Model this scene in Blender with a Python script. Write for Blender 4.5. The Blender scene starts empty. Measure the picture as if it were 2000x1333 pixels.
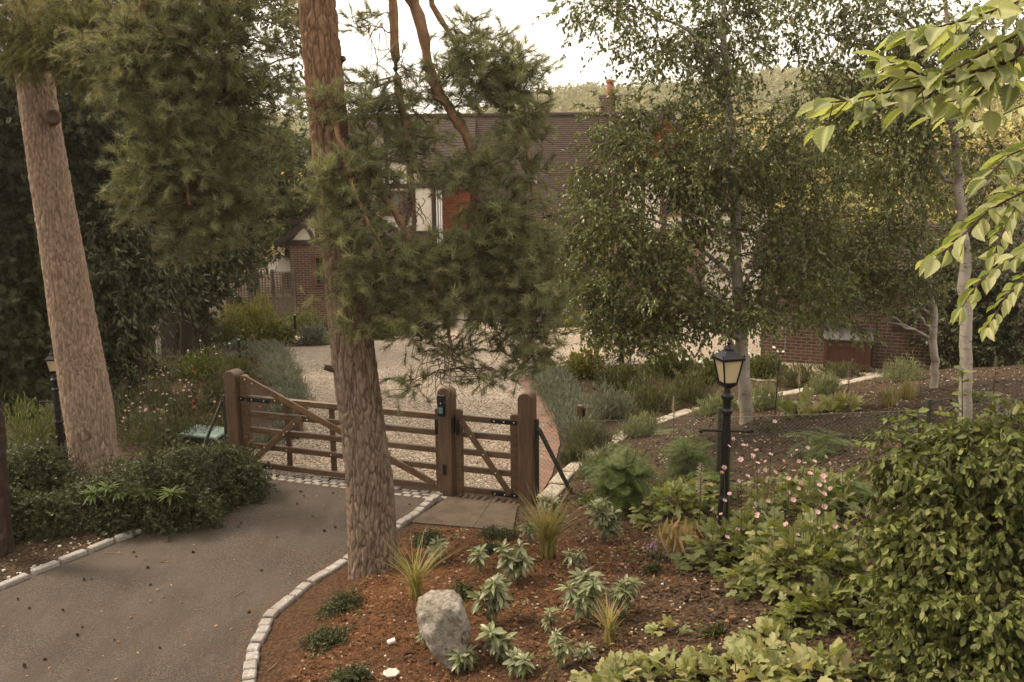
import bpy, math, random
import numpy as np
from mathutils import Vector, Matrix, noise, geometry

# ------------------------------------------------------------ camera, world, sun, exposure
C = bpy.context.scene.collection
SC = bpy.context.scene
F_PX, PITCH, ROLL, EYE = 1850.0, math.radians(10.2), math.radians(-0.6), 4.4
cam = bpy.data.objects.new('camera', bpy.data.cameras.new('camera')); C.objects.link(cam)
cam.data.sensor_width = 36; cam.data.lens = 36 * F_PX / 2000; cam.data.clip_end = 3000; cam.data.clip_start = .05
CM = Matrix.Rotation(math.pi / 2 - PITCH, 3, 'X') @ Matrix.Rotation(ROLL, 3, 'Z')
cam.matrix_world = Matrix.Translation((0, 0, EYE)) @ CM.to_4x4()
SC.camera = cam
SUN_EL, SUN_AZ = math.radians(46), math.radians(-72)      # azimuth from +Y towards +X: over the wood on the left
w = bpy.data.worlds.new("World"); SC.world = w; w.use_nodes = True
nt = w.node_tree; bg = nt.nodes['Background']
sky = nt.nodes.new('ShaderNodeTexSky'); sky.sky_type = 'NISHITA'; sky.sun_disc = False
sky.sun_elevation = SUN_EL; sky.sun_rotation = SUN_AZ
sky.dust_density = 3.0; sky.air_density = 1.0
mx = nt.nodes.new('ShaderNodeMix'); mx.data_type = 'RGBA'; mx.inputs[0].default_value = .86
nt.links.new(sky.outputs[0], mx.inputs[6]); mx.inputs[7].default_value = (15.3, 14.0, 12.1, 1)   # thin bright overcast over the sky
nt.links.new(mx.outputs[2], bg.inputs[0]); bg.inputs[1].default_value = 0.10
sl = bpy.data.lights.new('sun', 'SUN'); sl.energy = 3.6; sl.angle = math.radians(12); sl.color = (1, .84, .62)
sun = bpy.data.objects.new('sun', sl); C.objects.link(sun)
sd = Vector((math.sin(SUN_AZ) * math.cos(SUN_EL), math.cos(SUN_AZ) * math.cos(SUN_EL), math.sin(SUN_EL)))
sun.rotation_euler = sd.to_track_quat('Z', 'Y').to_euler()
SC.view_settings.view_transform = 'Standard'; SC.view_settings.look = 'None'
SC.view_settings.exposure = 0.66; SC.view_settings.gamma = 1
SC.render.engine = 'CYCLES'
SC.cycles.max_bounces = 6; SC.cycles.diffuse_bounces = 3; SC.cycles.glossy_bounces = 2
SC.cycles.transmission_bounces = 4; SC.cycles.transparent_max_bounces = 6; SC.cycles.volume_bounces = 1

# ------------------------------------------------------------ geometry helpers
def ray(px, py):
    d = CM @ Vector(((px - 1000) / F_PX, -(py - 666.5) / F_PX, -1)); return np.array(d)
def P(px, py, D):
    d = ray(px, py); t = D / d[1]; return np.array((0, 0, EYE)) + d * t
def Z(px, py, z=0.0):
    d = ray(px, py); t = (z - EYE) / d[2]; return np.array((0, 0, EYE)) + d * t
def ppm(p):                                             # photo pixels per metre at a point
    v = CM.transposed() @ (Vector(p) - Vector((0, 0, EYE))); return F_PX / (-v.z)
def inside(x, y, poly):
    r = np.zeros(np.shape(x), bool); n = len(poly)
    for i in range(n):
        x1, y1 = poly[i][:2]; x2, y2 = poly[(i + 1) % n][:2]
        if y1 == y2: continue
        c = ((y1 > y) != (y2 > y)) & (x < (x2 - x1) * (y - y1) / (y2 - y1) + x1); r ^= c
    return r
def pdist(x, y, line):
    d = np.full(np.shape(x), 1e9)
    for (x1, y1), (x2, y2) in zip(line[:-1], line[1:]):
        dx, dy = x2 - x1, y2 - y1; L = dx * dx + dy * dy + 1e-9
        t = np.clip(((x - x1) * dx + (y - y1) * dy) / L, 0, 1)
        d = np.minimum(d, np.hypot(x - x1 - t * dx, y - y1 - t * dy))
    return d
def g2(pts): return [tuple(Z(*p)[:2]) for p in pts]
KERB_R = g2([(480, 1400), (487, 1333), (497, 1270), (530, 1205), (600, 1148), (685, 1094), (780, 1030), (862, 968)])
SLAB = g2([(795, 1023), (866, 966), (1014, 980), (1004, 1042), (900, 1034)])
EDGE = g2([(1062, 985), (1090, 945), (1130, 905), (1220, 850), (1340, 808), (1500, 778), (1620, 757), (1740, 733), (1900, 715)])
KERB_L = g2([(-300, 1265), (-120, 1198), (0, 1150), (100, 1108), (210, 1064), (290, 1036), (400, 985), (515, 932)])
BANK = KERB_R[:-1] + [SLAB[4], SLAB[3], tuple(Z(1045, 988)[:2])] + EDGE
BANK_POLY = BANK + [(40, 24), (40, -40), (-2.6, -40)]
LEFT_POLY = KERB_L + [tuple(Z(452, 905)[:2]), tuple(Z(300, 850)[:2]), (-40, 19), (-40, 0)]
LEFT_LINE = KERB_L + [tuple(Z(452, 905)[:2])]
def h(x, y):
    x = np.asarray(x, float); y = np.asarray(y, float)
    z = -0.9 * np.clip((y - 21) / 15, 0, 1)
    ib = inside(x, y, BANK_POLY); db = pdist(x, y, BANK)
    z = z + np.where(ib, 2.0 * (1 - np.exp(-db / 7.0)) * np.clip((34 - y) / 14, 0, 1), 0)
    il = inside(x, y, LEFT_POLY); dl = pdist(x, y, LEFT_LINE)
    z = z + np.where(il, .35 * (1 - np.exp(-dl / 3.0)), 0)
    k = np.where(ib, np.clip(db / .6, 0, 1), 0) + np.where(il, np.clip(dl / .6, 0, 1), 0)
    z = z + k * (.035 * np.sin(x * 2.3 + 1.1 * np.sin(y * 1.7)) * np.sin(y * 2.9 + x) + .02 * np.sin(x * 7.1 + y * 3) * np.sin(y * 6.3 - x * 2))
    return z
def G(px, py):
    d = ray(px, py); lo, hi = 2.0, 400.0
    o = np.array((0, 0, EYE)); t = np.linspace(lo, 60, 500); p = o + d * t[:, None]
    b = p[:, 2] < h(p[:, 0], p[:, 1]); i = int(np.argmax(b)) if b.any() else 499
    a, c = t[max(i - 1, 0)], t[i]
    for _ in range(18):
        m = (a + c) / 2; q = o + d * m
        if q[2] < h(q[0], q[1]): c = m
        else: a = m
    return o + d * a
def nrm(v): return v / np.maximum(np.linalg.norm(v, axis=-1, keepdims=True), 1e-9)

class MB:
    def __init__(s): s.V = []; s.F = []; s.n = 0; s.A = []
    def add(s, V, Fs, a=None):
        V = np.asarray(V, float).reshape(-1, 3); Fs = Fs if isinstance(Fs, list) else [Fs]
        for f in Fs:
            if len(f): s.F.append(np.asarray(f, int) + s.n)
        s.V.append(V); s.n += len(V)
        s.A.append(np.zeros(len(V)) if a is None else np.asarray(a, float)); return s
    def box(s, c, size, R=None, bev=.0):
        x, y, z = np.array(size) / 2
        if bev <= 0:
            V = np.array([(sx * x, sy * y, sz * z) for sz in (-1, 1) for sy in (-1, 1) for sx in (-1, 1)])
            Fq = [[0, 2, 3, 1], [4, 5, 7, 6], [0, 1, 5, 4], [2, 6, 7, 3], [0, 4, 6, 2], [1, 3, 7, 5]]
            if R is not None: V = V @ np.array(R).T
            return s.add(V + np.array(c), np.array(Fq))
        bm = bmesh_box(size, bev); V, Fl = bm
        if R is not None: V = V @ np.array(R).T
        return s.add(V + np.array(c), Fl)
    def beam(s, a, b, wdt, hgt, up=(0, 0, 1), bev=.0):     # box from a to b, wdt sideways, hgt along up
        a = np.array(a, float); b = np.array(b, float); L = np.linalg.norm(b - a); y = (b - a) / L
        x = nrm(np.cross(y, up)); z = np.cross(x, y)
        return s.box((a + b) / 2, (wdt, L, hgt), np.stack([x, y, z], 1), bev)
    def tube(s, pts, r, k=8, cap=True):
        pts = np.asarray(pts, float); r = np.broadcast_to(np.asarray(r, float), (len(pts),))
        V, Fq = vtubes(pts[None], r[None], k); s.add(V, Fq)
        if cap:
            b = s.n - len(V.reshape(-1, 3)); m = len(pts)
            s.F.append(np.array([list(range(b + k - 1, b - 1, -1))])); s.F.append(np.array([list(range(b + (m - 1) * k, b + m * k))]))
        return s
    def lathe(s, c, prof, k=16, R=None, ang0=0.0):
        c = np.array(c, float); a = np.arange(k) / k * 2 * math.pi + ang0
        V = np.concatenate([np.stack([r * np.cos(a), r * np.sin(a), np.full(k, z)], 1) for r, z in prof])
        i = np.arange(k); j = (i + 1) % k
        Fq = np.concatenate([np.stack([m * k + i, m * k + j, (m + 1) * k + j, (m + 1) * k + i], 1) for m in range(len(prof) - 1)])
        caps = [np.array([list(range(k - 1, -1, -1))]), np.array([list(range((len(prof) - 1) * k, len(prof) * k))])]
        if R is not None: V = V @ np.array(R).T
        return s.add(V + c, [Fq] + caps)
    def prism(s, poly, vec):                               # polygon (3D pts) extruded by vec
        p = np.array(poly, float); n = len(p); V = np.concatenate([p, p + np.array(vec)])
        i = np.arange(n); j = (i + 1) % n
        return s.add(V, [np.array([list(range(n - 1, -1, -1))]), np.array([list(range(n, 2 * n))]), np.stack([i, j, j + n, i + n], 1)])
    def build(s, name, mat, parent=None, loc=None, smooth=False, attr=None):
        V = np.concatenate(s.V); base = np.zeros(3)
        if parent is not None: base = np.array(wloc(parent))
        elif loc is not None: base = np.array(loc, float)
        me = bpy.data.meshes.new(name); V = V - base
        me.vertices.add(len(V)); me.vertices.foreach_set('co', V.astype(np.float32).ravel())
        tot = np.concatenate([np.full(len(f), f.shape[1]) for f in s.F]); li = np.concatenate([f.ravel() for f in s.F])
        me.loops.add(len(li)); me.loops.foreach_set('vertex_index', li.astype(np.int32))
        st = np.concatenate([[0], np.cumsum(tot)[:-1]])
        me.polygons.add(len(tot)); me.polygons.foreach_set('loop_start', st.astype(np.int32)); me.polygons.foreach_set('loop_total', tot.astype(np.int32))
        me.polygons.foreach_set('use_smooth', np.full(len(tot), smooth))
        me.update(calc_edges=True)
        attr = attr or ('tone' if any(np.any(x) for x in s.A) else None)
        if attr:
            at = me.attributes.new(attr, 'FLOAT', 'POINT'); at.data.foreach_set('value', np.concatenate(s.A).astype(np.float32))
        me.materials.append(mat)
        o = bpy.data.objects.new(name, me); C.objects.link(o)
        if parent is not None: o.parent = parent
        else: o.location = base
        return o
_bb = {}
def bmesh_box(size, bev):
    import bmesh
    key = (tuple(np.round(size, 4)), round(bev, 4))
    if key in _bb: return _bb[key]
    bm = bmesh.new(); bmesh.ops.create_cube(bm, size=1)
    for v in bm.verts: v.co = Vector((v.co.x * size[0], v.co.y * size[1], v.co.z * size[2]))
    bmesh.ops.bevel(bm, geom=bm.edges[:] + bm.verts[:], offset=bev, segments=1, affect='EDGES')
    bm.verts.index_update(); V = np.array([v.co[:] for v in bm.verts]); by = {}
    for f in bm.faces: by.setdefault(len(f.verts), []).append([v.index for v in f.verts])
    bm.free(); _bb[key] = (V, [np.array(x) for x in by.values()]); return _bb[key]
def wloc(o):
    v = Vector((0, 0, 0))
    while o is not None: v += o.location; o = o.parent
    return v
def vtubes(Pn, R, k=3):                                   # N polylines of m points each -> tubes
    N, m, _ = Pn.shape; T = np.empty_like(Pn)
    T[:, 1:-1] = Pn[:, 2:] - Pn[:, :-2]; T[:, 0] = Pn[:, 1] - Pn[:, 0]; T[:, -1] = Pn[:, -1] - Pn[:, -2]; T = nrm(T)
    ref = np.where(np.abs(T[:, :1, 2:3]) > .9, np.array([1., 0, 0]), np.array([0, 0, 1.])); ref = np.broadcast_to(ref, T.shape)
    X = nrm(np.cross(T, ref)); Y = np.cross(T, X)
    a = np.arange(k) / k * 2 * math.pi
    V = Pn[:, :, None] + R[:, :, None, None] * (np.cos(a)[:, None] * X[:, :, None] + np.sin(a)[:, None] * Y[:, :, None])
    n = np.arange(N)[:, None, None] * (m * k); r = np.arange(m - 1)[None, :, None] * k; i = np.arange(k)[None, None]; j = (i + 1) % k
    Fq = np.stack([n + r + j, n + r + i, n + r + k + i, n + r + k + j], -1).reshape(-1, 4)
    return V.reshape(-1, 3), Fq
def place(T, pos, axis, normal, sc):                       # template (V,F) at N places
    V, Fs = T; Y = nrm(axis); X = nrm(np.cross(Y, normal)); Zn = np.cross(X, Y); sc = np.broadcast_to(np.asarray(sc, float), (len(pos),))
    W = pos[:, None] + sc[:, None, None] * (V[None, :, 0:1] * X[:, None] + V[None, :, 1:2] * Y[:, None] + V[None, :, 2:3] * Zn[:, None])
    off = (np.arange(len(pos)) * len(V))[:, None, None]
    return W.reshape(-1, 3), [(np.asarray(f)[None] + off).reshape(-1, len(f[0])) for f in Fs]
def rnd(rg, n): return nrm(rg.normal(size=(n, 3)))

# ------------------------------------------------------------ tagging
def tag(o, label=None, cat=None, group=None, kind=None):
    if label: o['label'] = label
    if cat: o['category'] = cat
    if group: o['group'] = group
    if kind: o['kind'] = kind
    return o
def thing(name, label, cat, loc, group=None):
    o = bpy.data.objects.new(name, None); C.objects.link(o); o.location = Vector([float(v) for v in loc]); o.empty_display_size = .2
    return tag(o, label, cat, group)
def dup(root, loc, label=None, rz=0.0, s=1.0):
    r = root.copy(); C.objects.link(r); r.location = Vector([float(v) for v in loc]); r.rotation_euler = (0, 0, rz); r.scale = (s, s, s)
    if label: r['label'] = label
    for ch in list(root.children):
        c = ch.copy(); C.objects.link(c); c.parent = r
        for g in ch.children:
            d = g.copy(); C.objects.link(d); d.parent = c
    return r

# ------------------------------------------------------------ materials
class NM:
    def __init__(s, name, rough=.8, spec=.3):
        s.m = bpy.data.materials.new(name); s.m.use_nodes = True; s.t = s.m.node_tree; s.b = s.t.nodes['Principled BSDF']; s.out = s.t.nodes['Material Output']
        s.b.inputs['Roughness'].default_value = rough; s.b.inputs['Specular IOR Level'].default_value = spec
    def n(s, typ, **kw):
        x = s.t.nodes.new('ShaderNode' + typ)
        for k, v in kw.items():
            if k[0] == 'i' and k[1:].isdigit(): x.inputs[int(k[1:])].default_value = v
            else: setattr(x, k, v)
        return x
    def l(s, a, b): s.t.links.new(a, b)
    def co(s, scale=(1, 1, 1), rot=(0, 0, 0), kind='Object'):
        t = s.n('TexCoord'); m = s.n('Mapping'); s.l(t.outputs[kind], m.inputs[0]); m.inputs['Scale'].default_value = scale; m.inputs['Rotation'].default_value = rot; return m.outputs[0]
    def noise(s, vec, scale, detail=4, rough=.6):
        x = s.n('TexNoise'); x.inputs['Scale'].default_value = scale; x.inputs['Detail'].default_value = detail; x.inputs['Roughness'].default_value = rough; s.l(vec, x.inputs[0]); return x.outputs[0]
    def ramp(s, fac, stops, interp='LINEAR'):
        r = s.n('ValToRGB'); cr = r.color_ramp; cr.interpolation = interp
        while len(cr.elements) < len(stops): cr.elements.new(.5)
        for e, (p, c) in zip(cr.elements, stops): e.position = p; e.color = (*c, 1) if len(c) == 3 else c
        s.l(fac, r.inputs[0]); return r.outputs[0]
    def mix(s, fac, a, b, mode='MIX'):
        x = s.n('Mix', data_type='RGBA', blend_type=mode)
        for i, v in ((0, fac), (6, a), (7, b)):
            if isinstance(v, (int, float)): x.inputs[i].default_value = v
            elif isinstance(v, tuple): x.inputs[i].default_value = (*v, 1)
            else: s.l(v, x.inputs[i])
        return x.outputs[2]
    def math(s, op, a, b=0.0, c=None):
        x = s.n('Math', operation=op)
        for i, v in ((0, a), (1, b)) + (((2, c),) if c is not None else ()):
            if isinstance(v, (int, float)): x.inputs[i].default_value = v
            else: s.l(v, x.inputs[i])
        return x.outputs[0]
    def bump(s, hgt, strength=.5, dist=.01):
        x = s.n('Bump'); x.inputs['Strength'].default_value = strength; x.inputs['Distance'].default_value = dist; s.l(hgt, x.inputs['Height']); s.l(x.outputs[0], s.b.inputs['Normal'])
    def col(s, c):
        if isinstance(c, tuple): s.b.inputs['Base Color'].default_value = (*c, 1)
        else: s.l(c, s.b.inputs['Base Color'])
        return s.m
def leafmat(name, cols, transl=.35, rough=.55, spec=.35, vein=None, tcol=1.5):
    m = NM(name, rough, spec); g = m.n('NewGeometry'); n = len(cols)
    c = m.ramp(g.outputs['Random Per Island'], [(i / max(n - 1, 1), x) for i, x in enumerate(cols)])
    tn = m.n('Attribute', attribute_name='tone'); k_ = m.math('ADD', tn.outputs['Fac'], 1.0); cc_ = m.n('CombineColor'); [m.l(k_, cc_.inputs[i]) for i in range(3)]; c = m.mix(1.0, c, cc_.outputs[0], 'MULTIPLY')
    m.col(c)
    if transl:
        t = m.n('BsdfTranslucent'); m.l(m.mix(1.0, c, (tcol, tcol, tcol * .55), 'MULTIPLY'), t.inputs[0])
        x = m.n('MixShader'); x.inputs[0].default_value = transl; m.l(m.b.outputs[0], x.inputs[1]); m.l(t.outputs[0], x.inputs[2]); m.l(x.outputs[0], m.out.inputs[0])
    return m.m
def simple(name, c, rough=.6, spec=.3, var=.25, scale=6, metal=0):
    m = NM(name, rough, spec); n = m.noise(m.co(), scale, 5)
    m.b.inputs['Metallic'].default_value = metal
    return m.col(m.ramp(n, [(.3, tuple(v * (1 - var) for v in c)), (.7, tuple(min(v * (1 + var), 1) for v in c))]))

M = {}
# --- ground kinds
m = NM('asphalt', .85, .2); co = m.co()
a = m.noise(co, 55, 3, .7); b = m.noise(co, .7, 5, .6); c_ = m.noise(co, 4, 4, .6)
c1 = m.ramp(a, [(.36, (.026, .019, .015)), (.5, (.055, .043, .034)), (.64, (.110, .089, .072))])
c1 = m.mix(m.ramp(b, [(.4, (0, 0, 0)), (.62, (.6,) * 3)]), c1, (.086, .069, .056))
c1 = m.mix(m.ramp(c_, [(.5, (0, 0, 0)), (.75, (.35,) * 3)]), c1, (.062, .042, .030))
d_ = m.noise(m.co((1.2, .28, 1), (0, 0, -.75)), 1.4, 6, .7); c1 = m.mix(m.ramp(d_, [(.46, (0,) * 3), (.60, (.55,) * 3)]), c1, (.046, .034, .026))
e_ = m.noise(co, 1.9, 8, .8); c1 = m.mix(m.ramp(e_, [(.60, (0,) * 3), (.66, (.4,) * 3)]), c1, (.10, .085, .072))
v = m.n('TexVoronoi'); v.inputs['Scale'].default_value = 95; m.l(co, v.inputs[0])
M['asphalt'] = m.col(c1); m.bump(v.outputs[0], .6, .006)
m = NM('gravel', .9, .2); co = m.co()
v = m.n('TexVoronoi'); v.inputs['Scale'].default_value = 38; v.inputs['Randomness'].default_value = 1; m.l(co, v.inputs[0])
sep = m.n('SeparateColor'); m.l(v.outputs['Color'], sep.inputs[0])
c1 = m.ramp(sep.outputs[0], [(0, (.075, .055, .04)), (.3, (.215, .168, .125)), (.62, (.31, .25, .19)), (.9, (.42, .36, .29)), (1, (.50, .46, .40))])
b = m.noise(co, .45, 6, .65)
c1 = m.mix(m.ramp(b, [(.42, (.0,) * 3), (.68, (.6,) * 3)]), c1, (.185, .140, .105))
b2 = m.noise(co, 9, 5, .8); c1 = m.mix(m.ramp(b2, [(.56, (0, 0, 0)), (.7, (.5,) * 3)]), c1, (.17, .12, .085))
M['gravel'] = m.col(c1); m.bump(v.outputs[0], .9, -.012)
m = NM('soil', .95, .1); co = m.co()
a = m.noise(co, 28, 8, .75); b = m.noise(co, 1.1, 4, .6)
dark = m.ramp(a, [(.36, (.014, .009, .006)), (.5, (.060, .040, .026)), (.63, (.15, .105, .072))])
red = m.ramp(a, [(.33, (.026, .015, .010)), (.5, (.080, .042, .023)), (.66, (.155, .088, .052))])
pine_xy = Z(735, 1140)
vd = m.n('VectorMath', operation='DISTANCE'); m.l(m.co(), vd.inputs[0]); vd.inputs[1].default_value = (pine_xy[0] + .5, pine_xy[1] - .8, .2)
f = m.math('ADD', vd.outputs['Value'], m.math('MULTIPLY', b, 2.4))
f = m.ramp(m.math('MULTIPLY', f, .1), [(.24, (1, 1, 1)), (.42, (0, 0, 0))])
M['soil'] = m.col(m.mix(f, dark, red)); m.bump(a, 1.0, .04)
m = NM('grass_far', .95, .1); co = m.co(); a = m.noise(co, .05, 6, .7)
M['grass_far'] = m.col(m.ramp(a, [(.35, (.05, .055, .02)), (.65, (.11, .105, .04))]))
m = NM('paving', .8, .25); co = m.co(); a = m.noise(co, 3.5, 7, .7); a2 = m.noise(co, 60, 3, .6)
c1 = m.ramp(a, [(.35, (.052, .038, .026)), (.6, (.100, .074, .052))]); c1 = m.mix(m.ramp(a2, [(.5, (0,) * 3), (.8, (.5,) * 3)]), c1, (.09, .07, .05))
M['paving'] = m.col(c1); m.bump(a2, .4, .004)
m = NM('granite', .85, .3); co = m.co(); a = m.noise(co, 45, 5, .75); b = m.noise(co, 3, 3); g = m.n('NewGeometry')
c1 = m.ramp(a, [(.35, (.17, .155, .145)), (.55, (.33, .31, .295)), (.7, (.50, .48, .46))])
c1 = m.mix(m.math('MULTIPLY', g.outputs['Random Per Island'], .55), c1, (.24, .205, .175))
M['granite'] = m.col(m.mix(m.ramp(b, [(.45, (0,) * 3), (.7, (.5,) * 3)]), c1, (.17, .14, .11))); m.bump(a, .5, .008)
m = NM('sandstone', .9, .2); co = m.co(); a = m.noise(co, 9, 6, .7)
M['sandstone'] = m.col(m.ramp(a, [(.35, (.24, .20, .155)), (.65, (.42, .37, .30))])); m.bump(a, .4, .01)
def brick(name, c1, c2, mort, rot=(0, 0, 0), w=.225, hh=.075, msz=.010):
    m = NM(name, .85, .2); co = m.co(); sx = m.n('SeparateXYZ'); m.l(co, sx.inputs[0]); cb = m.n('CombineXYZ')
    m.l(m.math('ADD', sx.outputs[0], sx.outputs[1]), cb.inputs[0]); m.l(sx.outputs[2], cb.inputs[1])
    br = m.n('TexBrick'); m.l(cb.outputs[0], br.inputs[0]); br.inputs['Scale'].default_value = 1; br.inputs['Brick Width'].default_value = w; br.inputs['Row Height'].default_value = hh
    br.inputs['Mortar Size'].default_value = msz; br.inputs['Mortar Smooth'].default_value = .2; br.inputs['Bias'].default_value = -.1
    br.inputs['Color1'].default_value = (*c1, 1); br.inputs['Color2'].default_value = (*c2, 1); br.inputs['Mortar'].default_value = (*mort, 1)
    n = m.noise(co, 14, 5, .7); n2 = m.noise(co, 1.2, 4, .6)
    c = m.mix(m.ramp(n, [(.35, (0,) * 3), (.75, (.55,) * 3)]), br.outputs[0], tuple(v * .45 for v in c1))
    c = m.mix(m.ramp(n2, [(.45, (0,) * 3), (.75, (.4,) * 3)]), c, tuple(v * .8 for v in mort))
    m.col(c); m.bump(m.math('SUBTRACT', n, br.outputs['Fac']), .7, .012); return m.m
M['brick'] = brick('brick', (.125, .058, .038), (.072, .038, .028), (.25, .20, .155))
M['brick_dark'] = brick('brick_dark', (.165, .075, .048), (.085, .045, .034), (.23, .18, .14))
M['paver'] = brick('paver', (.26, .15, .11), (.19, .12, .09), (.11, .085, .065), hh=.11)
def tiles(name, c1, c2):
    m = NM(name, .8, .3); co = m.co(); sx = m.n('SeparateXYZ'); m.l(co, sx.inputs[0])
    g = m.n('NewGeometry'); n = m.noise(co, 1.1, 6, .7); n2 = m.noise(co, 12, 3, .6)
    wv = m.math('FRACT', m.math('MULTIPLY', m.math('ADD', sx.outputs[0], m.math('MULTIPLY', g.outputs['Random Per Island'], 3.1)), 6.0))
    joint = m.ramp(wv, [(0, (1, 1, 1)), (.09, (0, 0, 0))])
    wn = m.n('TexWhiteNoise', noise_dimensions='2D'); cb = m.n('CombineXYZ')
    m.l(m.math('FLOOR', m.math('MULTIPLY', m.math('ADD', sx.outputs[0], m.math('MULTIPLY', g.outputs['Random Per Island'], 3.1)), 6.0)), cb.inputs[0]); m.l(g.outputs['Random Per Island'], cb.inputs[1]); m.l(cb.outputs[0], wn.inputs[0])
    c = m.mix(wn.outputs[0], c1, c2); c = m.mix(m.ramp(n, [(.4, (0,) * 3), (.7, (.6,) * 3)]), c, tuple(v * .62 for v in c2))
    c = m.mix(m.ramp(n2, [(.6, (0,) * 3), (.8, (.35,) * 3)]), c, (.055, .050, .036))
    c = m.mix(joint, c, tuple(v * .4 for v in c1)); return m.col(c)
M['roof'] = tiles('roof_tiles', (.050, .026, .018), (.030, .018, .013))
M['tile_hung'] = brick('tile_hung', (.30, .085, .038), (.19, .055, .030), (.07, .03, .02), w=.17, hh=.11, msz=.008)
def wood(name, dark, lite, rough=.55, sc=(30, 30, 2.2)):
    m = NM(name, rough, .4); co = m.co(sc); a = m.noise(co, 1, 6, .7); b = m.noise(m.co(), 2.2, 4, .6)
    c = m.ramp(a, [(.34, dark), (.66, lite)]); c = m.mix(m.ramp(b, [(.4, (0,) * 3), (.72, (.6,) * 3)]), c, tuple(v * .55 for v in dark))
    m.col(c); m.bump(a, .35, .004); return m.m
M['post_wood'] = wood('post_wood', (.062, .034, .018), (.140, .082, .047))
M['rail_wood'] = wood('rail_wood', (.080, .037, .018), (.17, .088, .046), .45, (4, 4, 30))
M['rail_wood'] = wood('rail_wood', (.064, .036, .019), (.150, .088, .049), .42, (3, 18, 30))
M['brace_wood'] = wood('brace_wood', (.076, .042, .021), (.165, .094, .050), .45, (9, 9, 9))
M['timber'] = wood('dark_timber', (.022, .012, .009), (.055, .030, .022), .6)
M['frame_wood'] = wood('frame_wood', (.12, .038, .018), (.24, .080, .035), .5)
M['box_wood'] = wood('box_wood', (.055, .020, .012), (.095, .038, .022), .6)
M['grey_wood'] = wood('grey_wood', (.085, .066, .05), (.17, .14, .11), .8)
M['render'] = simple('cream_render', (.66, .59, .49), .9, .1, .10, 3)
M['white'] = simple('white_paint', (.72, .70, .66), .5, .3, .06)
M['black'] = simple('black_iron', (.010, .009, .009), .42, .25, .35, 20)
M['black_gloss'] = simple('black_gloss', (.010, .009, .009), .22, .5, .3, 20)
M['steel'] = simple('bolt_steel', (.62, .6, .57), .3, .6, .1, 20, .8)
M['wire'] = simple('wire', (.10, .10, .085), .55, .4, .3, 20, .3)
M['green_stake'] = simple('painted_angle_iron', (.030, .032, .020), .6, .4, .35, 12)
M['lantern_glass'] = simple('lantern_glass', (.50, .40, .26), .35, .4, .12, 9)
M['window_glass'] = simple('window_glass', (.020, .026, .026), .06, .9, .5, 1.5)
M['curtain'] = simple('curtain', (.40, .42, .43), .9, .1, .2, 8)
M['lead'] = simple('lead', (.075, .072, .072), .6, .4, .3, 5)
M['pot'] = simple('chimney_pot', (.28, .12, .075), .8, .2, .3, 5)
M['teal'] = simple('pale_green_lid', (.21, .27, .235), .6, .3, .25, 7)
M['green_box'] = simple('dark_green_plastic', (.02, .035, .025), .5, .4, .2, 7)
M['keypad'] = simple('keypad', (.12, .30, .30), .4, .4, .1, 7)
M['chalk'] = simple('chalk', (.46, .43, .39), .9, .2, .25, 8)
M['pipe'] = simple('dark_pipe', (.022, .019, .017), .4, .4, .2, 8)
M['blue_pipe'] = simple('pale_blue_pipe', (.18, .23, .26), .5, .4, .2, 8)
m = NM('boulder', .95, .2); co = m.co(); a = m.noise(co, 5, 8, .7); b = m.noise(co, 22, 6, .75)
sx = m.n('NewGeometry'); sn = m.n('SeparateXYZ'); m.l(sx.outputs['Normal'], sn.inputs[0])
c1 = m.ramp(b, [(.34, (.09, .078, .062)), (.5, (.23, .20, .165)), (.68, (.40, .365, .31))])
c1 = m.mix(m.ramp(a, [(.50, (0,) * 3), (.60, (.75,) * 3)]), c1, (.47, .43, .38)); c1 = m.mix(m.ramp(m.noise(co, 11, 6, .8), [(.55, (0,) * 3), (.66, (.8,) * 3)]), c1, (.085, .075, .055))
M['boulder'] = m.col(c1); m.bump(b, 1.0, .03)
def bark(name, low, high, crack, z0, z1, sc=26):
    m = NM(name, .9, .15); co = m.co((sc, sc, sc * .35)); a = m.noise(co, 1, 7, .75); b = m.noise(m.co(), 2.0, 4, .6)
    at = m.n('Attribute', attribute_name='plate'); sx = m.n('SeparateXYZ'); m.l(m.co(), sx.inputs[0])
    f = m.math('MULTIPLY', m.math('SUBTRACT', m.math('ADD', sx.outputs[2], m.math('MULTIPLY', b, 2.5)), z0 + 1.2), 1 / (z1 - z0))
    lo = m.ramp(a, [(.33, tuple(v * .55 for v in low)), (.5, low), (.68, tuple(v * 1.7 for v in low))])
    hi = m.ramp(a, [(.33, tuple(v * .55 for v in high)), (.5, high), (.68, tuple(v * 1.55 for v in high))])
    c = m.mix(m.ramp(f, [(0, (0,) * 3), (1, (1,) * 3)]), lo, hi)
    c = m.mix(m.ramp(at.outputs['Fac'], [(.0, (.9,) * 3), (.22, (.5,) * 3), (.5, (0,) * 3)]), c, crack)
    m.col(c); m.bump(a, .7, .012); return m.m
M['pine_bark'] = bark('pine_bark', (.175, .128, .096), (.185, .108, .066), (.062, .036, .024), 2.2, 5.0)
M['pale_bark'] = bark('pale_bark', (.255, .185, .140), (.26, .175, .125), (.12, .08, .058), 0, 8, 30)
m = NM('birch_bark', .7, .25); co = m.co((7, 7, 34)); a = m.noise(co, 1, 5, .7); b = m.noise(m.co(), 3, 5, .7)
c1 = m.ramp(b, [(.35, (.22, .18, .145)), (.65, (.39, .345, .295))]); M['birch_bark'] = m.col(m.mix(m.ramp(a, [(.58, (0,) * 3), (.66, (.9,) * 3)]), c1, (.045, .035, .028))); m.bump(a, .4, .006)
M['twig'] = simple('twig', (.075, .05, .035), .9, .1, .4, 10)
M['dark_twig'] = simple('dark_twig', (.032, .023, .016), .9, .1, .4, 10)
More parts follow.
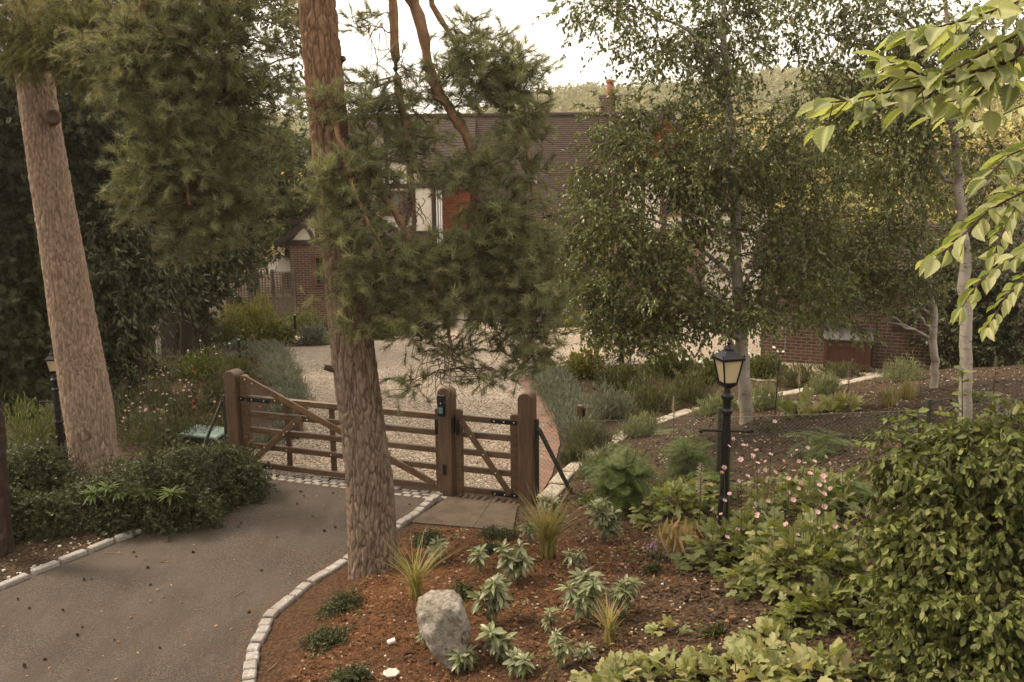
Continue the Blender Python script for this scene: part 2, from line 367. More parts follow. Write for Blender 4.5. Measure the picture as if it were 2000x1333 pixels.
m = NM('bark_chip', .9, .15); g = m.n('NewGeometry'); M['chip'] = m.col(m.ramp(g.outputs['Random Per Island'], [(0, (.03, .018, .012)), (.4, (.085, .048, .028)), (.8, (.16, .095, .055)), (1, (.28, .21, .15))]))
M['cone'] = simple('cone_brown', (.085, .048, .028), .9, .1, .4, 60)
M['limb'] = simple('orange_limb', (.17, .098, .058), .9, .1, .45, 9)
M['dead_twig'] = simple('dead_twig', (.22, .16, .11), .9, .1, .3, 10)
# --- foliage
L = leafmat
M['needle'] = L('pine_needles', [(.100, .112, .052), (.165, .180, .085), (.225, .238, .118), (.155, .160, .085), (.23, .17, .085)], .28, .5)
M['needle_l'] = L('pine_needles_left', [(.105, .112, .050), (.170, .180, .080), (.235, .242, .115), (.155, .160, .078), (.24, .18, .09)], .22, .5)
M['larch'] = L('larch_needles', [(.075, .078, .022), (.125, .125, .035), (.18, .17, .05), (.10, .10, .03)], .3, .55)
M['birch'] = L('birch_leaves', [(.050, .067, .018), (.085, .106, .028), (.128, .150, .042), (.095, .110, .036), (.20, .165, .05)], .26, .34, .5)
M['beech'] = None
M['evergreen'] = L('evergreen_leaves', [(.035, .040, .018), (.060, .067, .028), (.085, .090, .040), (.065, .070, .032)], .15, .5, .3)
M['conifer'] = L('dark_conifer', [(.018, .023, .011), (.032, .040, .018), (.052, .058, .027)], .06, .6, .2)
M['midgreen'] = L('mid_green_leaves', [(.055, .065, .022), (.085, .098, .032), (.12, .13, .045)], .35, .5)
M['palegreen'] = L('pale_sunlit_leaves', [(.26, .26, .12), (.38, .36, .18), (.48, .44, .25), (.55, .40, .22)], .4, .6, .2)  # sunlight put into the leaf colour: brighter than real leaves
M['hill_leaves'] = L('hill_leaves', [(.085, .095, .04), (.13, .135, .06), (.19, .18, .09), (.24, .19, .10)], .25, .7, .1)
M['hedge'] = L('low_hedge_leaves', [(.026, .032, .012), (.044, .053, .018), (.075, .084, .028), (.060, .062, .024)], .2, .5)
M['golden'] = L('golden_shrub', [(.12, .115, .03), (.17, .16, .045), (.21, .195, .06)], .35, .5)
M['lavender'] = L('lavender', [(.10, .115, .085), (.15, .16, .12), (.19, .20, .155), (.13, .115, .09)], .2, .7, .1)
M['santolina'] = L('santolina', [(.13, .145, .075), (.19, .20, .11), (.24, .25, .145)], .25, .7, .1)
M['dullgreen'] = L('perennials', [(.050, .055, .024), (.085, .092, .042), (.12, .12, .055), (.10, .075, .045)], .3, .6, .2)
M['anemone'] = L('anemone_leaves', [(.095, .115, .030), (.145, .165, .048), (.19, .20, .065), (.12, .135, .038), (.27, .24, .10)], .35, .45, .4)
M['palmleaf'] = L('yellowing_leaves', [(.17, .19, .062), (.23, .245, .095), (.34, .31, .15), (.16, .185, .06), (.42, .34, .19)], .35, .5, .3)
M['hellebore'] = L('hellebore_leaves', [(.125, .140, .065), (.175, .19, .095), (.24, .25, .135), (.145, .16, .075)], .25, .38, .5)
M['fern'] = L('fern_leaves', [(.060, .085, .022), (.095, .130, .036), (.13, .165, .05)], .35, .5, .3)
M['shrubleaf'] = L('shrub_leaves', [(.065, .078, .022), (.105, .124, .034), (.155, .172, .052), (.135, .125, .050)], .28, .55, .25)
M['grassblade'] = L('grass_blades', [(.17, .165, .05), (.26, .24, .09), (.34, .27, .12), (.22, .15, .06)], .35, .5, .2)
M['drygrass'] = L('dry_stems', [(.24, .17, .08), (.36, .26, .13), (.30, .19, .09)], .3, .7, .1)
M['brownleaf'] = L('dead_leaves', [(.14, .07, .03), (.24, .13, .06), (.36, .24, .13), (.10, .05, .025)], .2, .8, .1)
M['litter'] = L('pine_needle_litter', [(.08, .032, .015), (.18, .072, .028), (.29, .13, .055), (.13, .055, .026)], 0, .8, .15)
M['pinkpetal'] = L('pink_petals', [(.46, .19, .31), (.56, .33, .41), (.62, .47, .50), (.42, .13, .24)], .35, .6, .2)
M['whitepetal'] = L('white_petals', [(.68, .66, .62), (.76, .74, .70)], .3, .6, .2)
M['redpetal'] = L('red_petals', [(.28, .03, .03), (.40, .06, .045)], .3, .6, .2)
M['spike'] = L('acanthus_bracts', [(.42, .38, .30), (.30, .20, .20), (.22, .24, .12)], .3, .6, .2)
M['purple'] = L('purple_petals', [(.24, .12, .32), (.34, .20, .42)], .3, .6, .2)
M['yellow'] = simple('flower_eye', (.55, .38, .06), .8, .1, .2, 30)
M['yoak'] = L('yellowing_oak', [(.09, .095, .025), (.15, .145, .04), (.22, .18, .05), (.12, .12, .035)], .35, .45, .4)
m = NM('beech_leaves', .55, .3); g = m.n('NewGeometry'); at = m.n('Attribute', attribute_name='vein')
c = m.ramp(g.outputs['Random Per Island'], [(0, (.09, .12, .03)), (.3, (.19, .22, .065)), (.65, (.34, .345, .16)), (.85, (.40, .39, .21)), (1, (.14, .17, .05))])
c = m.mix(m.ramp(at.outputs['Fac'], [(0, (0,) * 3), (1, (.7,) * 3)]), c, (.50, .49, .26)); m.col(c)
t = m.n('BsdfTranslucent'); m.l(m.mix(1.0, c, (1.3, 1.35, .7), 'MULTIPLY'), t.inputs[0]); x = m.n('MixShader'); x.inputs[0].default_value = .42
m.l(m.b.outputs[0], x.inputs[1]); m.l(t.outputs[0], x.inputs[2]); m.l(x.outputs[0], m.out.inputs[0]); M['beech'] = m.m

# ------------------------------------------------------------ leaf templates (along +Y, face +Z, length 1)
def t_leaf(w=.55, fold=.12, droop=.12):
    V = np.array([(0, 0, 0), (-w / 2, .38, fold), (0, .45, 0), (w / 2, .38, fold), (0, 1, -droop)]); return V, [np.array([(0, 2, 1), (0, 3, 2), (1, 2, 4), (2, 3, 4)])]
def t_leaf2(w=.4, fold=.08): return np.array([(0, 0, 0), (-w / 2, .45, fold), (w / 2, .45, fold), (0, 1, -.05)]), [np.array([(0, 2, 1), (1, 2, 3)])]
def t_lance(w=.3, n=4, fold=.06, curl=.25):
    ys = np.linspace(0, 1, n + 1); V = []; Fq = []
    for y in ys:
        ww = w / 2 * (math.sin(math.pi * min(y * .95 + .05, 1)) ** .8 + .02); zc = -curl * y * y
        V += [(-ww, y, zc + fold * ww * 3), (0, y, zc), (ww, y, zc + fold * ww * 3)]
    for i in range(n): b = i * 3; Fq += [(b, b + 1, b + 4, b + 3), (b + 1, b + 2, b + 5, b + 4)]
    return np.array(V), [np.array(Fq)]
def t_lobed(rg):                                            # vine-like lobed, toothed leaf
    out = []; lob = [(-2.45, .55), (-1.25, .72), (0, 1.0), (1.25, .72), (2.45, .55)]; n = 40
    for i in range(n):
        a = -2.75 + 5.5 * i / (n - 1); r = 0
        for la, lr in lob: r = max(r, lr * max(0, 1 - abs(a - la) / .8) ** .5)
        r = max(r, .38) * (1 + (.07 if i % 2 else -.04)); out.append((r * math.sin(a) * .62, .33 + r * math.cos(a) * .66, 0))
    V = np.array([(0, .33, 0)] + [(0, 0.05, 0)] + out); rr = np.hypot(V[:, 0], V[:, 1] - .33)
    V[:, 2] = -.28 * rr ** 2 + .06 * np.sin(np.arctan2(V[:, 0], V[:, 1] - .33) * 5) * rr
    k = len(V); Fq = [(0, i + 1, i) for i in range(2, k - 1)] + [(0, 1, k - 1), (0, 2, 1)]; return V, [np.array(Fq)]
def t_tuft(rg, n=26, L=1.0, w=.045, spread=.9):             # needles about +Y
    V = []; Fq = []
    for i in range(n):
        a = rg.uniform(0, 6.283); s = rg.uniform(.25, spread); d = np.array([math.sin(s) * math.cos(a), math.cos(s), math.sin(s) * math.sin(a)])
        l = L * rg.uniform(.7, 1.1); b = np.array([0, rg.uniform(-.7, .25), 0]); sd_ = nrm(np.cross(d, rg.normal(size=3))) * w / 2
        k = len(V); V += [b - sd_, b + sd_, b + d * l]; Fq.append((k, k + 1, k + 2))
    return np.array(V), [np.array(Fq)]
def t_frond(n=12, w=.40):                                   # pinnate frond
    V = []; Fq = []
    def quad(a, d, side, l, ww):
        k = len(V); V.extend([a, a + d * l * .45 + side * ww, a + d * l, a + d * l * .45 - side * ww]); Fq.append((k, k + 1, k + 2, k + 3))
    for i in range(n):
        y = .1 + .88 * i / n; l = w * math.sin(math.pi * (.18 + .80 * (i + .5) / n)) ** .8; z = -.45 * y * y
        for s in (-1, 1):
            d = nrm(np.array([s * 1.0, .38, -.22])); quad(np.array([0, y, z]), d, np.array([0, 1, -.8 * y]) * .5, l, .058)
    for i in range(6):
        y0, y1 = i / 6, (i + 1) / 6; k = len(V); V.extend([np.array([-.008, y0, -.45 * y0 * y0]), np.array([.008, y0, -.45 * y0 * y0]), np.array([.006, y1, -.45 * y1 * y1]), np.array([-.006, y1, -.45 * y1 * y1])]); Fq.append((k, k + 1, k + 2, k + 3))
    return np.array(V), [np.array(Fq)]
def t_blade(w=.03, n=5, bend=.5):
    V = []; Fq = []
    for i in range(n + 1):
        t = i / n; ww = w / 2 * (1 - t ** 2.2) + .0008; V += [(-ww, t * (1 - .25 * bend * t), -bend * t * t), (ww, t * (1 - .25 * bend * t), -bend * t * t)]
    for i in range(n): b = i * 2; Fq.append((b, b + 1, b + 3, b + 2))
    return np.array(V), [np.array(Fq)]
def t_scale_spray(rg, n=9):                                 # flat little conifer spray
    V = []; Fq = []
    for i in range(n):
        y = i / n; l = .42 * (1 - y * .6)
        for s in (-1, 1):
            d = nrm(np.array([s, .9, rg.uniform(-.3, .1)])); a = np.array([0, y * .9, -.15 * y]); k = len(V); V += [a, a + d * l * .5 + np.array([0, .05, 0]), a + d * l, a + d * l * .5 - np.array([0, .05, 0])]; Fq.append((k, k + 1, k + 2, k + 3))
    return np.array(V), [np.array(Fq)]
R0 = np.random.default_rng(1)
T_LEAF, T_LEAF2, T_LANCE, T_LOBED, T_TUFT, T_FROND, T_SPRAY = t_leaf(), t_leaf2(), t_lance(), t_lobed(R0), t_tuft(R0), t_frond(), t_scale_spray(R0)
def t_sprig(rg, n=9):
    V = []; Fq = []
    for i in range(n):
        y = .1 + .9 * i / n; th = i * 2.4; dd_ = nrm(np.array([math.cos(th), .7, math.sin(th) * .7])); s_ = nrm(np.cross(dd_, (0, 1, .3))) * .10; a_ = np.array([0, y * .9, -.12 * y * y]); k = len(V); l = .34 * (1.1 - .4 * y); V += [a_, a_ + dd_ * l * .5 + s_, a_ + dd_ * l, a_ + dd_ * l * .5 - s_]; Fq.append((k, k + 1, k + 2, k + 3))
    return np.array(V), [np.array(Fq)]
T_SPRIG = t_sprig(R0)
T_TUFT2 = t_tuft(R0, 40, 1, .040, 1.15)

# ------------------------------------------------------------ crowns
def blob(px, py, D, rx, ry, rd, n):                         # centre given where it stands, radii in photo pixels -> metres
    c = P(px, py, D); s = 1 / ppm(c); return (c, np.array([rx * s, rd, ry * s]), n)
def crown(rg, blobs, limbs, tmpl, lsize, nspray=6, nleaf=7, clump=.35, twig=.3, droop=.3, axis_mix=.6, wood=None, twig_r=.004, bow=.15, hang=0.0, flat=.6, out=.5, link=True, up=.55):
    """clumps inside ellipsoids, each tied to the nearest limb; sprays of leaves about each clump"""
    leaves = MB(); tw = wood if wood is not None else MB(); LP = np.concatenate([np.asarray(l, float) for l in limbs]) if limbs else None
    for (c, r, n) in blobs:
        n = int(n)
        q = rnd(rg, n) * (rg.random((n, 1)) ** .42); cl = c + q * r; outd = nrm(q * r + 1e-6)
        if link and LP is not None:
            dd = np.linalg.norm(cl[:, None] - LP[None], axis=2) + .6 * np.maximum(0, cl[:, None, 2] - LP[None, :, 2]); st = LP[np.argmin(dd, 1)]
            t = np.linspace(0, 1, 7)[None, :, None]; mid = (st + cl) / 2 + np.array([0, 0, bow]) * np.linalg.norm(cl - st, axis=1)[:, None] + rg.normal(size=(n, 3)) * .06 * np.linalg.norm(cl - st, axis=1)[:, None]
            B = (1 - t) ** 2 * st[:, None] + 2 * t * (1 - t) * mid[:, None] + t * t * cl[:, None]; B[:, 1:-1] += rg.normal(size=(n, 5, 3)) * .03 * np.linalg.norm(cl - st, axis=1)[:, None, None]
            Rr = np.linspace(1, .3, 7)[None] * (twig_r * (1.2 + 1.5 * np.linalg.norm(cl - st, axis=1)))[:, None]; tw.add(*vtubes(B, Rr, 4))
        k = n * nspray; ci = np.repeat(cl, nspray, 0); od = np.repeat(outd, nspray, 0)
        d = nrm(rnd(rg, k) * np.array([1, 1, flat]) + od * out + np.array([0, 0, -droop])); root = ci + rnd(rg, k) * clump * rg.random((k, 1)) ** .5 * np.array([1, 1, .75])
        tip = root + d * twig * rg.uniform(.6, 1.2, (k, 1)); mid = (root + tip) / 2 + np.array([0, 0, .08 * twig]); tip = tip + np.array([0, 0, -hang])
        tw.add(*vtubes(np.stack([ci, root, mid, tip], 1), np.broadcast_to(np.array([1.0, .8, .6, .25]) * twig_r, (k, 4)), 3))
        u = rg.random((k, nleaf)) ** .8; pos = (1 - u)[..., None] ** 2 * root[:, None] + 2 * (u * (1 - u))[..., None] * mid[:, None] + (u ** 2)[..., None] * tip[:, None]
        pos = pos.reshape(-1, 3); nn = len(pos); ax = np.repeat(d, nleaf, 0) * axis_mix + rnd(rg, nn) * .8 + np.array([0, 0, -droop])
        no = rnd(rg, nn) * .7 + np.array([0, 0, up]); tone = np.repeat(np.repeat(rg.normal(size=n) * .12, nspray) + rg.normal(size=k) * .20, nleaf) + rg.normal(size=nn) * .12; leaves.add(*place(tmpl, pos, ax, no, lsize * rg.uniform(.65, 1.2, nn)), np.repeat(np.clip(tone, -.55, .7), len(tmpl[0])))
    return leaves, tw
def mound(rg, c, rx, ry, hh, n, tmpl, size, up=.5, shell=.45, spread=1.0, axis_up=.6, dome=1.0, wild=.07):
    """leaves filling a low dome resting on the ground"""
    q = rnd(rg, n); q[:, 2] = np.abs(q[:, 2]); rad = rg.random((n, 1)) ** shell; q = q * rad
    ph = 2.3 * c[0] + 1.7 * c[1]; lump = 1 + .20 * np.sin(q[:, 0:1] * 6 + ph) * np.cos(q[:, 1:2] * 5 + ph) + .13 * np.sin(q[:, 0:1] * 13 + q[:, 2:3] * 9 + ph) + .08 * np.sin(q[:, 1:2] * 17 + q[:, 0:1] * 21 + ph); lump = lump * np.where(rg.random((n, 1)) < wild, rg.uniform(1.0, 1.30, (n, 1)), 1); pos = q * np.array([rx, ry, hh * dome]) * lump
    pos[:, 0] += c[0]; pos[:, 1] += c[1]; pos[:, 2] += h(pos[:, 0], pos[:, 1])
    ax = nrm(q + 1e-6) * spread + rnd(rg, n) * (.55 if spread > .5 else 1.1) + np.array([0, 0, axis_up]); no = rnd(rg, n) * .6 + nrm(q + 1e-6) * .5 + np.array([0, 0, up])
    return place(tmpl, pos, ax, no, size * rg.uniform(.6, 1.2, n))
def smooth_line(pts, n=40, wob=0.0, rg=None):
    p = np.asarray(pts, float); s = np.concatenate([[0], np.cumsum(np.linalg.norm(np.diff(p, axis=0), axis=1))]); t = np.linspace(0, s[-1], n)
    q = np.stack([np.interp(t, s, p[:, i]) for i in range(p.shape[1])], 1)
    for _ in range(max(1, n // len(p) // 2)): q[1:-1] = (q[:-2] + 2 * q[1:-1] + q[2:]) / 4
    if wob and rg is not None: q[1:-1, :3] += rg.normal(size=(n - 2, 3)) * wob
    return q
def big_trunk(line, radii, rows=420, cols=130, relief=.018, cell=(9, 9, 2.6), seed=0, flare=.0, knots=()):
    """trunk with bark plates in real relief; returns an MB with the plate height as attribute"""
    pr = smooth_line(np.column_stack([line, radii]), rows); c, r = pr[:, :3], pr[:, 3]
    a = np.linspace(0, 2 * math.pi, cols, endpoint=False); ca, sa = np.cos(a), np.sin(a); V = np.empty((rows, cols, 3)); A = np.empty((rows, cols)); off = Vector((seed * 3.7, seed * 1.3, 0))
    z0 = c[0, 2]
    for i in range(rows):
        zz = c[i, 2] - z0; fl = 1 + flare * math.exp(-zz / .35)
        for j in range(cols):
            rr = r[i]; x, y = ca[j] * rr, sa[j] * rr; wv = noise.noise(Vector((x * 5, y * 5, c[i, 2] * 2)) + off) * .35
            w2 = noise.noise(Vector((x * 16, y * 16, c[i, 2] * 5)) + off) * .05
            q = Vector(((x + wv * .10 + w2 * .5) * cell[0], (y + wv * .10 - w2 * .5) * cell[1], (c[i, 2] + wv * .9 + w2) * cell[2])) + off
            dd = noise.voronoi(q)[0]; e = dd[1] - dd[0]; pl = min(1, e / .30)
            d2 = noise.voronoi(q * 2.3 + off)[0]; p2 = min(1, (d2[1] - d2[0]) / .3)
            fine = noise.noise(Vector((x * 60, y * 60, c[i, 2] * 16)) + off); pl = pl * (.72 + .28 * p2)
            lob = 1 + flare * .45 * math.exp(-zz / .3) * math.sin(a[j] * 5 + seed) + .035 * noise.noise(Vector((ca[j] * 1.5, sa[j] * 1.5, c[i, 2] * .9)) + off)
            rad = rr * fl * lob + relief * (pl - 1) + relief * .45 * fine * (.3 + pl) + relief * .3 * dd[0]
            if i == 0 and j == 0: pass
            pl = pl + .25 * fine
            V[i, j] = (c[i, 0] + ca[j] * rad, c[i, 1] + sa[j] * rad, c[i, 2]); A[i, j] = max(0, min(1, pl))
    i = np.arange(rows - 1)[:, None] * cols; j = np.arange(cols)[None]; k = (j + 1) % cols
    Fq = np.stack([i + j, i + k, i + cols + k, i + cols + j], -1).reshape(-1, 4)
    return MB().add(V.reshape(-1, 3), Fq, A.ravel())
# ============================================================ THE SETTING
def axis_pts(segs):
    out = []
    for a, b, st in segs: out += list(np.arange(a, b, st))
    return np.array(out + [segs[-1][1]])
gx = axis_pts([(-500, -60, 40), (-60, -14, 3), (-14, -6, .35), (-6, 9, .11), (9, 14, .35), (14, 60, 3), (60, 500, 40)])
gy = axis_pts([(-60, 2, 4), (2, 5, .4), (5, 21, .11), (21, 36, 1.0), (36, 60, 4), (60, 900, 40)])
X, Y = np.meshgrid(gx, gy); Zg = h(X.ravel(), Y.ravel()).reshape(X.shape)
wd = (np.abs(X) < 10) & (Y < 21) & (Y > 4)
for i, j in zip(*np.nonzero(wd & ((inside(X, Y, BANK_POLY) & (pdist(X, Y, BANK) > .15)) | (inside(X, Y, LEFT_POLY) & (pdist(X, Y, LEFT_LINE) > .15))))):
    Zg[i, j] += .022 * noise.noise(Vector((X[i, j] * 5, Y[i, j] * 5, 0)))
n = len(gx); i = np.arange(len(gy) - 1)[:, None] * n; j = np.arange(n - 1)[None]
gr = MB().add(np.stack([X.ravel(), Y.ravel(), Zg.ravel()], 1), np.stack([i + j, i + j + 1, i + j + n + 1, i + j + n], -1).reshape(-1, 4))
tag(gr.build('ground', M['soil'], smooth=True), kind='structure')

def sheet(name, poly, mat, dz=.004, step=None, hz=h):
    poly = [tuple(p[:2]) for p in poly]; pts = [Vector(p) for p in poly]; ed = [(k, (k + 1) % len(poly)) for k in range(len(poly))]
    if step:
        xs = [p[0] for p in poly]; ys = [p[1] for p in poly]
        for yy in sorted(set(list(np.arange(min(ys), max(ys), step)) + [21.0, 36.0])):
            for xx in np.arange(min(xs), max(xs), step):
                if inside(np.array(xx), np.array(yy), poly) and pdist(np.array(xx), np.array(yy), poly + [poly[0]]) > step * .3: pts.append(Vector((xx, yy)))
    vo, eo, fo, *_ = geometry.delaunay_2d_cdt(pts, ed, [], 1, 1e-5)
    V = np.array([(v.x, v.y, float(hz(v.x, v.y)) + dz) for v in vo])
    return tag(MB().add(V, np.array([f for f in fo if len(f) == 3])).build(name, mat), kind='structure')
flat = lambda x, y: 0.0
sheet('driveway', KERB_L + g2([(515, 930), (700, 950), (862, 966)]) + KERB_R[::-1] + [(-2.6, -20), (-16, -20)], M['asphalt'], .004, None, flat)
court = lambda x, y: -0.9 * min(max((y - 21) / 15, 0), 1)
GRAVEL = g2([(505, 926), (494, 905), (500, 862), (590, 838), (602, 800), (575, 760), (548, 712), (530, 664), (655, 654), (700, 640)]) + [(-9, 27), (-9, 36.5), (12, 38), (12, 20.5)] + \
    g2([(1815, 729), (1640, 745), (1480, 745), (1300, 702), (1200, 735), (1110, 712), (1062, 722), (1035, 745), (1066, 800), (1074, 860), (1050, 930), (1012, 972), (880, 955), (690, 938)])
sheet('gravel_courtyard', GRAVEL, M['gravel'], .010, 1.5, court)
sheet('paver_border', g2([(1012, 974), (1052, 976), (1078, 930), (1094, 868), (1084, 815), (1048, 758), (1030, 728), (1012, 735), (1030, 775), (1046, 822), (1052, 870), (1036, 930)]), M['paver'], .017, None, flat)
# gravel stones as real geometry near the gate, and the crumbs that spill off it
rg = np.random.default_rng(5)
def pebbles(name, label, cat, pts, s0, s1, mat, dz=.0, seed=3, flatn=.6):
    rg = np.random.default_rng(seed); n = len(pts); a = rnd(rg, n * 8).reshape(n, 8, 3)
    cube = np.array([(sx, sy, sz) for sz in (-1, 1) for sy in (-1, 1) for sx in (-1, 1)]) * .5
    s = rg.uniform(s0, s1, n); V = (cube[None] + a * .18) * s[:, None, None] * np.array([1, 1, flatn]); th = rg.uniform(0, 6.28, n); c, sn = np.cos(th)[:, None], np.sin(th)[:, None]
    V = np.stack([V[..., 0] * c - V[..., 1] * sn, V[..., 0] * sn + V[..., 1] * c, V[..., 2]], -1)
    base = np.stack([pts[:, 0], pts[:, 1], h(pts[:, 0], pts[:, 1]) + dz + s * .15], 1); V = V + base[:, None]
    q = np.array([[0, 2, 3, 1], [4, 5, 7, 6], [0, 1, 5, 4], [2, 6, 7, 3], [0, 4, 6, 2], [1, 3, 7, 5]])
    o = MB().add(V.reshape(-1, 3), (q[None] + (np.arange(n) * 8)[:, None, None]).reshape(-1, 4)).build(name, mat, loc=(0, 0, 0)); return tag(o, label, cat, kind='stuff')
def rand_in(poly, n, rg, bias=None):
    xs = [p[0] for p in poly]; ys = [p[1] for p in poly]; out = np.zeros((0, 2))
    while len(out) < n:
        q = np.stack([rg.uniform(min(xs), max(xs), n), rg.uniform(min(ys), max(ys), n)], 1); q = q[inside(q[:, 0], q[:, 1], poly)]
        if bias is not None: q = q[rg.random(len(q)) < bias(q)]
        out = np.concatenate([out, q])
    return out[:n]
m = NM('gravel_stone', .9, .2); g = m.n('NewGeometry'); M['stone'] = m.col(m.ramp(g.outputs['Random Per Island'], [(0, (.085, .06, .045)), (.3, (.21, .165, .125)), (.7, (.33, .265, .205)), (1, (.48, .43, .37))]))
near = [p for p in GRAVEL if p[1] < 17.5]
pg = rand_in(GRAVEL, 26000, rg, lambda q: (q[:, 1] < 18) * np.clip((18.5 - q[:, 1]) / 5, .15, 1))
pebbles('gravel_stones', 'loose beige gravel stones just inside the gate', 'gravel', pg, .009, .022, M['stone'], .010)

def resample(line, step):
    p = np.array(line, float); s = np.concatenate([[0], np.cumsum(np.linalg.norm(np.diff(p, axis=0), axis=1))]); n = int(s[-1] / step); t = (np.arange(n) + .5) * s[-1] / n
    q = np.stack([np.interp(t, s, p[:, 0]), np.interp(t, s, p[:, 1])], 1); e = np.stack([np.interp(t + .05, s, p[:, 0]), np.interp(t + .05, s, p[:, 1])], 1) - q
    return q, nrm(e)
def setts(name, line, step, wdt, hgt, z, mat, rows=1, seed=1, gap=.012, dz0=0):
    rg = np.random.default_rng(seed); mb = MB(); Q, T = resample(line, step)
    for (q, t) in zip(Q, T):
        nn = np.array([t[1], -t[0]])
        for r in range(rows):
            off = (r - (rows - 1) / 2) * wdt; c = q + nn * (off + rg.normal() * .004) + t * (step * .5 * (r % 2) + rg.normal() * .006)
            R = np.array([[t[0], -t[1], 0], [t[1], t[0], 0], [0, 0, 1]]); a = rg.normal() * .05; Ra = np.array([[math.cos(a), -math.sin(a), 0], [math.sin(a), math.cos(a), 0], [0, 0, 1]])
            tl = rg.normal() * .02; Rt = np.array([[1, 0, 0], [0, math.cos(tl), -math.sin(tl)], [0, math.sin(tl), math.cos(tl)]])
            mb.box((c[0], c[1], z + rg.normal() * .005), ((step - gap) * rg.uniform(.86, 1.0), (wdt - gap) * rg.uniform(.88, 1), hgt), R @ Ra @ Rt, .012)
    return tag(mb.build(name, mat), kind='structure')
KR = np.array(KERB_R); setts('kerb_right', KERB_R[:-1] + [tuple(Z(866, 964)[:2])], .165, .135, .14, -.012, M['granite'], 1, 2)
setts('kerb_left', KERB_L[:7], .36, .12, .14, -.012, M['granite'], 1, 4)
setts('threshold_setts', g2([(503, 926), (700, 951), (868, 972)]), .14, .105, .12, -.048, M['granite'], 3, 6)
setts('brick_threshold', g2([(890, 969), (1022, 985)]), .085, .21, .10, -.036, M['paver'], 1, 8)
setts('stone_edging', g2([(1068, 985), (1098, 940), (1138, 903), (1225, 851), (1340, 810), (1500, 780), (1620, 759), (1742, 735)]), .62, .27, .12, .01, M['sandstone'], 1, 9, .02)
# paving flags by the small gate
fl = MB(); a, b, c, d = [Z(*p)[:2] for p in ((800, 1022), (876, 972), (1012, 988), (1002, 1040))]; rg = np.random.default_rng(4)
for u0, u1, v0, v1 in ((0, .62, 0, 1), (.62, 1, 0, 1)):
    def bl(u, v): q = (a * (1 - u) + d * u) * (1 - v) + (b * (1 - u) + c * u) * v; return (q[0], q[1], -.04)
    e = .003; fl.prism([bl(u0 + e, v0 + e), bl(u1 - e, v0 + e), bl(u1 - e, v1 - e), bl(u0 + e, v1 - e)], (0, 0, .058 + rg.normal() * .003))
tag(fl.build('paving', M['paving']), kind='structure')

# ------------------------------------------------------------ gate posts and gates
Lp, Mp, Rp = Z(468, 918), Z(877, 967), Z(1031, 983)
Lp[2] = Mp[2] = Rp[2] = 0
gd = nrm(Mp - Lp); gnrm = np.array([gd[1], -gd[0], 0])           # towards the camera
pd = nrm(Rp - Mp); pn = np.array([pd[1], -pd[0], 0])
def rotz(d): return np.array([[d[0], -d[1], 0], [d[1], d[0], 0], [0, 0, 1]])
def round_post(name, mat, parent, c, d, wx, wy, ht, z0=-.12, edge='y'):
    """post with a half-round top, rounded across d"""
    R = rotz(d); r = wx / 2; prof = [(-r, 0), (r, 0), (r, ht - r)] + [(r * math.cos(t), ht - r + r * .85 * math.sin(t)) for t in np.linspace(.2, math.pi - .2, 9)] + [(-r, ht - r)]
    pts = [np.array(c) + R @ np.array([x, -wy / 2, 0]) + np.array([0, 0, z0 * (z == 0) + z]) for x, z in prof]
    o = MB().prism(pts, R @ np.array([0, wy, 0])).build(name, mat, parent)
    md = o.modifiers.new('bevel', 'BEVEL'); md.width = .012; md.segments = 2; md.limit_method = 'ANGLE'; return o
def post_thing(label, c, d, wx, wy, ht):
    t = thing('gate_post', label, 'gate post', c, 'wooden posts of the entrance gates'); round_post('post', M['post_wood'], t, c, d, wx, wy, ht); return t
pL = post_thing('thick round-topped wooden post at the hinge end of the wide gate beside the low hedge', Lp, gd, .20, .22, 1.56)
pM = post_thing('wooden post between the two gates with a black intercom on its face', Mp, gd, .20, .20, 1.55)
pR = post_thing('thick round-topped wooden post between the small gate and the wire mesh fence', Rp, pd, .20, .22, 1.55)
f = Mp + gnrm * .1
R = rotz(gd)
ic = MB().box(Mp + gnrm * .113 + R @ np.array([-.035, 0, 1.29]), (.12, .026, .30), R, .012).build('intercom', M['black_gloss'], pM)
kp = MB()
for kx in range(3):
    for kz in range(4): kp.box(Mp + gnrm * .128 + R @ np.array([-.055 + kx * .02, 0, 1.195 + kz * .021]), (.015, .006, .016), R)
kp.build('keypad', M['keypad'], ic)
MB().lathe(Mp + gnrm * .126 + R @ np.array([-.035, 0, 1.325]), [(.009, 0), (.009, .006), (.002, .008)], 12, R @ np.array([[1, 0, 0], [0, 0, -1], [0, 1, 0]])).build('call_button', M['steel'], ic)
MB().lathe(Mp + gnrm * .126 + R @ np.array([-.035, 0, 1.385]), [(.016, 0), (.014, .006), (.006, .008)], 14, R @ np.array([[1, 0, 0], [0, 0, -1], [0, 1, 0]])).build('camera_lens', M['black'], ic)
MB().box(Mp + gnrm * .108 + R @ np.array([-.01, 0, .40]), (.05, .02, .16), R, .006).build('gate_sensor', M['black_gloss'], pM)
MB().box(Mp + R @ np.array([.118, -.06, 1.03]), (.03, .07, .24), R, .008).build('latch_keeper', M['black_gloss'], pM)

def bolts(t, pts, nv, r=.012):
    mb = MB(); R = np.stack([nrm(np.cross((0, 0, 1), nv)), np.array([0, 0, 1.]), nv], 1)
    for p in pts: mb.lathe(p, [(r, 0), (r * .9, .006), (r * .3, .009)], 10, R)
    o = mb.build('bolt', M['steel'], t); return o
def bolts_each(t, pts, nv, r=.011):
    for p in pts: bolts(t, [p], nv, r)
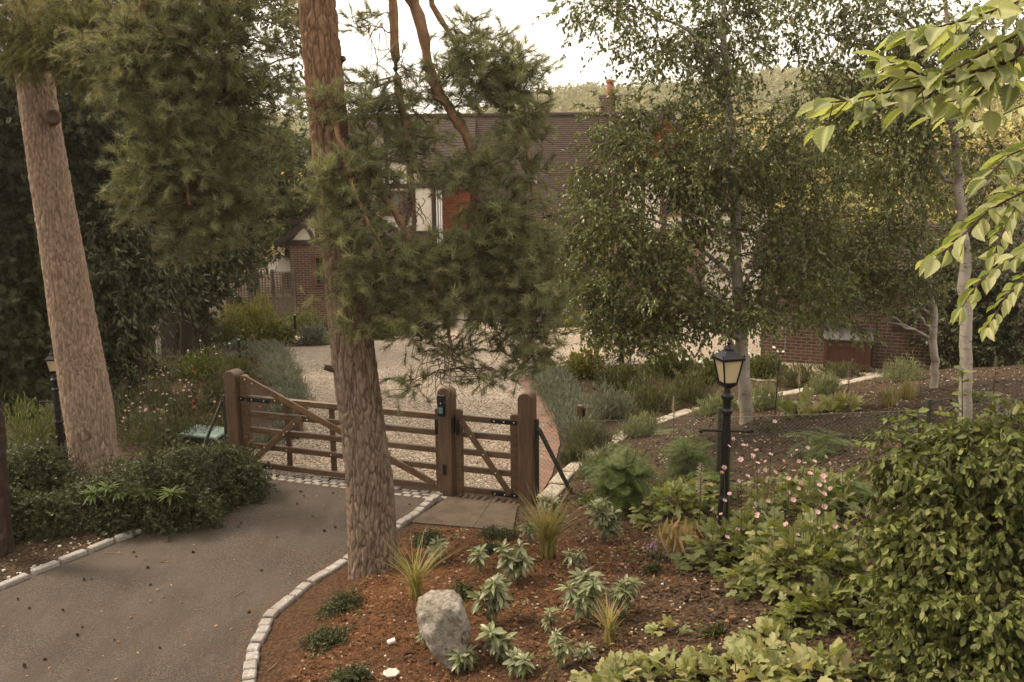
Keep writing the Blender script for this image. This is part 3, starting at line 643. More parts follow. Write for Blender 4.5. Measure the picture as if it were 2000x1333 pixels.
# wide five-bar gate
glen = np.linalg.norm(Mp - Lp); gt = thing('driveway_gate', 'wide five-bar wooden driveway gate with a long diagonal brace', 'gate', Lp + gd * .2)
def gp(s, z, o=0.0): return Lp + gd * s + np.array([0, 0, z]) + gnrm * o
s0, s1 = .17, glen - .13; RZ = [1.13, .90, .655, .41, .12]
for k, z in enumerate(RZ):
    MB().beam(gp(s0, z), gp(s1, z - .02), .055 if k else .075, .085 if k else .09, bev=.008).build('rail', M['rail_wood'], gt)
round_post('hinge_stile', M['rail_wood'], gt, gp(s0 + .02, 0), gd, .12, .10, 1.49, .02)
round_post('closing_stile', M['rail_wood'], gt, gp(s1, 0), gd, .085, .085, 1.24, .04)
MB().beam(gp(s0 + .07, 1.44, .06), gp(s1 - .05, .16, .06), .032, .095, bev=.006).build('brace', M['brace_wood'], gt)
MB().beam(gp(s0 + .09, .16, .058), gp(1.17, .93, .058), .028, .09, bev=.006).build('brace', M['brace_wood'], gt)
for s in (.87, 1.62, 2.40): MB().box(gp(s, .62, -.05), (.085, .03, 1.06), R, .005).build('upright', M['rail_wood'], gt)
for z in (1.13, .12):
    MB().beam(gp(.08, z - .005, .044), gp(.62, z - .012, .044), .012, .06, bev=.003).build('hinge_strap', M['black'], gt)
bolts_each(gt, [gp(.14, 1.125, .05), gp(.33, 1.122, .05), gp(.54, 1.118, .05), gp(.30, .113, .05), gp(.54, .108, .05), gp(s0 + .08, 1.43, .077), gp(s0 + .2, 1.375, .077),
                gp(.87, 1.10, .077), gp(.75, 1.145, .077), gp(1.62, .88, .03), gp(1.05, .82, .075), gp(1.28, .905, .077), gp(.87, .645, .077), gp(.93, .70, .075), gp(.87, .40, .03), gp(.52, .42, .075), gp(1.62, .40, .03), gp(2.40, .89, .03), gp(2.4, .64, .03), gp(2.45, .42, .077)], gnrm)
MB().box(gp(s1 - .01, .98, .055), (.045, .028, .22), R, .006).build('latch_box', M['black_gloss'], gt)
# small gate
pt = thing('pedestrian_gate', 'small five-bar wooden side gate with one diagonal brace', 'gate', Mp + pd * .2); plen = np.linalg.norm(Rp - Mp)
def pp(s, z, o=0.0): return Mp + pd * s + np.array([0, 0, z]) + pn * o
R2 = rotz(pd); q0, q1 = .175, plen - .17
for k, z in enumerate([1.12, .89, .645, .40, .11]):
    MB().beam(pp(q0, z), pp(q1, z - .005), .055 if k else .07, .085, bev=.008).build('rail', M['rail_wood'], pt)
round_post('latch_stile', M['rail_wood'], pt, pp(q0, 0), pd, .09, .085, 1.25, .04)
round_post('hinge_stile', M['rail_wood'], pt, pp(q1, 0), pd, .12, .085, 1.24, .04)
MB().beam(pp(q0 + .05, 1.09, .058), pp(q1 - .06, .12, .058), .03, .085, bev=.006).build('brace', M['brace_wood'], pt)
for z in (1.115, .105): MB().beam(pp(q1 - .33, z, .046), pp(q1 + .07, z - .004, .046), .012, .062, bev=.003).build('hinge_strap', M['black'], pt)
bolts_each(pt, [pp(q1 - .28 + .14 * k, z, .053) for z in (1.113, .103) for k in range(3)] + [pp(q0 + .05 + (1.09 - z) / .97 * (q1 - q0 - .11), z, .074) for z in (.89, .645, .40)], pn)
MB().box(pp(q0 - .005, .99, .052), (.04, .03, .22), R2, .006).build('latch_box', M['black_gloss'], pt)

# ------------------------------------------------------------ wire mesh fence on the right, stake and wire on the left
F0 = Rp + pd * .115; F1 = P(1406, 816, 11.2); F2 = P(1813, 802, 10.0)
fp = [np.array([F0[0], F0[1], 1.13]), F1, F2, F2 + np.array([2.2, -.7, .5])]
ft = thing('chain_link_fence', 'rusty chain-link wire fence climbing the bank from the small gate', 'fence', (F0[0], F0[1], 0))
net = MB(); rr = .0016
for A, B in zip(fp[:-1], fp[1:]):
    za, zb = float(h(A[0], A[1])) + .03, float(h(B[0], B[1])) + .03; L_ = np.linalg.norm((B - A)[:2]); n = int(L_ / .055); H_ = .95
    def at(s, v):                                            # s along 0..1, v height 0..1
        q = A + (B - A) * s; lo = za + (zb - za) * s; return np.array([q[0], q[1], lo + (q[2] - lo) * v])
    for k in range(-int(H_ / .055), n + int(H_ / .055)):
        for sg in (1, -1):
            a0, a1 = k * .055 / L_, (k * .055 + sg * H_) / L_; v0, v1 = 0, 1
            if min(a0, a1) > 1 or max(a0, a1) < 0: continue
            t0 = 0 if 0 <= a0 <= 1 else ((0 if a0 < 0 else 1) - a0) / (a1 - a0); t1 = 1 if 0 <= a1 <= 1 else ((1 if a1 > 1 else 0) - a0) / (a1 - a0)
            if t1 > t0: net.add(*vtubes(np.array([[at(a0 + (a1 - a0) * t0, t0), at(a0 + (a1 - a0) * t1, t1)]]), np.full((1, 2), rr), 3))
net.build('mesh', M['wire'], ft)
MB().tube(smooth_line(fp, 30), .003, 5).build('top_wire', M['wire'], ft)
MB().box(np.array([F0[0], F0[1], .55]) + pd * .02, (.045, .045, 1.25), R2, .004).build('end_stake', M['green_stake'], ft)
for q in (F1, F2):
    z0 = float(h(q[0], q[1])); MB().box((q[0], q[1], (q[2] + z0) / 2), (.05, .05, q[2] - z0 + .25), None, .004).build('stake', M['green_stake'], ft)
sa, sb = P(1052, 838, 12.05), Z(1122, 962, .1); MB().beam(sa, sb - np.array([0, 0, .1]), .05, .05, bev=.004).build('strut', M['green_stake'], ft)
q = Lp - gd * .2; st = thing('fence_stake', 'dark angle-iron stake with sloping stay left of the wide gate', 'fence stake', q)
MB().box(q + np.array([0, 0, .55]), (.045, .045, 1.2), R, .004).build('upright', M['green_stake'], st)
sa = q + np.array([-.03, 0, 1.05]); MB().beam(sa, q + np.array([-.48, -.3, -.05]), .04, .04, bev=.004).build('stay', M['green_stake'], st)

def small_post(label, px, py, ht, wdt=.10):                   # short timber post carrying a photocell
    c = Z(px, py); t = thing('sensor_post', label, 'post', c, 'short posts carrying gate sensors')
    MB().box(c + np.array([0, 0, ht / 2 - .05]), (wdt, wdt, ht + .1), R, .01).build('post', M['post_wood'], t)
    b = MB().box(c + np.array([.058, -.0, ht - .12]), (.05, .07, .15), R, .008).build('sensor', M['black_gloss'], t); return t
small_post('short wooden post with black sensor standing on the gravel behind the wide gate', 585, 857, .62)
small_post('short wooden post with black sensor standing in the lavender beyond the mesh fence', 1133, 850, .52)
def bollard(label, px, py, ht, r=.035):
    c = Z(px, py); t = thing('bollard_light', label, 'garden light', c, 'small black bollard lights around the courtyard')
    MB().lathe(c + np.array([0, 0, -.05]), [(r, 0), (r, ht), (r * .7, ht + .002)], 12).build('post', M['black'], t)
    MB().lathe(c + np.array([0, 0, ht - .05 + .003]), [(r * .7, 0), (r * .7, .035)], 12).build('lens', M['white'], t)
    MB().lathe(c + np.array([0, 0, ht - .05 + .04]), [(r * 1.08, 0), (r * 1.08, .018), (r * .5, .03)], 12).build('cap', M['black'], t)
bollard('black bollard light in the bed behind the left gate post, the nearer of two', 476, 772, .45)
bollard('black bollard light among grey-green edging plants, further from the gate', 468, 700, .50)
bollard('black bollard light at the far edge of the gravel near the house', 577, 645, .48)
# pale green lid on a dark box beside the left stake
c = Z(405, 880); bx = thing('service_box', 'low dark box with a long pale green lid among the plants', 'box', c)
MB().box(c + np.array([0, 0, .12]), (.62, .38, .34), R, .01).build('body', M['green_box'], bx)
MB().box(c + np.array([0, 0, .31]), (.70, .44, .045), R @ np.array([[1, 0, 0], [0, .99, -.1], [0, .1, .99]]), .008).build('lid', M['teal'], bx)

# ------------------------------------------------------------ lamp posts
def lamp(label, c, H, s, ladder=True, rz=.25):
    """Victorian lamp: fluted column, ladder bar, four-sided tapering lantern with crown and finial; s = lantern scale"""
    c = np.array(c, float); t = thing('street_lamp', label, 'lamp post', c, 'black lantern lamp posts'); zc = c + np.array([0, 0, 0])
    zb = H - .52 * s                                              # where the lantern frame begins
    col = MB().lathe(c, [(.085, -.2), (.085, .12), (.062, .16), (.052, .55), (.06, .58), (.046, .62), (.042, zb - .62), (.050, zb - .60), (.040, zb - .45), (.038, zb - .30), (.052, zb - .285), (.052, zb - .26), (.036, zb - .24), (.040, zb - .16), (.058, zb - .14), (.058, zb - .115), (.035, zb - .09), (.022, zb - .02)], 18)
    col.build('column', M['black'], t, smooth=False)
    lb = MB().tube([c + np.array([-.24, 0, zb - .45]), c + np.array([.24, 0, zb - .47])], .013, 8)
    for e in (-.24, .24): lb.lathe(c + np.array([e, 0, zb - .46 - .02]), [(.008, 0), (.02, .012), (.02, .028), (.008, .04)], 10)
    if ladder: lb.build('ladder_bar', M['black'], t)
    a0 = math.pi / 4 + rz; r0, r1 = .075 * s * 1.414, .125 * s * 1.414; z0, z1 = zb + .0, zb + .30 * s
    MB().lathe(c, [(r0 * .5, z0 - .05 * s), (r0 * .95, z0 - .01), (r0 * 1.08, z0), (r0 * 1.08, z0 + .014)], 4, None, a0).build('base_ring', M['black'], t)
    MB().lathe(c, [(r0 * .93, z0 + .016), (r1 * .93, z1 - .012)], 4, None, a0).build('glass', M['lantern_glass'], t)
    for k in range(4):
        a = a0 + k * math.pi / 2; d = np.array([math.cos(a), math.sin(a), 0])
        MB().beam(c + d * r0 + np.array([0, 0, z0]), c + d * r1 + np.array([0, 0, z1]), .017 * s, .017 * s, up=d).build('frame_bar', M['black'], t)
        MB().lathe(c + d * r1 * 1.06 + np.array([0, 0, z1 - .004]), [(.014 * s, 0), (.016 * s, .02 * s), (.006 * s, .03 * s), (.009 * s, .042 * s), (.001, .062 * s)], 8).build('corner_finial', M['black'], t)
    rf = MB().lathe(c, [(r1 * 1.12, z1 - .012), (r1 * 1.14, z1 + .012), (r1 * .98, z1 + .03 * s), (r1 * .50, z1 + .085 * s), (r1 * .40, z1 + .10 * s)], 4, None, a0).build('canopy', M['black'], t)
    MB().lathe(c, [(r1 * .30, z1 + .098 * s), (r1 * .36, z1 + .115 * s), (r1 * .26, z1 + .145 * s), (.012 * s, z1 + .16 * s), (.022 * s, z1 + .175 * s), (.024 * s, z1 + .19 * s), (.010 * s, z1 + .205 * s), (.013 * s, z1 + .215 * s), (.001, z1 + .25 * s)], 16).build('finial', M['black'], t)
    return t
c = G(1411, 1086); top = P(1420, 664, c[1]); lamp('black cast-iron lantern lamp post standing in the pink anemones on the bank', c, top[2] - c[2], .80)
c = np.array([*P(130, 800, 13.6)[:2], 0]); c[0] = P(102, 700, 13.6)[0]; c[2] = float(h(c[0], c[1])); top = P(102, 684, 13.6)
lamp('black lantern lamp post half hidden behind the leaning pine trunk', c, top[2] - c[2], .62)

# ------------------------------------------------------------ the house
def roof_slope(mb, a, b, c, d, n, th=.024):
    """tiled slope: a-b eaves, d-c ridge; n overlapping courses, each a tilted strip with a real lip"""
    a, b, c, d = map(lambda v: np.array(v, float), (a, b, c, d)); up = nrm(np.cross(b - a, d - a)); up = up if up[2] > 0 else -up
    for k in range(n):
        t0, t1 = k / n, (k + 1.15) / n; p0, p1 = a + (d - a) * t0, b + (c - b) * t0; q0, q1 = a + (d - a) * min(t1, 1), b + (c - b) * min(t1, 1); o = up * th
        V = [p0 + o, p1 + o, q1 + up * .006, q0 + up * .006, p0, p1]; mb.add(V, np.array([(0, 1, 2, 3), (4, 5, 1, 0)]))
    return mb
ho = thing('tudor_house', 'half-timbered brick and tile house beyond the gravel courtyard', 'house', (0, 36, -.9))
def gable(cx, D, zb, ze, za, hw, Db, wallmat, over=.32, flare=.35, upper=None, n=22, sideL=True):
    """front-facing gable: wall, roof, barge boards. returns roof object"""
    wall = MB().prism([(cx - hw, D, zb), (cx + hw, D, zb), (cx + hw, D, ze)] + [(cx, D, za - .12), (cx - hw, D, ze)], (0, Db - D, 0)).build('wall', wallmat, ho)
    rf = MB(); rr = []
    for sg in (-1, 1):
        e = np.array([cx + sg * (hw + over), 0, ze - .05]); kx = cx + sg * (hw * .62); kz = ze + (za - ze) * .42 - .02; ap = np.array([cx, 0, za])
        for (p, q, m_) in ((e, np.array([kx, 0, kz]), int(n * .4)), (np.array([kx, 0, kz]), ap, int(n * .6))):
            f = np.array([0, D - .35, 0]); k = np.array([0, Db, 0]); roof_slope(rf, *( (p + f, p + k, q + k, q + f) if sg > 0 else (p + k, p + f, q + f, q + k)), m_)
        bb = MB()
        for (p, q) in ((e, np.array([kx, 0, kz])), (np.array([kx, 0, kz]), ap)):
            y = np.array([0, D - .34, 0]); dn = np.array([0, 0, -.26]); bb.prism([p + y, q + y, q + y + dn, p + y + dn * .8], (0, .045, 0))
        bb.build('barge_board', M['timber'], ho)
        sf = MB(); dn = np.array([0, 0, -.06])
        for (p, q) in ((e, np.array([kx, 0, kz])), (np.array([kx, 0, kz]), ap)): sf.prism([p + np.array([0, D - .33, 0]) + dn, q + np.array([0, D - .33, 0]) + dn, q + np.array([0, Db, 0]) + dn, p + np.array([0, Db, 0]) + dn], (0, 0, -.05))
        sf.build('soffit', M['timber'], ho)
    return rf.build('roof', M['roof'], ho), wall
def panel(x0, x1, z0, z1, D, mat=None, th=.02): return MB().box(((x0 + x1) / 2, D - th / 2, (z0 + z1) / 2), (x1 - x0, th, z1 - z0)).build('render_panel', mat or M['render'], ho)
def beam2(p, q, wd, D, o=.05):                                  # timber on a wall face facing -Y
    a = np.array([p[0], D - o, p[1]]); b = np.array([q[0], D - o, q[1]]); return MB().beam(a, b, wd, .045, up=(0, -1, 0)).build('timber', M['timber'], ho)
def arc_timber(cx, cz, r, a0, a1, wd, D, o=.05):
    mb = MB(); t = np.linspace(a0, a1, 9)
    mb.prism([(cx + (r) * math.cos(x), D - o, cz + r * math.sin(x)) for x in t] + [(cx + (r - wd) * math.cos(x), D - o, cz + (r - wd) * math.sin(x)) for x in t[::-1]], (0, .04, 0)); mb.build('curved_timber', M['timber'], ho)
def window(x0, x1, z0, z1, D, nx=2, nz=3, curtain=False):
    f = MB(); e = .06; d = .05
    for (cx, cz, sx, sz) in (((x0 + x1) / 2, z0, x1 - x0 + e, e), ((x0 + x1) / 2, z1, x1 - x0 + e, e), (x0, (z0 + z1) / 2, e, z1 - z0 - e), (x1, (z0 + z1) / 2, e, z1 - z0 - e)): f.box((cx, D - .04, cz), (sx, .09, sz))
    for k in range(1, nx): f.box((x0 + (x1 - x0) * k / nx, D - .042, (z0 + z1) / 2), (.055, .08, z1 - z0 - e))
    fo = f.build('window', M['frame_wood'], ho)
    MB().box(((x0 + x1) / 2, D - .022, (z0 + z1) / 2), (x1 - x0 - .05, .012, z1 - z0 - .05)).build('pane', M['window_glass'], fo)
    g = MB()
    for k in range(1, nx * 3):
        if k % 3: g.box((x0 + (x1 - x0) * k / (nx * 3), D - .034, (z0 + z1) / 2), (.012, .01, z1 - z0 - e))
    for k in range(1, nz * 2): g.box(((x0 + x1) / 2, D - .036, z0 + (z1 - z0) * k / (nz * 2)), (x1 - x0 - e, .01, .012))
    g.build('lead_lattice', M['lead'], fo)
# tall left gable
e = P(868, 366, 33.2); ap = P(750, 236, 33.2); hw = (e[0] - ap[0]) - .32; cx = ap[0]; zf = P(800, 456, 33.5)[2]; D1 = 33.5
gable(cx, D1, -.8, e[2] + .08, ap[2], hw, 41, M['brick'])
panel(cx - hw + .02, cx + hw - .02, zf, e[2] + .02, D1, th=.03); MB().prism([(cx - hw + .02, D1 - .03, e[2] + .03), (cx + hw - .02, D1 - .03, e[2] + .03), (cx, D1 - .03, ap[2] - .2)], (0, .029, 0)).build('render_panel', M['render'], ho)
for z in (zf, e[2] + .05, e[2] + .95): beam2((cx - hw * (1 if z < e[2] + .5 else .52), z), (cx + hw * (1 if z < e[2] + .5 else .52), z), .16, D1, .055)
for s in (-1, -.56, .56, 1): beam2((cx + s * (hw - .08), zf + .08), (cx + s * (hw - .08), e[2] - .03), .15, D1, .06)
for s in (-.45, 0, .45): beam2((cx + s * hw, e[2] + .13), (cx + s * hw, e[2] + (1 - abs(s)) * (ap[2] - e[2]) - .3), .13, D1, .06)
xw = lambda px: P(px, 400, D1)[0]; zw = lambda py: P(780, py, D1)[2]
window(xw(742), xw(806), zw(420), zw(374), D1 - .03, 3, 3); window(xw(690), xw(722), zw(420), zw(376), D1 - .03, 1, 3)
pp_ = MB()
for k, px in enumerate((853, 858, 862)): x = P(px, 400, D1 - .1)[0]; pp_.tube([(x, D1 - .12, e[2] - .1), (x, D1 - .12, zf - .8)], .022 if k != 1 else .03, 8)
pp_.build('rain_pipe', M['white'], ho)
# low left wing
e = P(546, 488, 30.7); ap = P(650, 366, 30.7); cx2 = ap[0]; hw2 = cx2 - P(567, 520, 31)[0]; D2 = 31.0
gable(cx2, D2, -.75, P(567, 478, 31)[2] + .12, ap[2], hw2, 36, M['brick'], over=.40)
ze = P(600, 474, 31)[2]
MB().prism([(cx2 - hw2 + .05, D2 - .03, ze), (cx2 + hw2 - .05, D2 - .03, ze), (cx2 + hw2 * .5, D2 - .03, ze + .85), (cx2, D2 - .03, ap[2] - .35), (cx2 - hw2 * .5, D2 - .03, ze + .85)], (0, .029, 0)).build('render_panel', M['render'], ho)
beam2((cx2 - hw2 - .05, ze), (cx2 + hw2 + .05, ze), .17, D2)
beam2((cx2 - .62, ze + .08), (cx2 - .62, ze + 1.25), .13, D2, .06); beam2((cx2 + .62, ze + .08), (cx2 + .62, ze + 1.25), .13, D2, .06); beam2((cx2 - .62, ze + .8), (cx2 + .62, ze + .8), .13, D2, .064)
for s in (-1, 1): arc_timber(cx2 + s * 1.42, ze + .02, .72, 0 if s < 0 else math.pi, math.pi * .62 if s < 0 else math.pi * .38, .12, D2, .062)
window(P(616, 520, 31)[0], P(700, 520, 31)[0], P(640, 556, 31)[2], P(640, 502, 31)[2], D2, 3, 2); window(P(716, 555, 31)[0], P(741, 555, 31)[0], P(725, 578, 31)[2], P(725, 538, 31)[2], D2, 1, 2)
# main range
def rz_(px, py, D): return P(px, py, D)
rL, rR = P(690, 225, 41), P(1262, 229, 41); zr = (rL[2] + rR[2]) / 2; xL, xR = -8.0, rR[0] + .3
e1 = P(905, 370, 36.8); e2 = P(1080, 466, 36.2); xk = P(925, 400, 36.8)[0]
MB().box(((xL + xk) / 2, 39, (e1[2] - .9) / 2), (xk - xL, 4, e1[2] + .9)).build('wall', M['brick'], ho)
MB().box(((e1[0] - .9 + xk) / 2, 36.985, (e1[2] + P(880, 455, 37)[2]) / 2), (xk - e1[0] + .9, .05, e1[2] - P(880, 455, 37)[2])).build('tile_hanging', M['tile_hung'], ho)
MB().box(((xk + xR) / 2, 39.5, (e2[2] - .9) / 2 - .06), (xR - xk - .1, 3, e2[2] + .78)).build('wall', M['brick_dark'], ho)
rf = MB(); roof_slope(rf, (xL, 36.7, e1[2]), (xk, 36.7, e1[2]), (xk, 41, zr), (xL, 41, zr), 26); roof_slope(rf, (xk, 36.1, e2[2]), (xR, 36.1, e2[2]), (xR, 41, zr), (xk, 41, zr), 58)
rf.add([(xL, 41, zr), (xR, 41, zr), (xR, 46, e2[2]), (xL, 46, e2[2])], np.array([(0, 1, 2, 3)])); rfo = rf.build('roof', M['roof'], ho)
MB().tube([(xL, 41, zr + .02), (xR, 41, zr + .02)], .11, 8).build('ridge_tiles', M['roof'], rfo)
MB().prism([(xR - .02, 36.4, e2[2] - .1), (xR - .02, 45.7, e2[2] - .1), (xR - .02, 41, zr - .06)], (.02, 0, 0)).build('wall', M['tile_hung'], ho)
MB().box(((xk + xR) / 2, 36.15, e2[2] - .1), (xR - xk, .1, .16)).build('gutter_board', M['timber'], ho)
for px in (1062, 1092, 1116): x = P(px, 480, 36.4)[0]; MB().box((x, 36.4, e2[2] / 2 - .62), (.16, .16, e2[2] + .5)).build('porch_post', M['timber'], ho)
MB().box((P(1090, 520, 37.9)[0], 37.95, .2), (1.3, .1, 2.2), None).build('door', M['timber'], ho)
ch = P(1186, 192, 42); cb = P(1186, 240, 42); cht = MB().box((ch[0], 42, (ch[2] + cb[2]) / 2 - .4), (.62, .62, ch[2] - cb[2] + .9)).build('chimney', M['brick'], rfo)
MB().box((ch[0], 42, ch[2] + .04), (.76, .76, .12)).box((ch[0], 42, ch[2] - .12), (.69, .69, .09)).build('chimney_cap', M['brick'], rfo)
MB().lathe((ch[0] + .1, 42, ch[2] + .1), [(.17, 0), (.15, .1), (.13, .5), (.17, .56), (.17, .66), (.13, .68)], 14).build('chimney_pot', M['pot'], rfo)
MB().box((P(1047, 355, 37.6)[0], 38.2, P(1047, 358, 37.6)[2] + .1), (.12, .12, .5)).build('roof_vent', M['white'], rfo)
# right gable behind the birch
e = P(1196, 340, 33.7); ap = P(1302, 206, 33.7); cx3 = ap[0]; hw3 = cx3 - e[0] - .32; D3 = 34.0; zf3 = P(1300, 452, 34)[2]
gable(cx3, D3, -.85, e[2] + .08, ap[2], hw3, 41, M['brick'])
MB().prism([(cx3 - hw3, D3 - .04, e[2] - .08), (cx3 + hw3, D3 - .04, e[2] - .08), (cx3, D3 - .04, ap[2] - .2)], (0, .039, 0)).build('tile_hanging', M['tile_hung'], ho)
panel(cx3 - hw3, cx3 + hw3, zf3, e[2] - .1, D3, th=.03)
for s in (-1, -.5, 0, .5, 1): beam2((cx3 + s * (hw3 - .07), zf3), (cx3 + s * (hw3 - .07), e[2] - .1), .14, D3)
for z in (zf3, e[2] - .1): beam2((cx3 - hw3, z), (cx3 + hw3, z), .16, D3, .06)
window(cx3 - .1, cx3 + .9, zf3 + .55, zf3 + 1.5, D3 - .03, 2, 3); window(cx3 - .9, cx3 + .9, .1, 1.3, D3, 3, 3)
# wing between right gable and garage: rendered wall with tiled roof
a = P(1380, 400, 37)[0]; MB().box((a + 1.2, 39, 1.2), (2.4, 4, 4.2)).build('wall', M['render'], ho)
r2 = MB(); roof_slope(r2, (a, 36.6, 3.2), (a + 2.6, 36.6, 3.2), (a + 2.6, 39, 4.5), (a, 39, 4.5), 14); r2.add([(a, 39, 4.5), (a + 2.6, 39, 4.5), (a + 2.6, 41.5, 3.2), (a, 41.5, 3.2)], np.array([(0, 1, 2, 3)])); r2.build('roof', M['roof'], ho)

# garage outbuilding
A = Z(1485, 704); B = Z(1815, 728); u = nrm(B - A); u[2] = 0; u = nrm(u); nv = np.array([u[1], -u[0], 0]); Rg = rotz(u)
ga = thing('brick_garage', 'low brick garage with tiled roof behind the birch trees', 'garage', A); L_ = 5.2; Dp = 4.4; Hh = 2.32
def gq(s, z, o=0.0): return A + u * s + nv * o + np.array([0, 0, z])
wl = MB().box(gq(L_ / 2, Hh / 2 - .15, -Dp / 2), (L_, Dp, Hh + .3), None if False else Rg)
# brick mapping follows the wall: build in a local frame
wo = MB().box((L_ / 2, Dp / 2, Hh / 2 - .15), (L_, Dp, Hh + .3)).build('wall', M['brick'], None, (0, 0, 0)); wo.parent = ga; wo.rotation_euler = (0, 0, math.atan2(u[1], u[0]))
g_r = MB(); gh = .78; roof_slope(g_r, gq(-.3, Hh - .08, .38), gq(L_ + .3, Hh - .08, .38), gq(L_ + .3, Hh + gh, -Dp / 2), gq(-.3, Hh + gh, -Dp / 2), 17); roof_slope(g_r, gq(L_ + .3, Hh - .08, -Dp - .38), gq(-.3, Hh - .08, -Dp - .38), gq(-.3, Hh + gh, -Dp / 2), gq(L_ + .3, Hh + gh, -Dp / 2), 20)
gro = g_r.build('roof', M['roof'], ga)
MB().prism([gq(-.02, Hh - .05, 0), gq(-.02, Hh - .05, -Dp), gq(-.02, Hh + gh - .1, -Dp / 2)], u * .1).build('gable_end', M['timber'], ga)
MB().beam(gq(-.32, Hh - .12, .36), gq(L_ + .3, Hh - .12, .36), .10, .10).build('gutter', M['pipe'], ga)
MB().tube([gq(.30, Hh - .1, .34), gq(.30, Hh - .3, .06), gq(.30, .03, .06)], .034, 8).build('downpipe', M['pipe'], ga)
MB().tube([gq(.52, .95, .03), gq(.55, .9, .05), gq(.55, .02, .05)], .016, 6).build('water_pipe', M['blue_pipe'], ga)
gv = MB().box(gq(3.0, 1.12, .01), (.42, .05, .5), Rg).build('vent_window', M['timber'], ga)
c = gq(1.95, 0, .30); sb = thing('storage_box', 'reddish wooden storage box with grey lid against the garage wall', 'storage box', c)
Rr = Rg; MB().box(c + np.array([0, 0, .36]), (.98, .50, .62), Rr, .01).build('body', M['box_wood'], sb)
pl = MB()
for k in range(2): pl.box(c + Rr @ np.array([0, -.255, 0]) + np.array([0, 0, .12 + .46 * k]), (.96, .02, .09), Rr)
for k in (-1, 1): pl.box(c + Rr @ np.array([k * .44, -.258, 0]) + np.array([0, 0, .35]), (.08, .02, .6), Rr)
pl.build('batten', M['box_wood'], sb)
tl = .33; Rt = Rr @ np.array([[1, 0, 0], [0, math.cos(tl), -math.sin(tl)], [0, math.sin(tl), math.cos(tl)]]); MB().box(c + np.array([0, 0, .78]), (1.06, .60, .05), Rt, .01).build('lid', M['lead'], sb)
for k in (-1, 1): MB().box(c + Rr @ np.array([k * .4, 0, 0]) + np.array([0, 0, .03]), (.08, .4, .08), Rr).build('foot', M['box_wood'], sb)

# trellis and parasol by the left wing
def trellis(label, px0, px1, pyt, pyb, D, nx, nz, mat, posts):
    a, b = P(px0, pyt, D), P(px1, pyt, D); z1 = (a[2] + b[2]) / 2; z0 = P(px0, pyb, D)[2]; zg = float(h(a[0], D)); t = thing('trellis_fence', label, 'fence', ((a[0] + b[0]) / 2, D, zg)); mb = MB()
    for k in range(nx + 1): mb.box((a[0] + (b[0] - a[0]) * k / nx, D, (z0 + z1) / 2), (.028, .02, z1 - z0))
    for k in range(nz + 1): mb.box(((a[0] + b[0]) / 2, D - .021, z0 + (z1 - z0) * k / nz), (b[0] - a[0], .02, .028))
    mb.build('lattice', mat, t)
    for s in posts: x = a[0] + (b[0] - a[0]) * s; MB().box((x, D + .04, (z1 + .08 + zg) / 2), (.11, .07, z1 + .08 - zg), None, .008).build('post', mat, t)
    if z0 > zg + .2: MB().box(((a[0] + b[0]) / 2, D + .01, (z0 - .03 + zg) / 2), (b[0] - a[0], .02, z0 - zg - .06)).build('board_panel', mat, t)
trellis('grey garden trellis fence reaching the brick corner of the house', 440, 570, 532, 578, 30.4, 22, 9, M['grey_wood'], (0, .35, .70, 1))
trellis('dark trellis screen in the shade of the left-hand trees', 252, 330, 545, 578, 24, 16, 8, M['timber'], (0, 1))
c = P(552, 560, 34); c[2] = float(h(c[0], 34)); pa = thing('garden_parasol', 'pale ribbed garden parasol showing beyond the trellis fence', 'parasol', c); tz = P(552, 500, 34)[2]
MB().tube([c, (c[0], c[1], tz)], .025, 8).build('pole', M['grey_wood'], pa)
MB().lathe((c[0], c[1], 0), [(1.05, tz - .52), (.55, tz - .22), (.04, tz)], 8).build('canopy', M['render'], pa)
for k in range(8): a = k * math.pi / 4; MB().beam((c[0] + 1.05 * math.cos(a), c[1] + 1.05 * math.sin(a), tz - .50), (c[0] + .04 * math.cos(a), c[1] + .04 * math.sin(a), tz + .02), .02, .02).build('rib', M['timber'], pa)

# irrigation hoses on the bank, plant stake
for k, (lab, pts) in enumerate((('black irrigation hose on the bank, the one highest up the slope', [(1470, 831), (1569, 812), (1640, 797), (1740, 777), (1817, 762)]),
                 ('black irrigation hose on the bank, second from the stone edging', [(1440, 859), (1540, 843), (1640, 824), (1738, 808), (1812, 793), (1880, 782)]),
                 ('black irrigation hose passing just above the small bright fern', [(1500, 894), (1600, 869), (1700, 852), (1812, 835), (1900, 812)]),
                 ('black irrigation hose lowest on the bank beside the leafy shrub', [(1640, 908), (1720, 888), (1800, 871), (1880, 860)]))):
    p = np.array([G(*q) for q in pts]); p = smooth_line(p, 50); p[:, 2] = h(p[:, 0], p[:, 1]) + .012 + .012 * np.sin(np.arange(50) * .7 + k)
    tag(MB().tube(p, .009, 6).build('irrigation_hose', M['black'], loc=p[0]), lab, 'hose', 'irrigation hoses laid along the bank')
c = G(1503, 905); t_ = P(1522, 702, c[1] + .1); s_ = thing('plant_support', 'thin tall iron rod support standing alone behind the anemones', 'plant support', c)
MB().tube([c - np.array([0, 0, .1]), (c + t_) / 2 + np.array([.01, 0, 0]), t_], .007, 6).build('rod', M['black'], s_)
MB().tube([t_ + np.array([.05 * math.cos(a) - .05, 0, .05 * math.sin(a)]) for a in np.linspace(0, 4.6, 12)], .006, 6).build('hook', M['black'], s_)
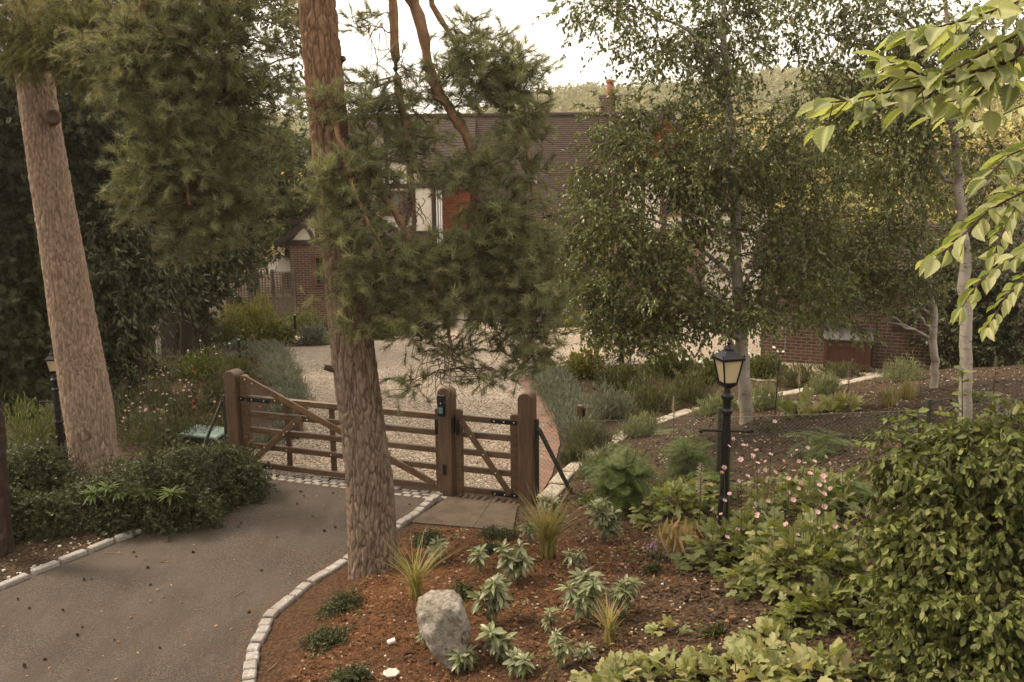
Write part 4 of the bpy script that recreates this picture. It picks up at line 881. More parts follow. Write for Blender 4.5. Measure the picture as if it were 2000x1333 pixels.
# hills
def hill_z(x, y):
    return (-10 + 40 * np.clip((y - 120) / 330, 0, 1) ** .9 * (1 + .16 * np.tanh((x - 40) / 60)) + 5 * np.sin(x / 47) + 3 * np.sin(x / 19 + 1))
hx = np.arange(-420, 421, 12.); hy = np.arange(110, 640, 12.); X, Y = np.meshgrid(hx, hy); Zh = hill_z(X, Y) - np.clip((Y - 460) / 10, 0, 30)
n = len(hx); i = np.arange(len(hy) - 1)[:, None] * n; j = np.arange(n - 1)[None]
tag(MB().add(np.stack([X.ravel(), Y.ravel(), Zh.ravel()], 1), np.stack([i + j, i + j + 1, i + j + n + 1, i + j + n], -1).reshape(-1, 4)).build('hills', M['grass_far'], smooth=True), kind='structure')
rg = np.random.default_rng(77); n = 2600
x = rg.uniform(-180, 330, n); y = rg.uniform(170, 455, n); s = rg.uniform(4, 7, n); mb = MB()
bl = rnd(rg, 420); bl[:, 2] = np.abs(bl[:, 2]); bl = bl[bl[:, 2] > .05]
T_C = t_leaf2(.9, .1)
for k0 in range(0, n, 400):
    xs, ys, ss = x[k0:k0 + 400], y[k0:k0 + 400], s[k0:k0 + 400]; c = np.stack([xs, ys, hill_z(xs, ys)], 1); m_ = len(xs); nb = len(bl)
    pos = c[:, None] + bl[None] * ss[:, None, None] * np.array([1, 1, 1.15]) * (1 + .25 * rg.normal(size=(m_, nb, 1))); ax = nrm(bl[None] + rg.normal(size=(m_, nb, 3)) * .5)
    mb.add(*place(T_C, pos.reshape(-1, 3), nrm(rg.normal(size=(m_ * nb, 3))), ax.reshape(-1, 3), (np.repeat(ss, nb) * rg.uniform(.14, .28, m_ * nb))))
tag(mb.build('woodland', M['hill_leaves'], loc=(0, 150, 0)), 'distant hazy wooded hillside rising behind the house', 'woodland', kind='stuff')

# ------------------------------------------------------------ evening haze
hz = MB().box((75, 290, 48), (560, 700, 118)); m_ = bpy.data.materials.new('haze'); m_.use_nodes = True; t_ = m_.node_tree; t_.nodes.remove(t_.nodes['Principled BSDF']); pv = t_.nodes.new('ShaderNodeVolumePrincipled')
pv.inputs['Color'].default_value = (.95, .87, .76, 1); pv.inputs['Density'].default_value = .00045; pv.inputs['Anisotropy'].default_value = .3; t_.links.new(pv.outputs[0], t_.nodes['Material Output'].inputs['Volume'])
hzo = tag(hz.build('haze', m_), 'pale evening haze over the valley', 'haze', kind='stuff')
# ============================================================ TREES
def pts(lst): return np.array([P(*q) for q in lst])
def trunk_line(lst, below=.4):                              # list of (px, py, D, width px) -> line and radii, first point sunk in the ground
    ln = np.array([P(a, b, D) for a, b, D, w in lst]); r = np.array([w / 2 / ppm(p) for p, (_, _, _, w) in zip(ln, lst)])
    g = ln[0].copy(); d = nrm(ln[0] - ln[1]); ln = np.vstack([ln[0] + d * below, ln]); return ln, np.concatenate([[r[0]], r])

def pine_foliage(rg, blobs, limbs, nspray, tmpl, size, twig, mat, parent, name='crown', tufts=6, wood='twig', clump=.28, twr=.0045, droop=-.12, bow=.1, wname='branches'):
    lv, tw = crown(rg, blobs, limbs, tmpl, size, nspray, tufts, clump, twig, droop, 2.2, None, twr, bow, 0, .8, .5, True, .0)
    lv.build(name, M[mat], parent); tw.build(wname, M[wood], parent)

# ---- the pine in the middle
D0 = 9.62
ln, r = trunk_line([(734, 1138, D0, 100), (728, 1050, D0, 94), (721, 930, D0, 91), (704, 800, D0, 88), (689, 680, D0, 85), (674, 540, D0 - .02, 80), (660, 430, D0 - .03, 77), (649, 320, D0 - .04, 76), (637, 200, D0 - .05, 75), (627, 90, D0 - .05, 74), (619, 0, D0 - .05, 72)])
top = ln[-1]; up_ = nrm(ln[-1] - ln[-4]); ln = np.vstack([ln, top + up_ * 1.2, top + up_ * 3.0 + np.array([.2, 0, 0]), top + up_ * 5.5 + np.array([.3, .1, 0])]); r = np.concatenate([r, [.185, .155, .09]])
pine = thing('pine_tree', 'large orange-barked pine standing in front of the driveway gate', 'tree', (ln[1][0], ln[1][1], float(h(ln[1][0], ln[1][1]))))
tr = big_trunk(ln, r, 700, 190, .019, (20, 20, 4.6), 1, .28).build('trunk', M['pine_bark'], pine, smooth=True, attr='plate')
for (px, py, sx, ln_) in ((651, 722, -1, .16), (662, 121, 1, .13), (700, 120, 1, .0)):
    if ln_: a = P(px, py, D0 - .02) - np.array([sx * .03, 0, 0]); MB().tube([a - np.array([sx * .06, 0, 0]), a + np.array([sx * .05, -.02, .01]), a + np.array([sx * ln_ * .7, -.04, .03])], [.045, .035, .028], 9).build('branch_stub', M['pine_bark'], tr)
T0 = ln[-3]; T1 = ln[-2]
L_A = np.vstack([T0[None], T0 + (P(765, -60, 10.0) - T0) * .6 + np.array([0, 0, .25]), pts([(765, -40, 10.0), (768, 40, 9.95), (772, 110, 9.9), (776, 180, 9.9), (790, 240, 9.85), (800, 300, 9.8), (806, 350, 9.75), (800, 420, 9.7), (790, 440, 9.7)])])
L_B = np.vstack([T0[None], pts([(790, -50, 10.1), (806, 10, 10.1), (825, 50, 10.1), (832, 110, 10.1), (846, 160, 10.05), (875, 210, 10.0), (910, 260, 9.95), (930, 320, 9.95), (926, 380, 9.9), (922, 450, 9.85), (930, 530, 9.8), (955, 580, 9.8), (1000, 600, 9.8)])])
L_C = np.vstack([T1[None], pts([(840, -60, 10.3), (838, 0, 10.3), (870, 60, 10.3), (905, 110, 10.3), (950, 160, 10.25), (1000, 210, 10.2), (1035, 290, 10.1), (1040, 380, 10.0), (1035, 480, 9.9), (1045, 580, 9.8)])])
L_D = np.vstack([P(655, 240, 9.75)[None], pts([(690, 300, 9.6), (730, 350, 9.5), (775, 420, 9.4), (800, 470, 9.4), (830, 520, 9.4), (860, 600, 9.4), (880, 670, 9.4), (890, 720, 9.4)])])
L_E = np.vstack([P(636, 180, 9.5)[None], pts([(660, 260, 9.2), (680, 330, 9.15), (700, 400, 9.1), (740, 470, 9.1)])])
L_F = np.vstack([T0[None], T0 + np.array([-.9, 0, .3]), pts([(330, -80, 10.2), (290, -10, 10.3), (272, 30, 10.3), (278, 60, 10.3), (300, 110, 10.3), (330, 200, 10.3), (350, 300, 10.3), (370, 400, 10.3)])])
L_G = np.vstack([T1[None], T1 + np.array([-.7, .3, .2]), pts([(470, -60, 10.6), (440, 0, 10.6), (420, 80, 10.6), (440, 180, 10.6), (430, 300, 10.6)])])
rg = np.random.default_rng(11); limbs = []
for Lm, r0, r1 in ((L_A, .075, .022), (L_B, .085, .022), (L_C, .045, .014), (L_D, .05, .012), (L_E, .03, .012), (L_F, .085, .02), (L_G, .07, .02)):
    q = smooth_line(Lm, 44); q[2:-1] += rg.normal(size=(41, 3)) * .008; rad = np.linspace(r0, r1, 44) * (1 + .12 * rg.normal(size=44))
    MB().tube(q, rad, 12).build('limb', M['limb'], tr, smooth=True); limbs.append(q)
dead_ = 0                                                 # tangle of bare drooping twigs
dts = []
for (px, py, D, sp, n_) in ((800, 430, 9.6, 50, 26), (800, 330, 9.7, 45, 22), (955, 590, 9.7, 60, 26), (1000, 630, 9.7, 55, 20), (930, 480, 9.75, 30, 10), (780, 130, 9.9, 50, 14), (740, 60, 9.9, 40, 8), (860, 690, 9.4, 50, 24), (285, 60, 10.2, 22, 9)):
    dead = MB()
    for k in range(n_):
        a = P(px + rg.normal() * sp * .3, py + rg.normal() * sp * .5, D); m_ = 9; st = nrm(rg.normal(size=3) * np.array([1, .6, .5]) + np.array([0, 0, -.9])) ; q = [a]
        for j in range(m_): st = nrm(st + rg.normal(size=3) * .35 + np.array([0, 0, -.08])); q.append(q[-1] + st * rg.uniform(.04, .085))
        dead.tube(q, np.linspace(.006, .0018, m_ + 1), 5, False)
    dead.build('dead_twigs', M['dead_twig'], pine)
b_ = []
SCN = .50
for (px, py, rx, ry, D, rd, n_) in ((965, 135, 78, 60, 10.2, .4, 34), (780, 250, 70, 50, 9.8, .4, 8), (740, 290, 50, 50, 9.6, .3, 8), (1010, 150, 50, 40, 10.2, .3, 10), (860, 330, 50, 30, 9.9, .3, 8), (1000, 215, 65, 65, 10.1, .4, 30), (880, 110, 45, 60, 10.1, .4, 12), (930, 70, 50, 40, 10.2, .3, 7), (770, 190, 62, 60, 9.9, .4, 20), (850, 195, 55, 50, 10, .4, 16), (715, 330, 62, 70, 9.5, .4, 26), (690, 400, 62, 45, 9.3, .35, 18),
                           (840, 280, 60, 40, 9.9, .4, 7), (920, 335, 62, 32, 9.7, .35, 18), (1000, 330, 52, 50, 9.95, .35, 16), (990, 425, 82, 62, 9.8, .45, 44), (1020, 530, 75, 85, 9.8, .45, 52), (930, 500, 75, 65, 9.7, .45, 36), (845, 515, 75, 45, 9.5, .4, 28), (755, 505, 70, 42, 9.25, .3, 26), (672, 470, 48, 26, 9.1, .2, 14),
                           (900, 585, 92, 60, 9.6, .45, 42), (1010, 625, 75, 50, 9.8, .4, 34), (830, 640, 55, 36, 9.45, .3, 8), (880, 690, 68, 30, 9.4, .3, 9), (1030, 690, 42, 34, 9.7, .3, 12), (775, 600, 45, 26, 9.35, .3, 12), (735, 560, 50, 26, 9.2, .2, 14), (655, 345, 36, 34, 9.2, .15, 11), (642, 205, 30, 22, 9.2, .12, 6), (650, 575, 22, 14, 9.1, .1, 4), (700, 635, 30, 12, 9.2, .1, 5),
                           (1060, 580, 30, 60, 9.8, .3, 10), (700, 250, 40, 50, 9.6, .3, 9), (1035, 270, 28, 22, 10.1, .2, 4), (860, 600, 60, 30, 9.3, .2, 10), (800, 740, 30, 24, 9.4, .15, 2), (930, 735, 22, 14, 9.5, .1, 2), (1005, 740, 26, 18, 9.6, .15, 3), (690, 60, 30, 40, 9.9, .2, 3), (1000, 120, 70, 26, 10.3, .2, 8), (620, 250, 26, 60, 10.0, .2, 5), (1050, 640, 26, 30, 9.8, .2, 6)):
    b_.append(blob(px, py, D, rx, ry, rd, max(2, round(n_ * SCN))))
pine_foliage(rg, b_, limbs[:5], 10, T_TUFT2, .110, .20, 'needle', pine, tufts=2, clump=.24)
b_ = []; SCN = .74
for (px, py, rx, ry, D, rd, n_) in ((290, 70, 90, 60, 10.3, .4, 30), (400, 100, 90, 80, 10.5, .5, 44), (250, 150, 62, 60, 10.3, .3, 22), (330, 205, 85, 70, 10.4, .4, 42), (450, 210, 70, 80, 10.6, .5, 38), (375, 310, 90, 70, 10.4, .4, 44), (500, 90, 60, 80, 10.7, .5, 10), (545, 190, 36, 60, 10.7, .3, 4), (300, 330, 55, 36, 10.4, .3, 16), (425, 385, 80, 55, 10.5, .4, 30), (290, 385, 50, 22, 10.4, .25, 10), (385, 455, 70, 24, 10.5, .3, 12), (350, 490, 42, 12, 10.4, .15, 6), (460, 400, 60, 50, 10.8, .4, 12), (560, 60, 34, 50, 10.8, .3, 5), (500, 300, 50, 50, 10.7, .4, 7), (200, 90, 40, 34, 10.3, .2, 6), (380, 0, 150, 50, 10.5, .5, 26), (520, 0, 80, 40, 10.7, .4, 12), (560, 300, 30, 50, 10.7, .3, 3), (590, 60, 20, 40, 10.6, .2, 2)):
    b_.append(blob(px, py, D, rx, ry, rd, max(2, round(n_ * SCN))))
pine_foliage(rg, b_, limbs[5:], 11, T_TUFT2, .110, .21, 'needle_l', pine, tufts=2, clump=.24, name='left_bough_foliage', wname='left_branches')

# ---- the leaning pine on the left with a drooping yellow-green bough
D1 = 12.65
ln, r = trunk_line([(193, 960, D1, 98), (183, 880, D1, 88), (172, 800, D1, 92), (158, 715, D1, 90), (141, 610, D1, 84), (124, 505, D1, 80), (106, 400, D1, 76), (90, 300, D1, 72), (76, 210, D1, 70), (63, 115, D1, 68), (50, 0, D1, 64)])
ln = np.vstack([ln, ln[-1] + nrm(ln[-1] - ln[-3]) * 3]); r = np.append(r, .16)
lp = thing('pine_tree', 'leaning pale-barked pine left of the drive with a cut knot high on its trunk', 'tree', (ln[1][0], ln[1][1], float(h(ln[1][0], ln[1][1]))))
tr = big_trunk(ln, r, 600, 180, .014, (26, 26, 5.5), 2, .32).build('trunk', M['pale_bark'], lp, smooth=True, attr='plate')
c = P(103, 228, D1 - .22); MB().lathe(c, [(.10, -.12), (.105, 0), (.085, .03), (.06, .028), (.055, .01)], 18, np.stack([nrm(np.array([.9, .5, 0])), np.array([0, 0, 1.]), nrm(np.array([.45, -.9, .1]))], 1)).build('knot', M['pale_bark'], tr, smooth=True)
c = P(165, 850, D1 - .27); MB().lathe(c, [(.10, -.04), (.11, .02), (.07, .05), (.05, .01)], 14, np.stack([np.array([1., 0, 0]), np.array([0, 0, 1.]), np.array([0, -1., 0])], 1)).build('knot', M['pale_bark'], tr, smooth=True)
rg = np.random.default_rng(13); lb = [smooth_line(np.vstack([P(60, 60, D1)[None], pts([(60, 90, 12.2), (110, 85, 11.8), (180, 95, 11.5), (250, 120, 11.3)])]), 20), smooth_line(np.vstack([P(60, 20, D1)[None], pts([(0, 90, 12), (-60, 100, 11.8)])]), 20)]
for q in lb: MB().tube(q, np.linspace(.06, .012, 20), 9).build('limb', M['twig'], tr, smooth=True)
b_ = [blob(*q) for q in ((50, 70, 11.8, 90, 38, .4, 34), (130, 70, 11.6, 90, 45, .4, 36), (200, 110, 11.5, 60, 30, .3, 20), (20, 20, 11.8, 80, 30, .5, 18), (160, 30, 11.6, 100, 36, .5, 28), (250, 40, 11.6, 60, 40, .4, 14), (90, 110, 11.6, 90, 18, .2, 16), (190, 150, 11.4, 30, 26, .15, 6))]
lv, tw = crown(rg, b_, lb, T_TUFT, .05, 8, 9, .20, .34, .55, 1.6, None, .003, .1, .06, .6, .4, True, 0)
lv.build('drooping_foliage', M['larch'], lp); tw.build('branches', M['twig'], lp)

# ---- generic trees
def tree(name, label, cat, base, line, radii, blobs, tmpl, size, mat, seed, nspray=7, nleaf=8, clump=.4, twig=.4, droop=.2, bark='twig', group=None, limbs=None, twr=.005, ax=.7, up=.55, nl=8, tsides=10, hang=0):
    rg = np.random.default_rng(seed); t = thing(name, label, cat, base, group); ln = smooth_line(line, 40, .012, rg)
    MB().tube(ln, np.interp(np.linspace(0, 1, 40), np.linspace(0, 1, len(radii)), radii), tsides).build('trunk', M[bark], t, smooth=True)
    LL = [ln[14:]]; lm = MB()
    for k in range(nl):                                      # main limbs towards the blobs
        c, r_, n_ = blobs[k % len(blobs)]; tgt = c + rnd(rg, 1)[0] * r_ * .55; zs = ln[:, 2]; i = int(np.clip(np.searchsorted(zs, tgt[2] - .6 * np.linalg.norm(tgt[:2] - ln[20, :2])), 8, 36)); a = ln[i]
        q = smooth_line([a, (a + tgt) / 2 + np.array([0, 0, .12 * np.linalg.norm(tgt - a)]), tgt], 16, .02, rg); lm.tube(q, np.linspace(radii[0] * .38, radii[0] * .07, 16), 7); LL.append(q)
    if nl: lm.build('limbs', M[bark], t, smooth=True)
    lv, tw = crown(rg, blobs, LL, tmpl, size, nspray, nleaf, clump, twig, droop, ax, None, twr, .12, hang, .6, .45, True, up)
    lv.build('crown', M[mat], t); tw.build('twigs', M['dark_twig' if bark != 'birch_bark' else 'twig'], t); return t, LL

# birches on the bank
def on(px, py): q = G(px, py); return q
b0 = on(1457, 826); D = b0[1]
ln = np.vstack([b0 - np.array([0, 0, .2]), b0, pts([(1455, 760, D), (1450, 690, D), (1445, 630, D), (1438, 540, D), (1437, 450, D), (1432, 360, D), (1425, 270, D + .05), (1420, 150, D + .1), (1412, 20, D + .1), (1405, -120, D + .1)])])
b_ = [blob(*q) for q in ((1320, 400, D - .3, 150, 120, 1.3, 56), (1220, 500, D - .5, 110, 80, 1.0, 40), (1250, 585, D - .6, 120, 55, .9, 34), (1400, 260, D, 140, 110, 1.3, 46), (1350, 90, D, 160, 90, 1.2, 40), (1480, 470, D, 130, 130, 1.3, 50), (1530, 300, D + .3, 120, 100, 1.2, 38), (1390, 600, D - .5, 140, 42, 1.0, 34), (1160, 420, D - .3, 70, 70, .9, 22), (1225, 320, D, 80, 70, .9, 22), (1440, 60, D + .2, 90, 80, 1.0, 22), (1130, 340, D, 40, 34, .5, 6), (1215, 240, D, 60, 50, .6, 10), (1190, 20, D - .3, 110, 30, .7, 16), (1270, 645, D - .5, 90, 28, .8, 16), (1115, 510, D - .3, 40, 70, .6, 12), (1560, 560, D, 80, 60, .9, 20), (1500, -60, D, 170, 60, 1.2, 26), (1290, -50, D, 130, 50, 1.0, 20), (1590, 420, D + .3, 70, 90, 1.0, 20), (1200, 640, D - .6, 70, 34, .7, 12), (1330, 300, D, 120, 90, 1.1, 26))]
bt, LB = tree('birch_tree', 'largest white-stemmed birch, in full leaf right behind the tall lantern lamp post', 'tree', b0, ln, [.105, .10, .09, .082, .075, .065, .05, .035, .016], b_, T_LEAF, .066, 'birch', 21, 10, 12, .36, .38, .5, 'birch_bark', 'birch trees on the bank', nl=16, twr=.003, tsides=14, hang=.05)
MB().tube(smooth_line(np.vstack([P(1447, 655, D)[None], pts([(1466, 630, D - .1), (1500, 560, D - .1), (1530, 470, D), (1540, 400, D)])]), 20), np.linspace(.05, .012, 20), 9).build('limb', M['birch_bark'], bt, smooth=True)
MB().tube(smooth_line(np.vstack([P(1452, 720, D)[None], pts([(1415, 640, D - .1), (1370, 590, D - .2), (1310, 560, D - .3)])]), 20), np.linspace(.035, .01, 20), 9).build('limb', M['birch_bark'], bt, smooth=True)
b0 = on(1826, 757); D = b0[1]
ln = np.vstack([b0 - np.array([0, 0, .2]), b0, pts([(1825, 690, D), (1822, 620, D), (1812, 540, D), (1805, 440, D), (1790, 340, D), (1770, 200, D)])])
b_ = [blob(*q) for q in ((1740, 470, D, 120, 80, 1.1, 50), (1650, 500, D - .3, 90, 60, .9, 34), (1580, 460, D, 70, 70, .9, 20), (1720, 580, D - .4, 110, 36, .9, 26), (1640, 420, D + .2, 90, 80, 1.0, 28), (1780, 380, D, 80, 90, 1.0, 30), (1700, 300, D + .3, 110, 80, 1.0, 34), (1600, 270, D + .5, 80, 90, 1.0, 26), (1600, 600, D - .4, 60, 24, .6, 8), (1650, 640, D - .5, 50, 20, .5, 5), (1820, 520, D, 40, 60, .7, 12))]
tree('birch_tree', 'slender grey-stemmed birch in front of the right end of the brick garage wall', 'tree', b0, ln, [.07, .065, .06, .05, .04, .03, .015], b_, T_LEAF, .070, 'birch', 22, 8, 10, .32, .38, .45, 'birch_bark', 'birch trees on the bank', nl=10, twr=.003, tsides=12, hang=.04)
b0 = on(1884, 838); D = b0[1]
ln = np.vstack([b0 - np.array([0, 0, .3]), b0, pts([(1887, 740, D), (1888, 640, D), (1884, 540, D), (1880, 430, D), (1868, 320, D), (1858, 210, D), (1850, 90, D), (1845, -60, D)])])
b_ = [blob(*q) for q in ((1700, 60, D + .8, 120, 70, 1.2, 44), (1820, 90, D, 90, 80, 1.0, 30), (1620, 170, D + 1, 80, 90, 1.0, 20), (1760, 190, D + .5, 110, 70, 1.0, 32), (1720, 300, D + .6, 110, 70, 1.0, 26), (1930, 60, D, 70, 60, .9, 16), (1560, 60, D + 1.2, 60, 60, .9, 8), (1800, 290, D + .3, 70, 60, .9, 14), (1930, 330, D + .4, 60, 90, .9, 14), (1640, -30, D + .8, 120, 40, 1, 22), (1900, 470, D + .4, 60, 60, .8, 14), (1860, 250, D, 40, 60, .6, 8))]
tree('birch_tree', 'white peeling birch stem right of the other birches beside the near leafy branch', 'tree', b0, ln, [.085, .08, .075, .07, .06, .05, .04, .03, .015], b_, T_LEAF, .066, 'birch', 23, 8, 10, .32, .38, .5, 'birch_bark', 'birch trees on the bank', nl=10, twr=.003, tsides=14, hang=.05)

# yellowing young oak and dark-stemmed shrub left of the birch
b0 = Z(1165, 705); D = b0[1]
tree('oak_sapling', 'yellowing young oak between the hanging pine bough and the big birch', 'tree', b0, np.vstack([b0, pts([(1160, 620, D), (1150, 520, D), (1140, 440, D)])]), [.06, .05, .035, .02], [blob(*q) for q in ((1145, 520, D, 40, 60, .7, 16), (1150, 620, D, 50, 60, .8, 20), (1120, 590, D, 34, 40, .5, 8), (1180, 570, D, 34, 60, .6, 10))], T_LEAF, .085, 'yoak', 24, 6, 7, .3, .3, .2, nl=4)
b0 = Z(1215, 735, .1); D = b0[1]
tree('dark_stemmed_shrub', 'small tree with dark forked stems at the end of the lavender bed', 'shrub', b0, np.vstack([b0, pts([(1214, 680, D), (1205, 640, D), (1190, 600, D)])]), [.06, .05, .04, .02], [blob(*q) for q in ((1210, 610, D, 60, 36, .6, 20), (1260, 650, D, 50, 36, .6, 14), (1170, 640, D, 30, 40, .4, 6), (1215, 700, D, 55, 28, .5, 10))], T_LEAF, .06, 'birch', 25, 6, 8, .25, .3, .2, nl=6, bark='dark_twig')

# ---- left-hand woodland: one tree at a time
def bg(name, label, px, D, blobs, size, mat, seed, tmpl=T_LEAF2, rad=.13, **kw):
    kw.setdefault('bark', 'dark_twig')
    x = P(px, 500, D)[0]; z = float(h(x, D)); topz = max(b[0][2] for b in blobs); base = (x, D, z)
    return tree(name, label, 'tree', base, [(x, D, z - .2), (x + .1, D, z + (topz - z) * .35), (x, D, z + (topz - z) * .7), (x + .05, D, topz + .3)], [rad, rad * .8, rad * .5, rad * .15], blobs, tmpl, size, mat, seed, group='trees of the wood left of the drive', **kw)
B = lambda lst, D: [blob(q[0], q[1], D + (q[5] if len(q) > 5 else 0), q[2], q[3], q[4], q[6] if len(q) > 6 else 20) for q in lst]
bg('conifer', 'tall black-green conifer filling the gap right of the leaning pine', 190, 19, B([(180, 300, 90, 110, 1.6, 0, 60), (240, 250, 90, 90, 1.5, 0, 50), (150, 150, 140, 100, 1.8, .5, 60), (200, 420, 90, 90, 1.4, 0, 50), (200, 0, 130, 100, 1.8, .5, 40)], 19), .16, 'conifer', 31, T_SPRAY, .3, nspray=8, nleaf=9, clump=.5, twig=.5, nl=6, bark='dark_twig')
bg('conifer', 'dark conifer at the left edge of the view behind the leaning pine', -20, 17, B([(0, 300, 110, 120, 1.6, 0, 60), (20, 180, 110, 80, 1.6, 0, 50), (30, 420, 90, 90, 1.4, 0, 46), (-60, 400, 100, 150, 1.5, 0, 40)], 17), .15, 'conifer', 32, T_SPRAY, .28, nspray=8, nleaf=9, clump=.5, twig=.5, nl=6, bark='dark_twig')
bg('cypress', 'feathery dark green cypress at the far left behind the small lamp', 10, 16.8, B([(0, 640, 70, 150, 1.1, 0, 60), (50, 600, 50, 110, 1.0, 0, 34), (70, 690, 45, 90, .9, 0, 30), (20, 760, 60, 60, .9, 0, 24), (-60, 640, 70, 150, 1.0, 0, 24)], 16.8), .15, 'hedge', 33, T_SPRAY, .12, nspray=9, nleaf=10, clump=.35, twig=.35, droop=.0, nl=4)
bg('evergreen_tree', 'shiny-leaved dark evergreen hanging down to the flower bed', 240, 18, B([(230, 600, 80, 70, 1.2, 0, 60), (250, 480, 90, 90, 1.3, 0, 60), (200, 700, 50, 80, 1.0, 0, 34), (290, 560, 50, 60, 1.0, 0, 24), (170, 560, 60, 110, 1.2, 0, 40), (240, 720, 60, 40, .8, 0, 20), (130, 480, 60, 90, 1.2, .5, 30)], 18), .12, 'evergreen', 34, T_LANCE, .18, nspray=8, nleaf=9, clump=.45, twig=.4, droop=.5, nl=6)
bg('evergreen_tree', 'dark broad tree standing before the trellis screen', 380, 23, B([(400, 440, 90, 90, 1.6, 0, 60), (340, 400, 70, 100, 1.5, 0, 40), (430, 500, 50, 70, 1.4, 0, 30), (370, 550, 60, 50, 1.2, 0, 30), (410, 590, 40, 40, 1.0, 0, 16)], 23), .13, 'evergreen', 35, T_LEAF, .2, nspray=8, nleaf=9, clump=.5, twig=.5, droop=.4, nl=6)
bg('broadleaf_tree', 'mid-green tree touching the bark of the big pine, sky showing through it', 490, 34.5, B([(530, 400, 70, 80, 1.8, 0, 50), (580, 330, 50, 80, 1.6, 0, 30), (500, 300, 70, 70, 1.6, 0, 26), (490, 470, 45, 40, 1.4, 0, 18), (450, 350, 60, 80, 1.6, 0, 30), (600, 420, 20, 40, 1.0, 0, 6)], 34.5), .22, 'midgreen', 36, T_LEAF, .2, nspray=7, nleaf=9, clump=.6, twig=.6, nl=8)
bg('tall_tree', 'tall thin-crowned tree letting white sky through beside the pine', 350, 22, B([(530, 20, 60, 50, 1.4, 0, 12), (590, 130, 22, 60, 1.0, 0, 5), (480, 230, 40, 40, 1.3, 0, 9), (560, 290, 40, 36, 1.2, 0, 12), (440, 100, 50, 90, 1.4, 0, 18), (450, -20, 120, 60, 1.4, 0, 24), (480, 330, 50, 40, 1.2, 0, 12)], 22), .12, 'evergreen', 37, T_LEAF, .16, nspray=7, nleaf=9, clump=.45, twig=.5, nl=10)
bg('dense_tree', 'dense dark tree behind the pine bough, its top out of the picture', 330, 26, B([(310, 200, 110, 150, 2, 0, 60), (300, 330, 110, 110, 2, 0, 50), (385, 150, 60, 150, 1.5, 0, 24), (250, 80, 150, 120, 2, 0, 40), (60, 100, 180, 150, 2, 0, 50), (80, 330, 140, 150, 2, 0, 50), (150, 550, 160, 110, 2, 0, 60), (20, 560, 120, 120, 2, 0, 40)], 26), .22, 'evergreen', 38, T_LEAF, .3, nspray=8, nleaf=9, clump=.7, twig=.7, nl=8)
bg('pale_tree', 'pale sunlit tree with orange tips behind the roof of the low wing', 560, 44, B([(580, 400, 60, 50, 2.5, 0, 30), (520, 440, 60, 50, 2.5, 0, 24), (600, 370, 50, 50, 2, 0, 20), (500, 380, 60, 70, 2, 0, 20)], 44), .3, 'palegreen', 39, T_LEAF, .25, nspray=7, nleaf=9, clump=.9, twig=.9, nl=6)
c = P(308, 660, 20.5); c[2] = 0; ln = np.vstack([c, pts([(307, 640, 20.5), (306, 560, 20.5), (309, 490, 20.5), (320, 440, 20.5)])])
t_, _ = tree('birch_sapling', 'slim pale stem of a young tree in front of the dark trellis', 'tree', c, ln, [.055, .05, .045, .035, .02], B([(340, 495, 40, 14, .5, 0, 7), (380, 470, 40, 20, .5, 0, 6), (300, 440, 40, 30, .5, 0, 6)], 20.5), T_TUFT2, .13, 'larch', 40, 5, 6, .2, .3, .1, 'birch_bark', nl=3)
# trees behind the house and on the right
def bgr(name, label, px, D, blobs, size, mat, seed, group='sunlit trees beyond the garage', **kw):
    x = P(px, 500, D)[0]; topz = max(b[0][2] for b in blobs); z = float(h(x, D))
    return tree(name, label, 'tree', (x, D, z), [(x, D, z - .2), (x + .1, D, z + (topz - z) * .35), (x, D, z + (topz - z) * .7), (x + .05, D, topz + .5)], [.25, .2, .12, .04], blobs, T_LEAF, size, mat, seed, group=group, **kw)
kw = dict(nspray=7, nleaf=8, clump=.9, twig=.9, nl=6)
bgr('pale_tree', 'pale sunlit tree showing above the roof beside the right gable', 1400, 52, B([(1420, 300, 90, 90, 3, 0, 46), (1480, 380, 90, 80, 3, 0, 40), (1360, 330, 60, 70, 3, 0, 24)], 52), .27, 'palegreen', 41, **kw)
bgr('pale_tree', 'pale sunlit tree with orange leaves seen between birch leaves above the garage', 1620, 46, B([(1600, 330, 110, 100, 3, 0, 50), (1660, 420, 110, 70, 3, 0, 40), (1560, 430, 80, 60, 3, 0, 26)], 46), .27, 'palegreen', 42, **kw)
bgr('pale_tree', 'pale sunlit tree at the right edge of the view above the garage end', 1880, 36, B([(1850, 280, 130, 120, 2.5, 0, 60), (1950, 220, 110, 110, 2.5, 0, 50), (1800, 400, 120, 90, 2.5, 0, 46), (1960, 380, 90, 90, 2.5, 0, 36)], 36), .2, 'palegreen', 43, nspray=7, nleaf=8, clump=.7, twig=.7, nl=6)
bgr('evergreen_tree', 'dark ivy-leaved evergreen at the right end of the garage', 1930, 19.5, B([(1900, 600, 80, 90, 1.0, 0, 60), (1980, 560, 70, 120, 1.0, 0, 50), (1880, 680, 70, 40, .9, 0, 34), (1970, 680, 80, 50, .9, 0, 34), (1860, 540, 40, 50, .7, 0, 16)], 19.5), .11, 'evergreen', 44, group=None, nspray=8, nleaf=9, clump=.35, twig=.35, nl=5)

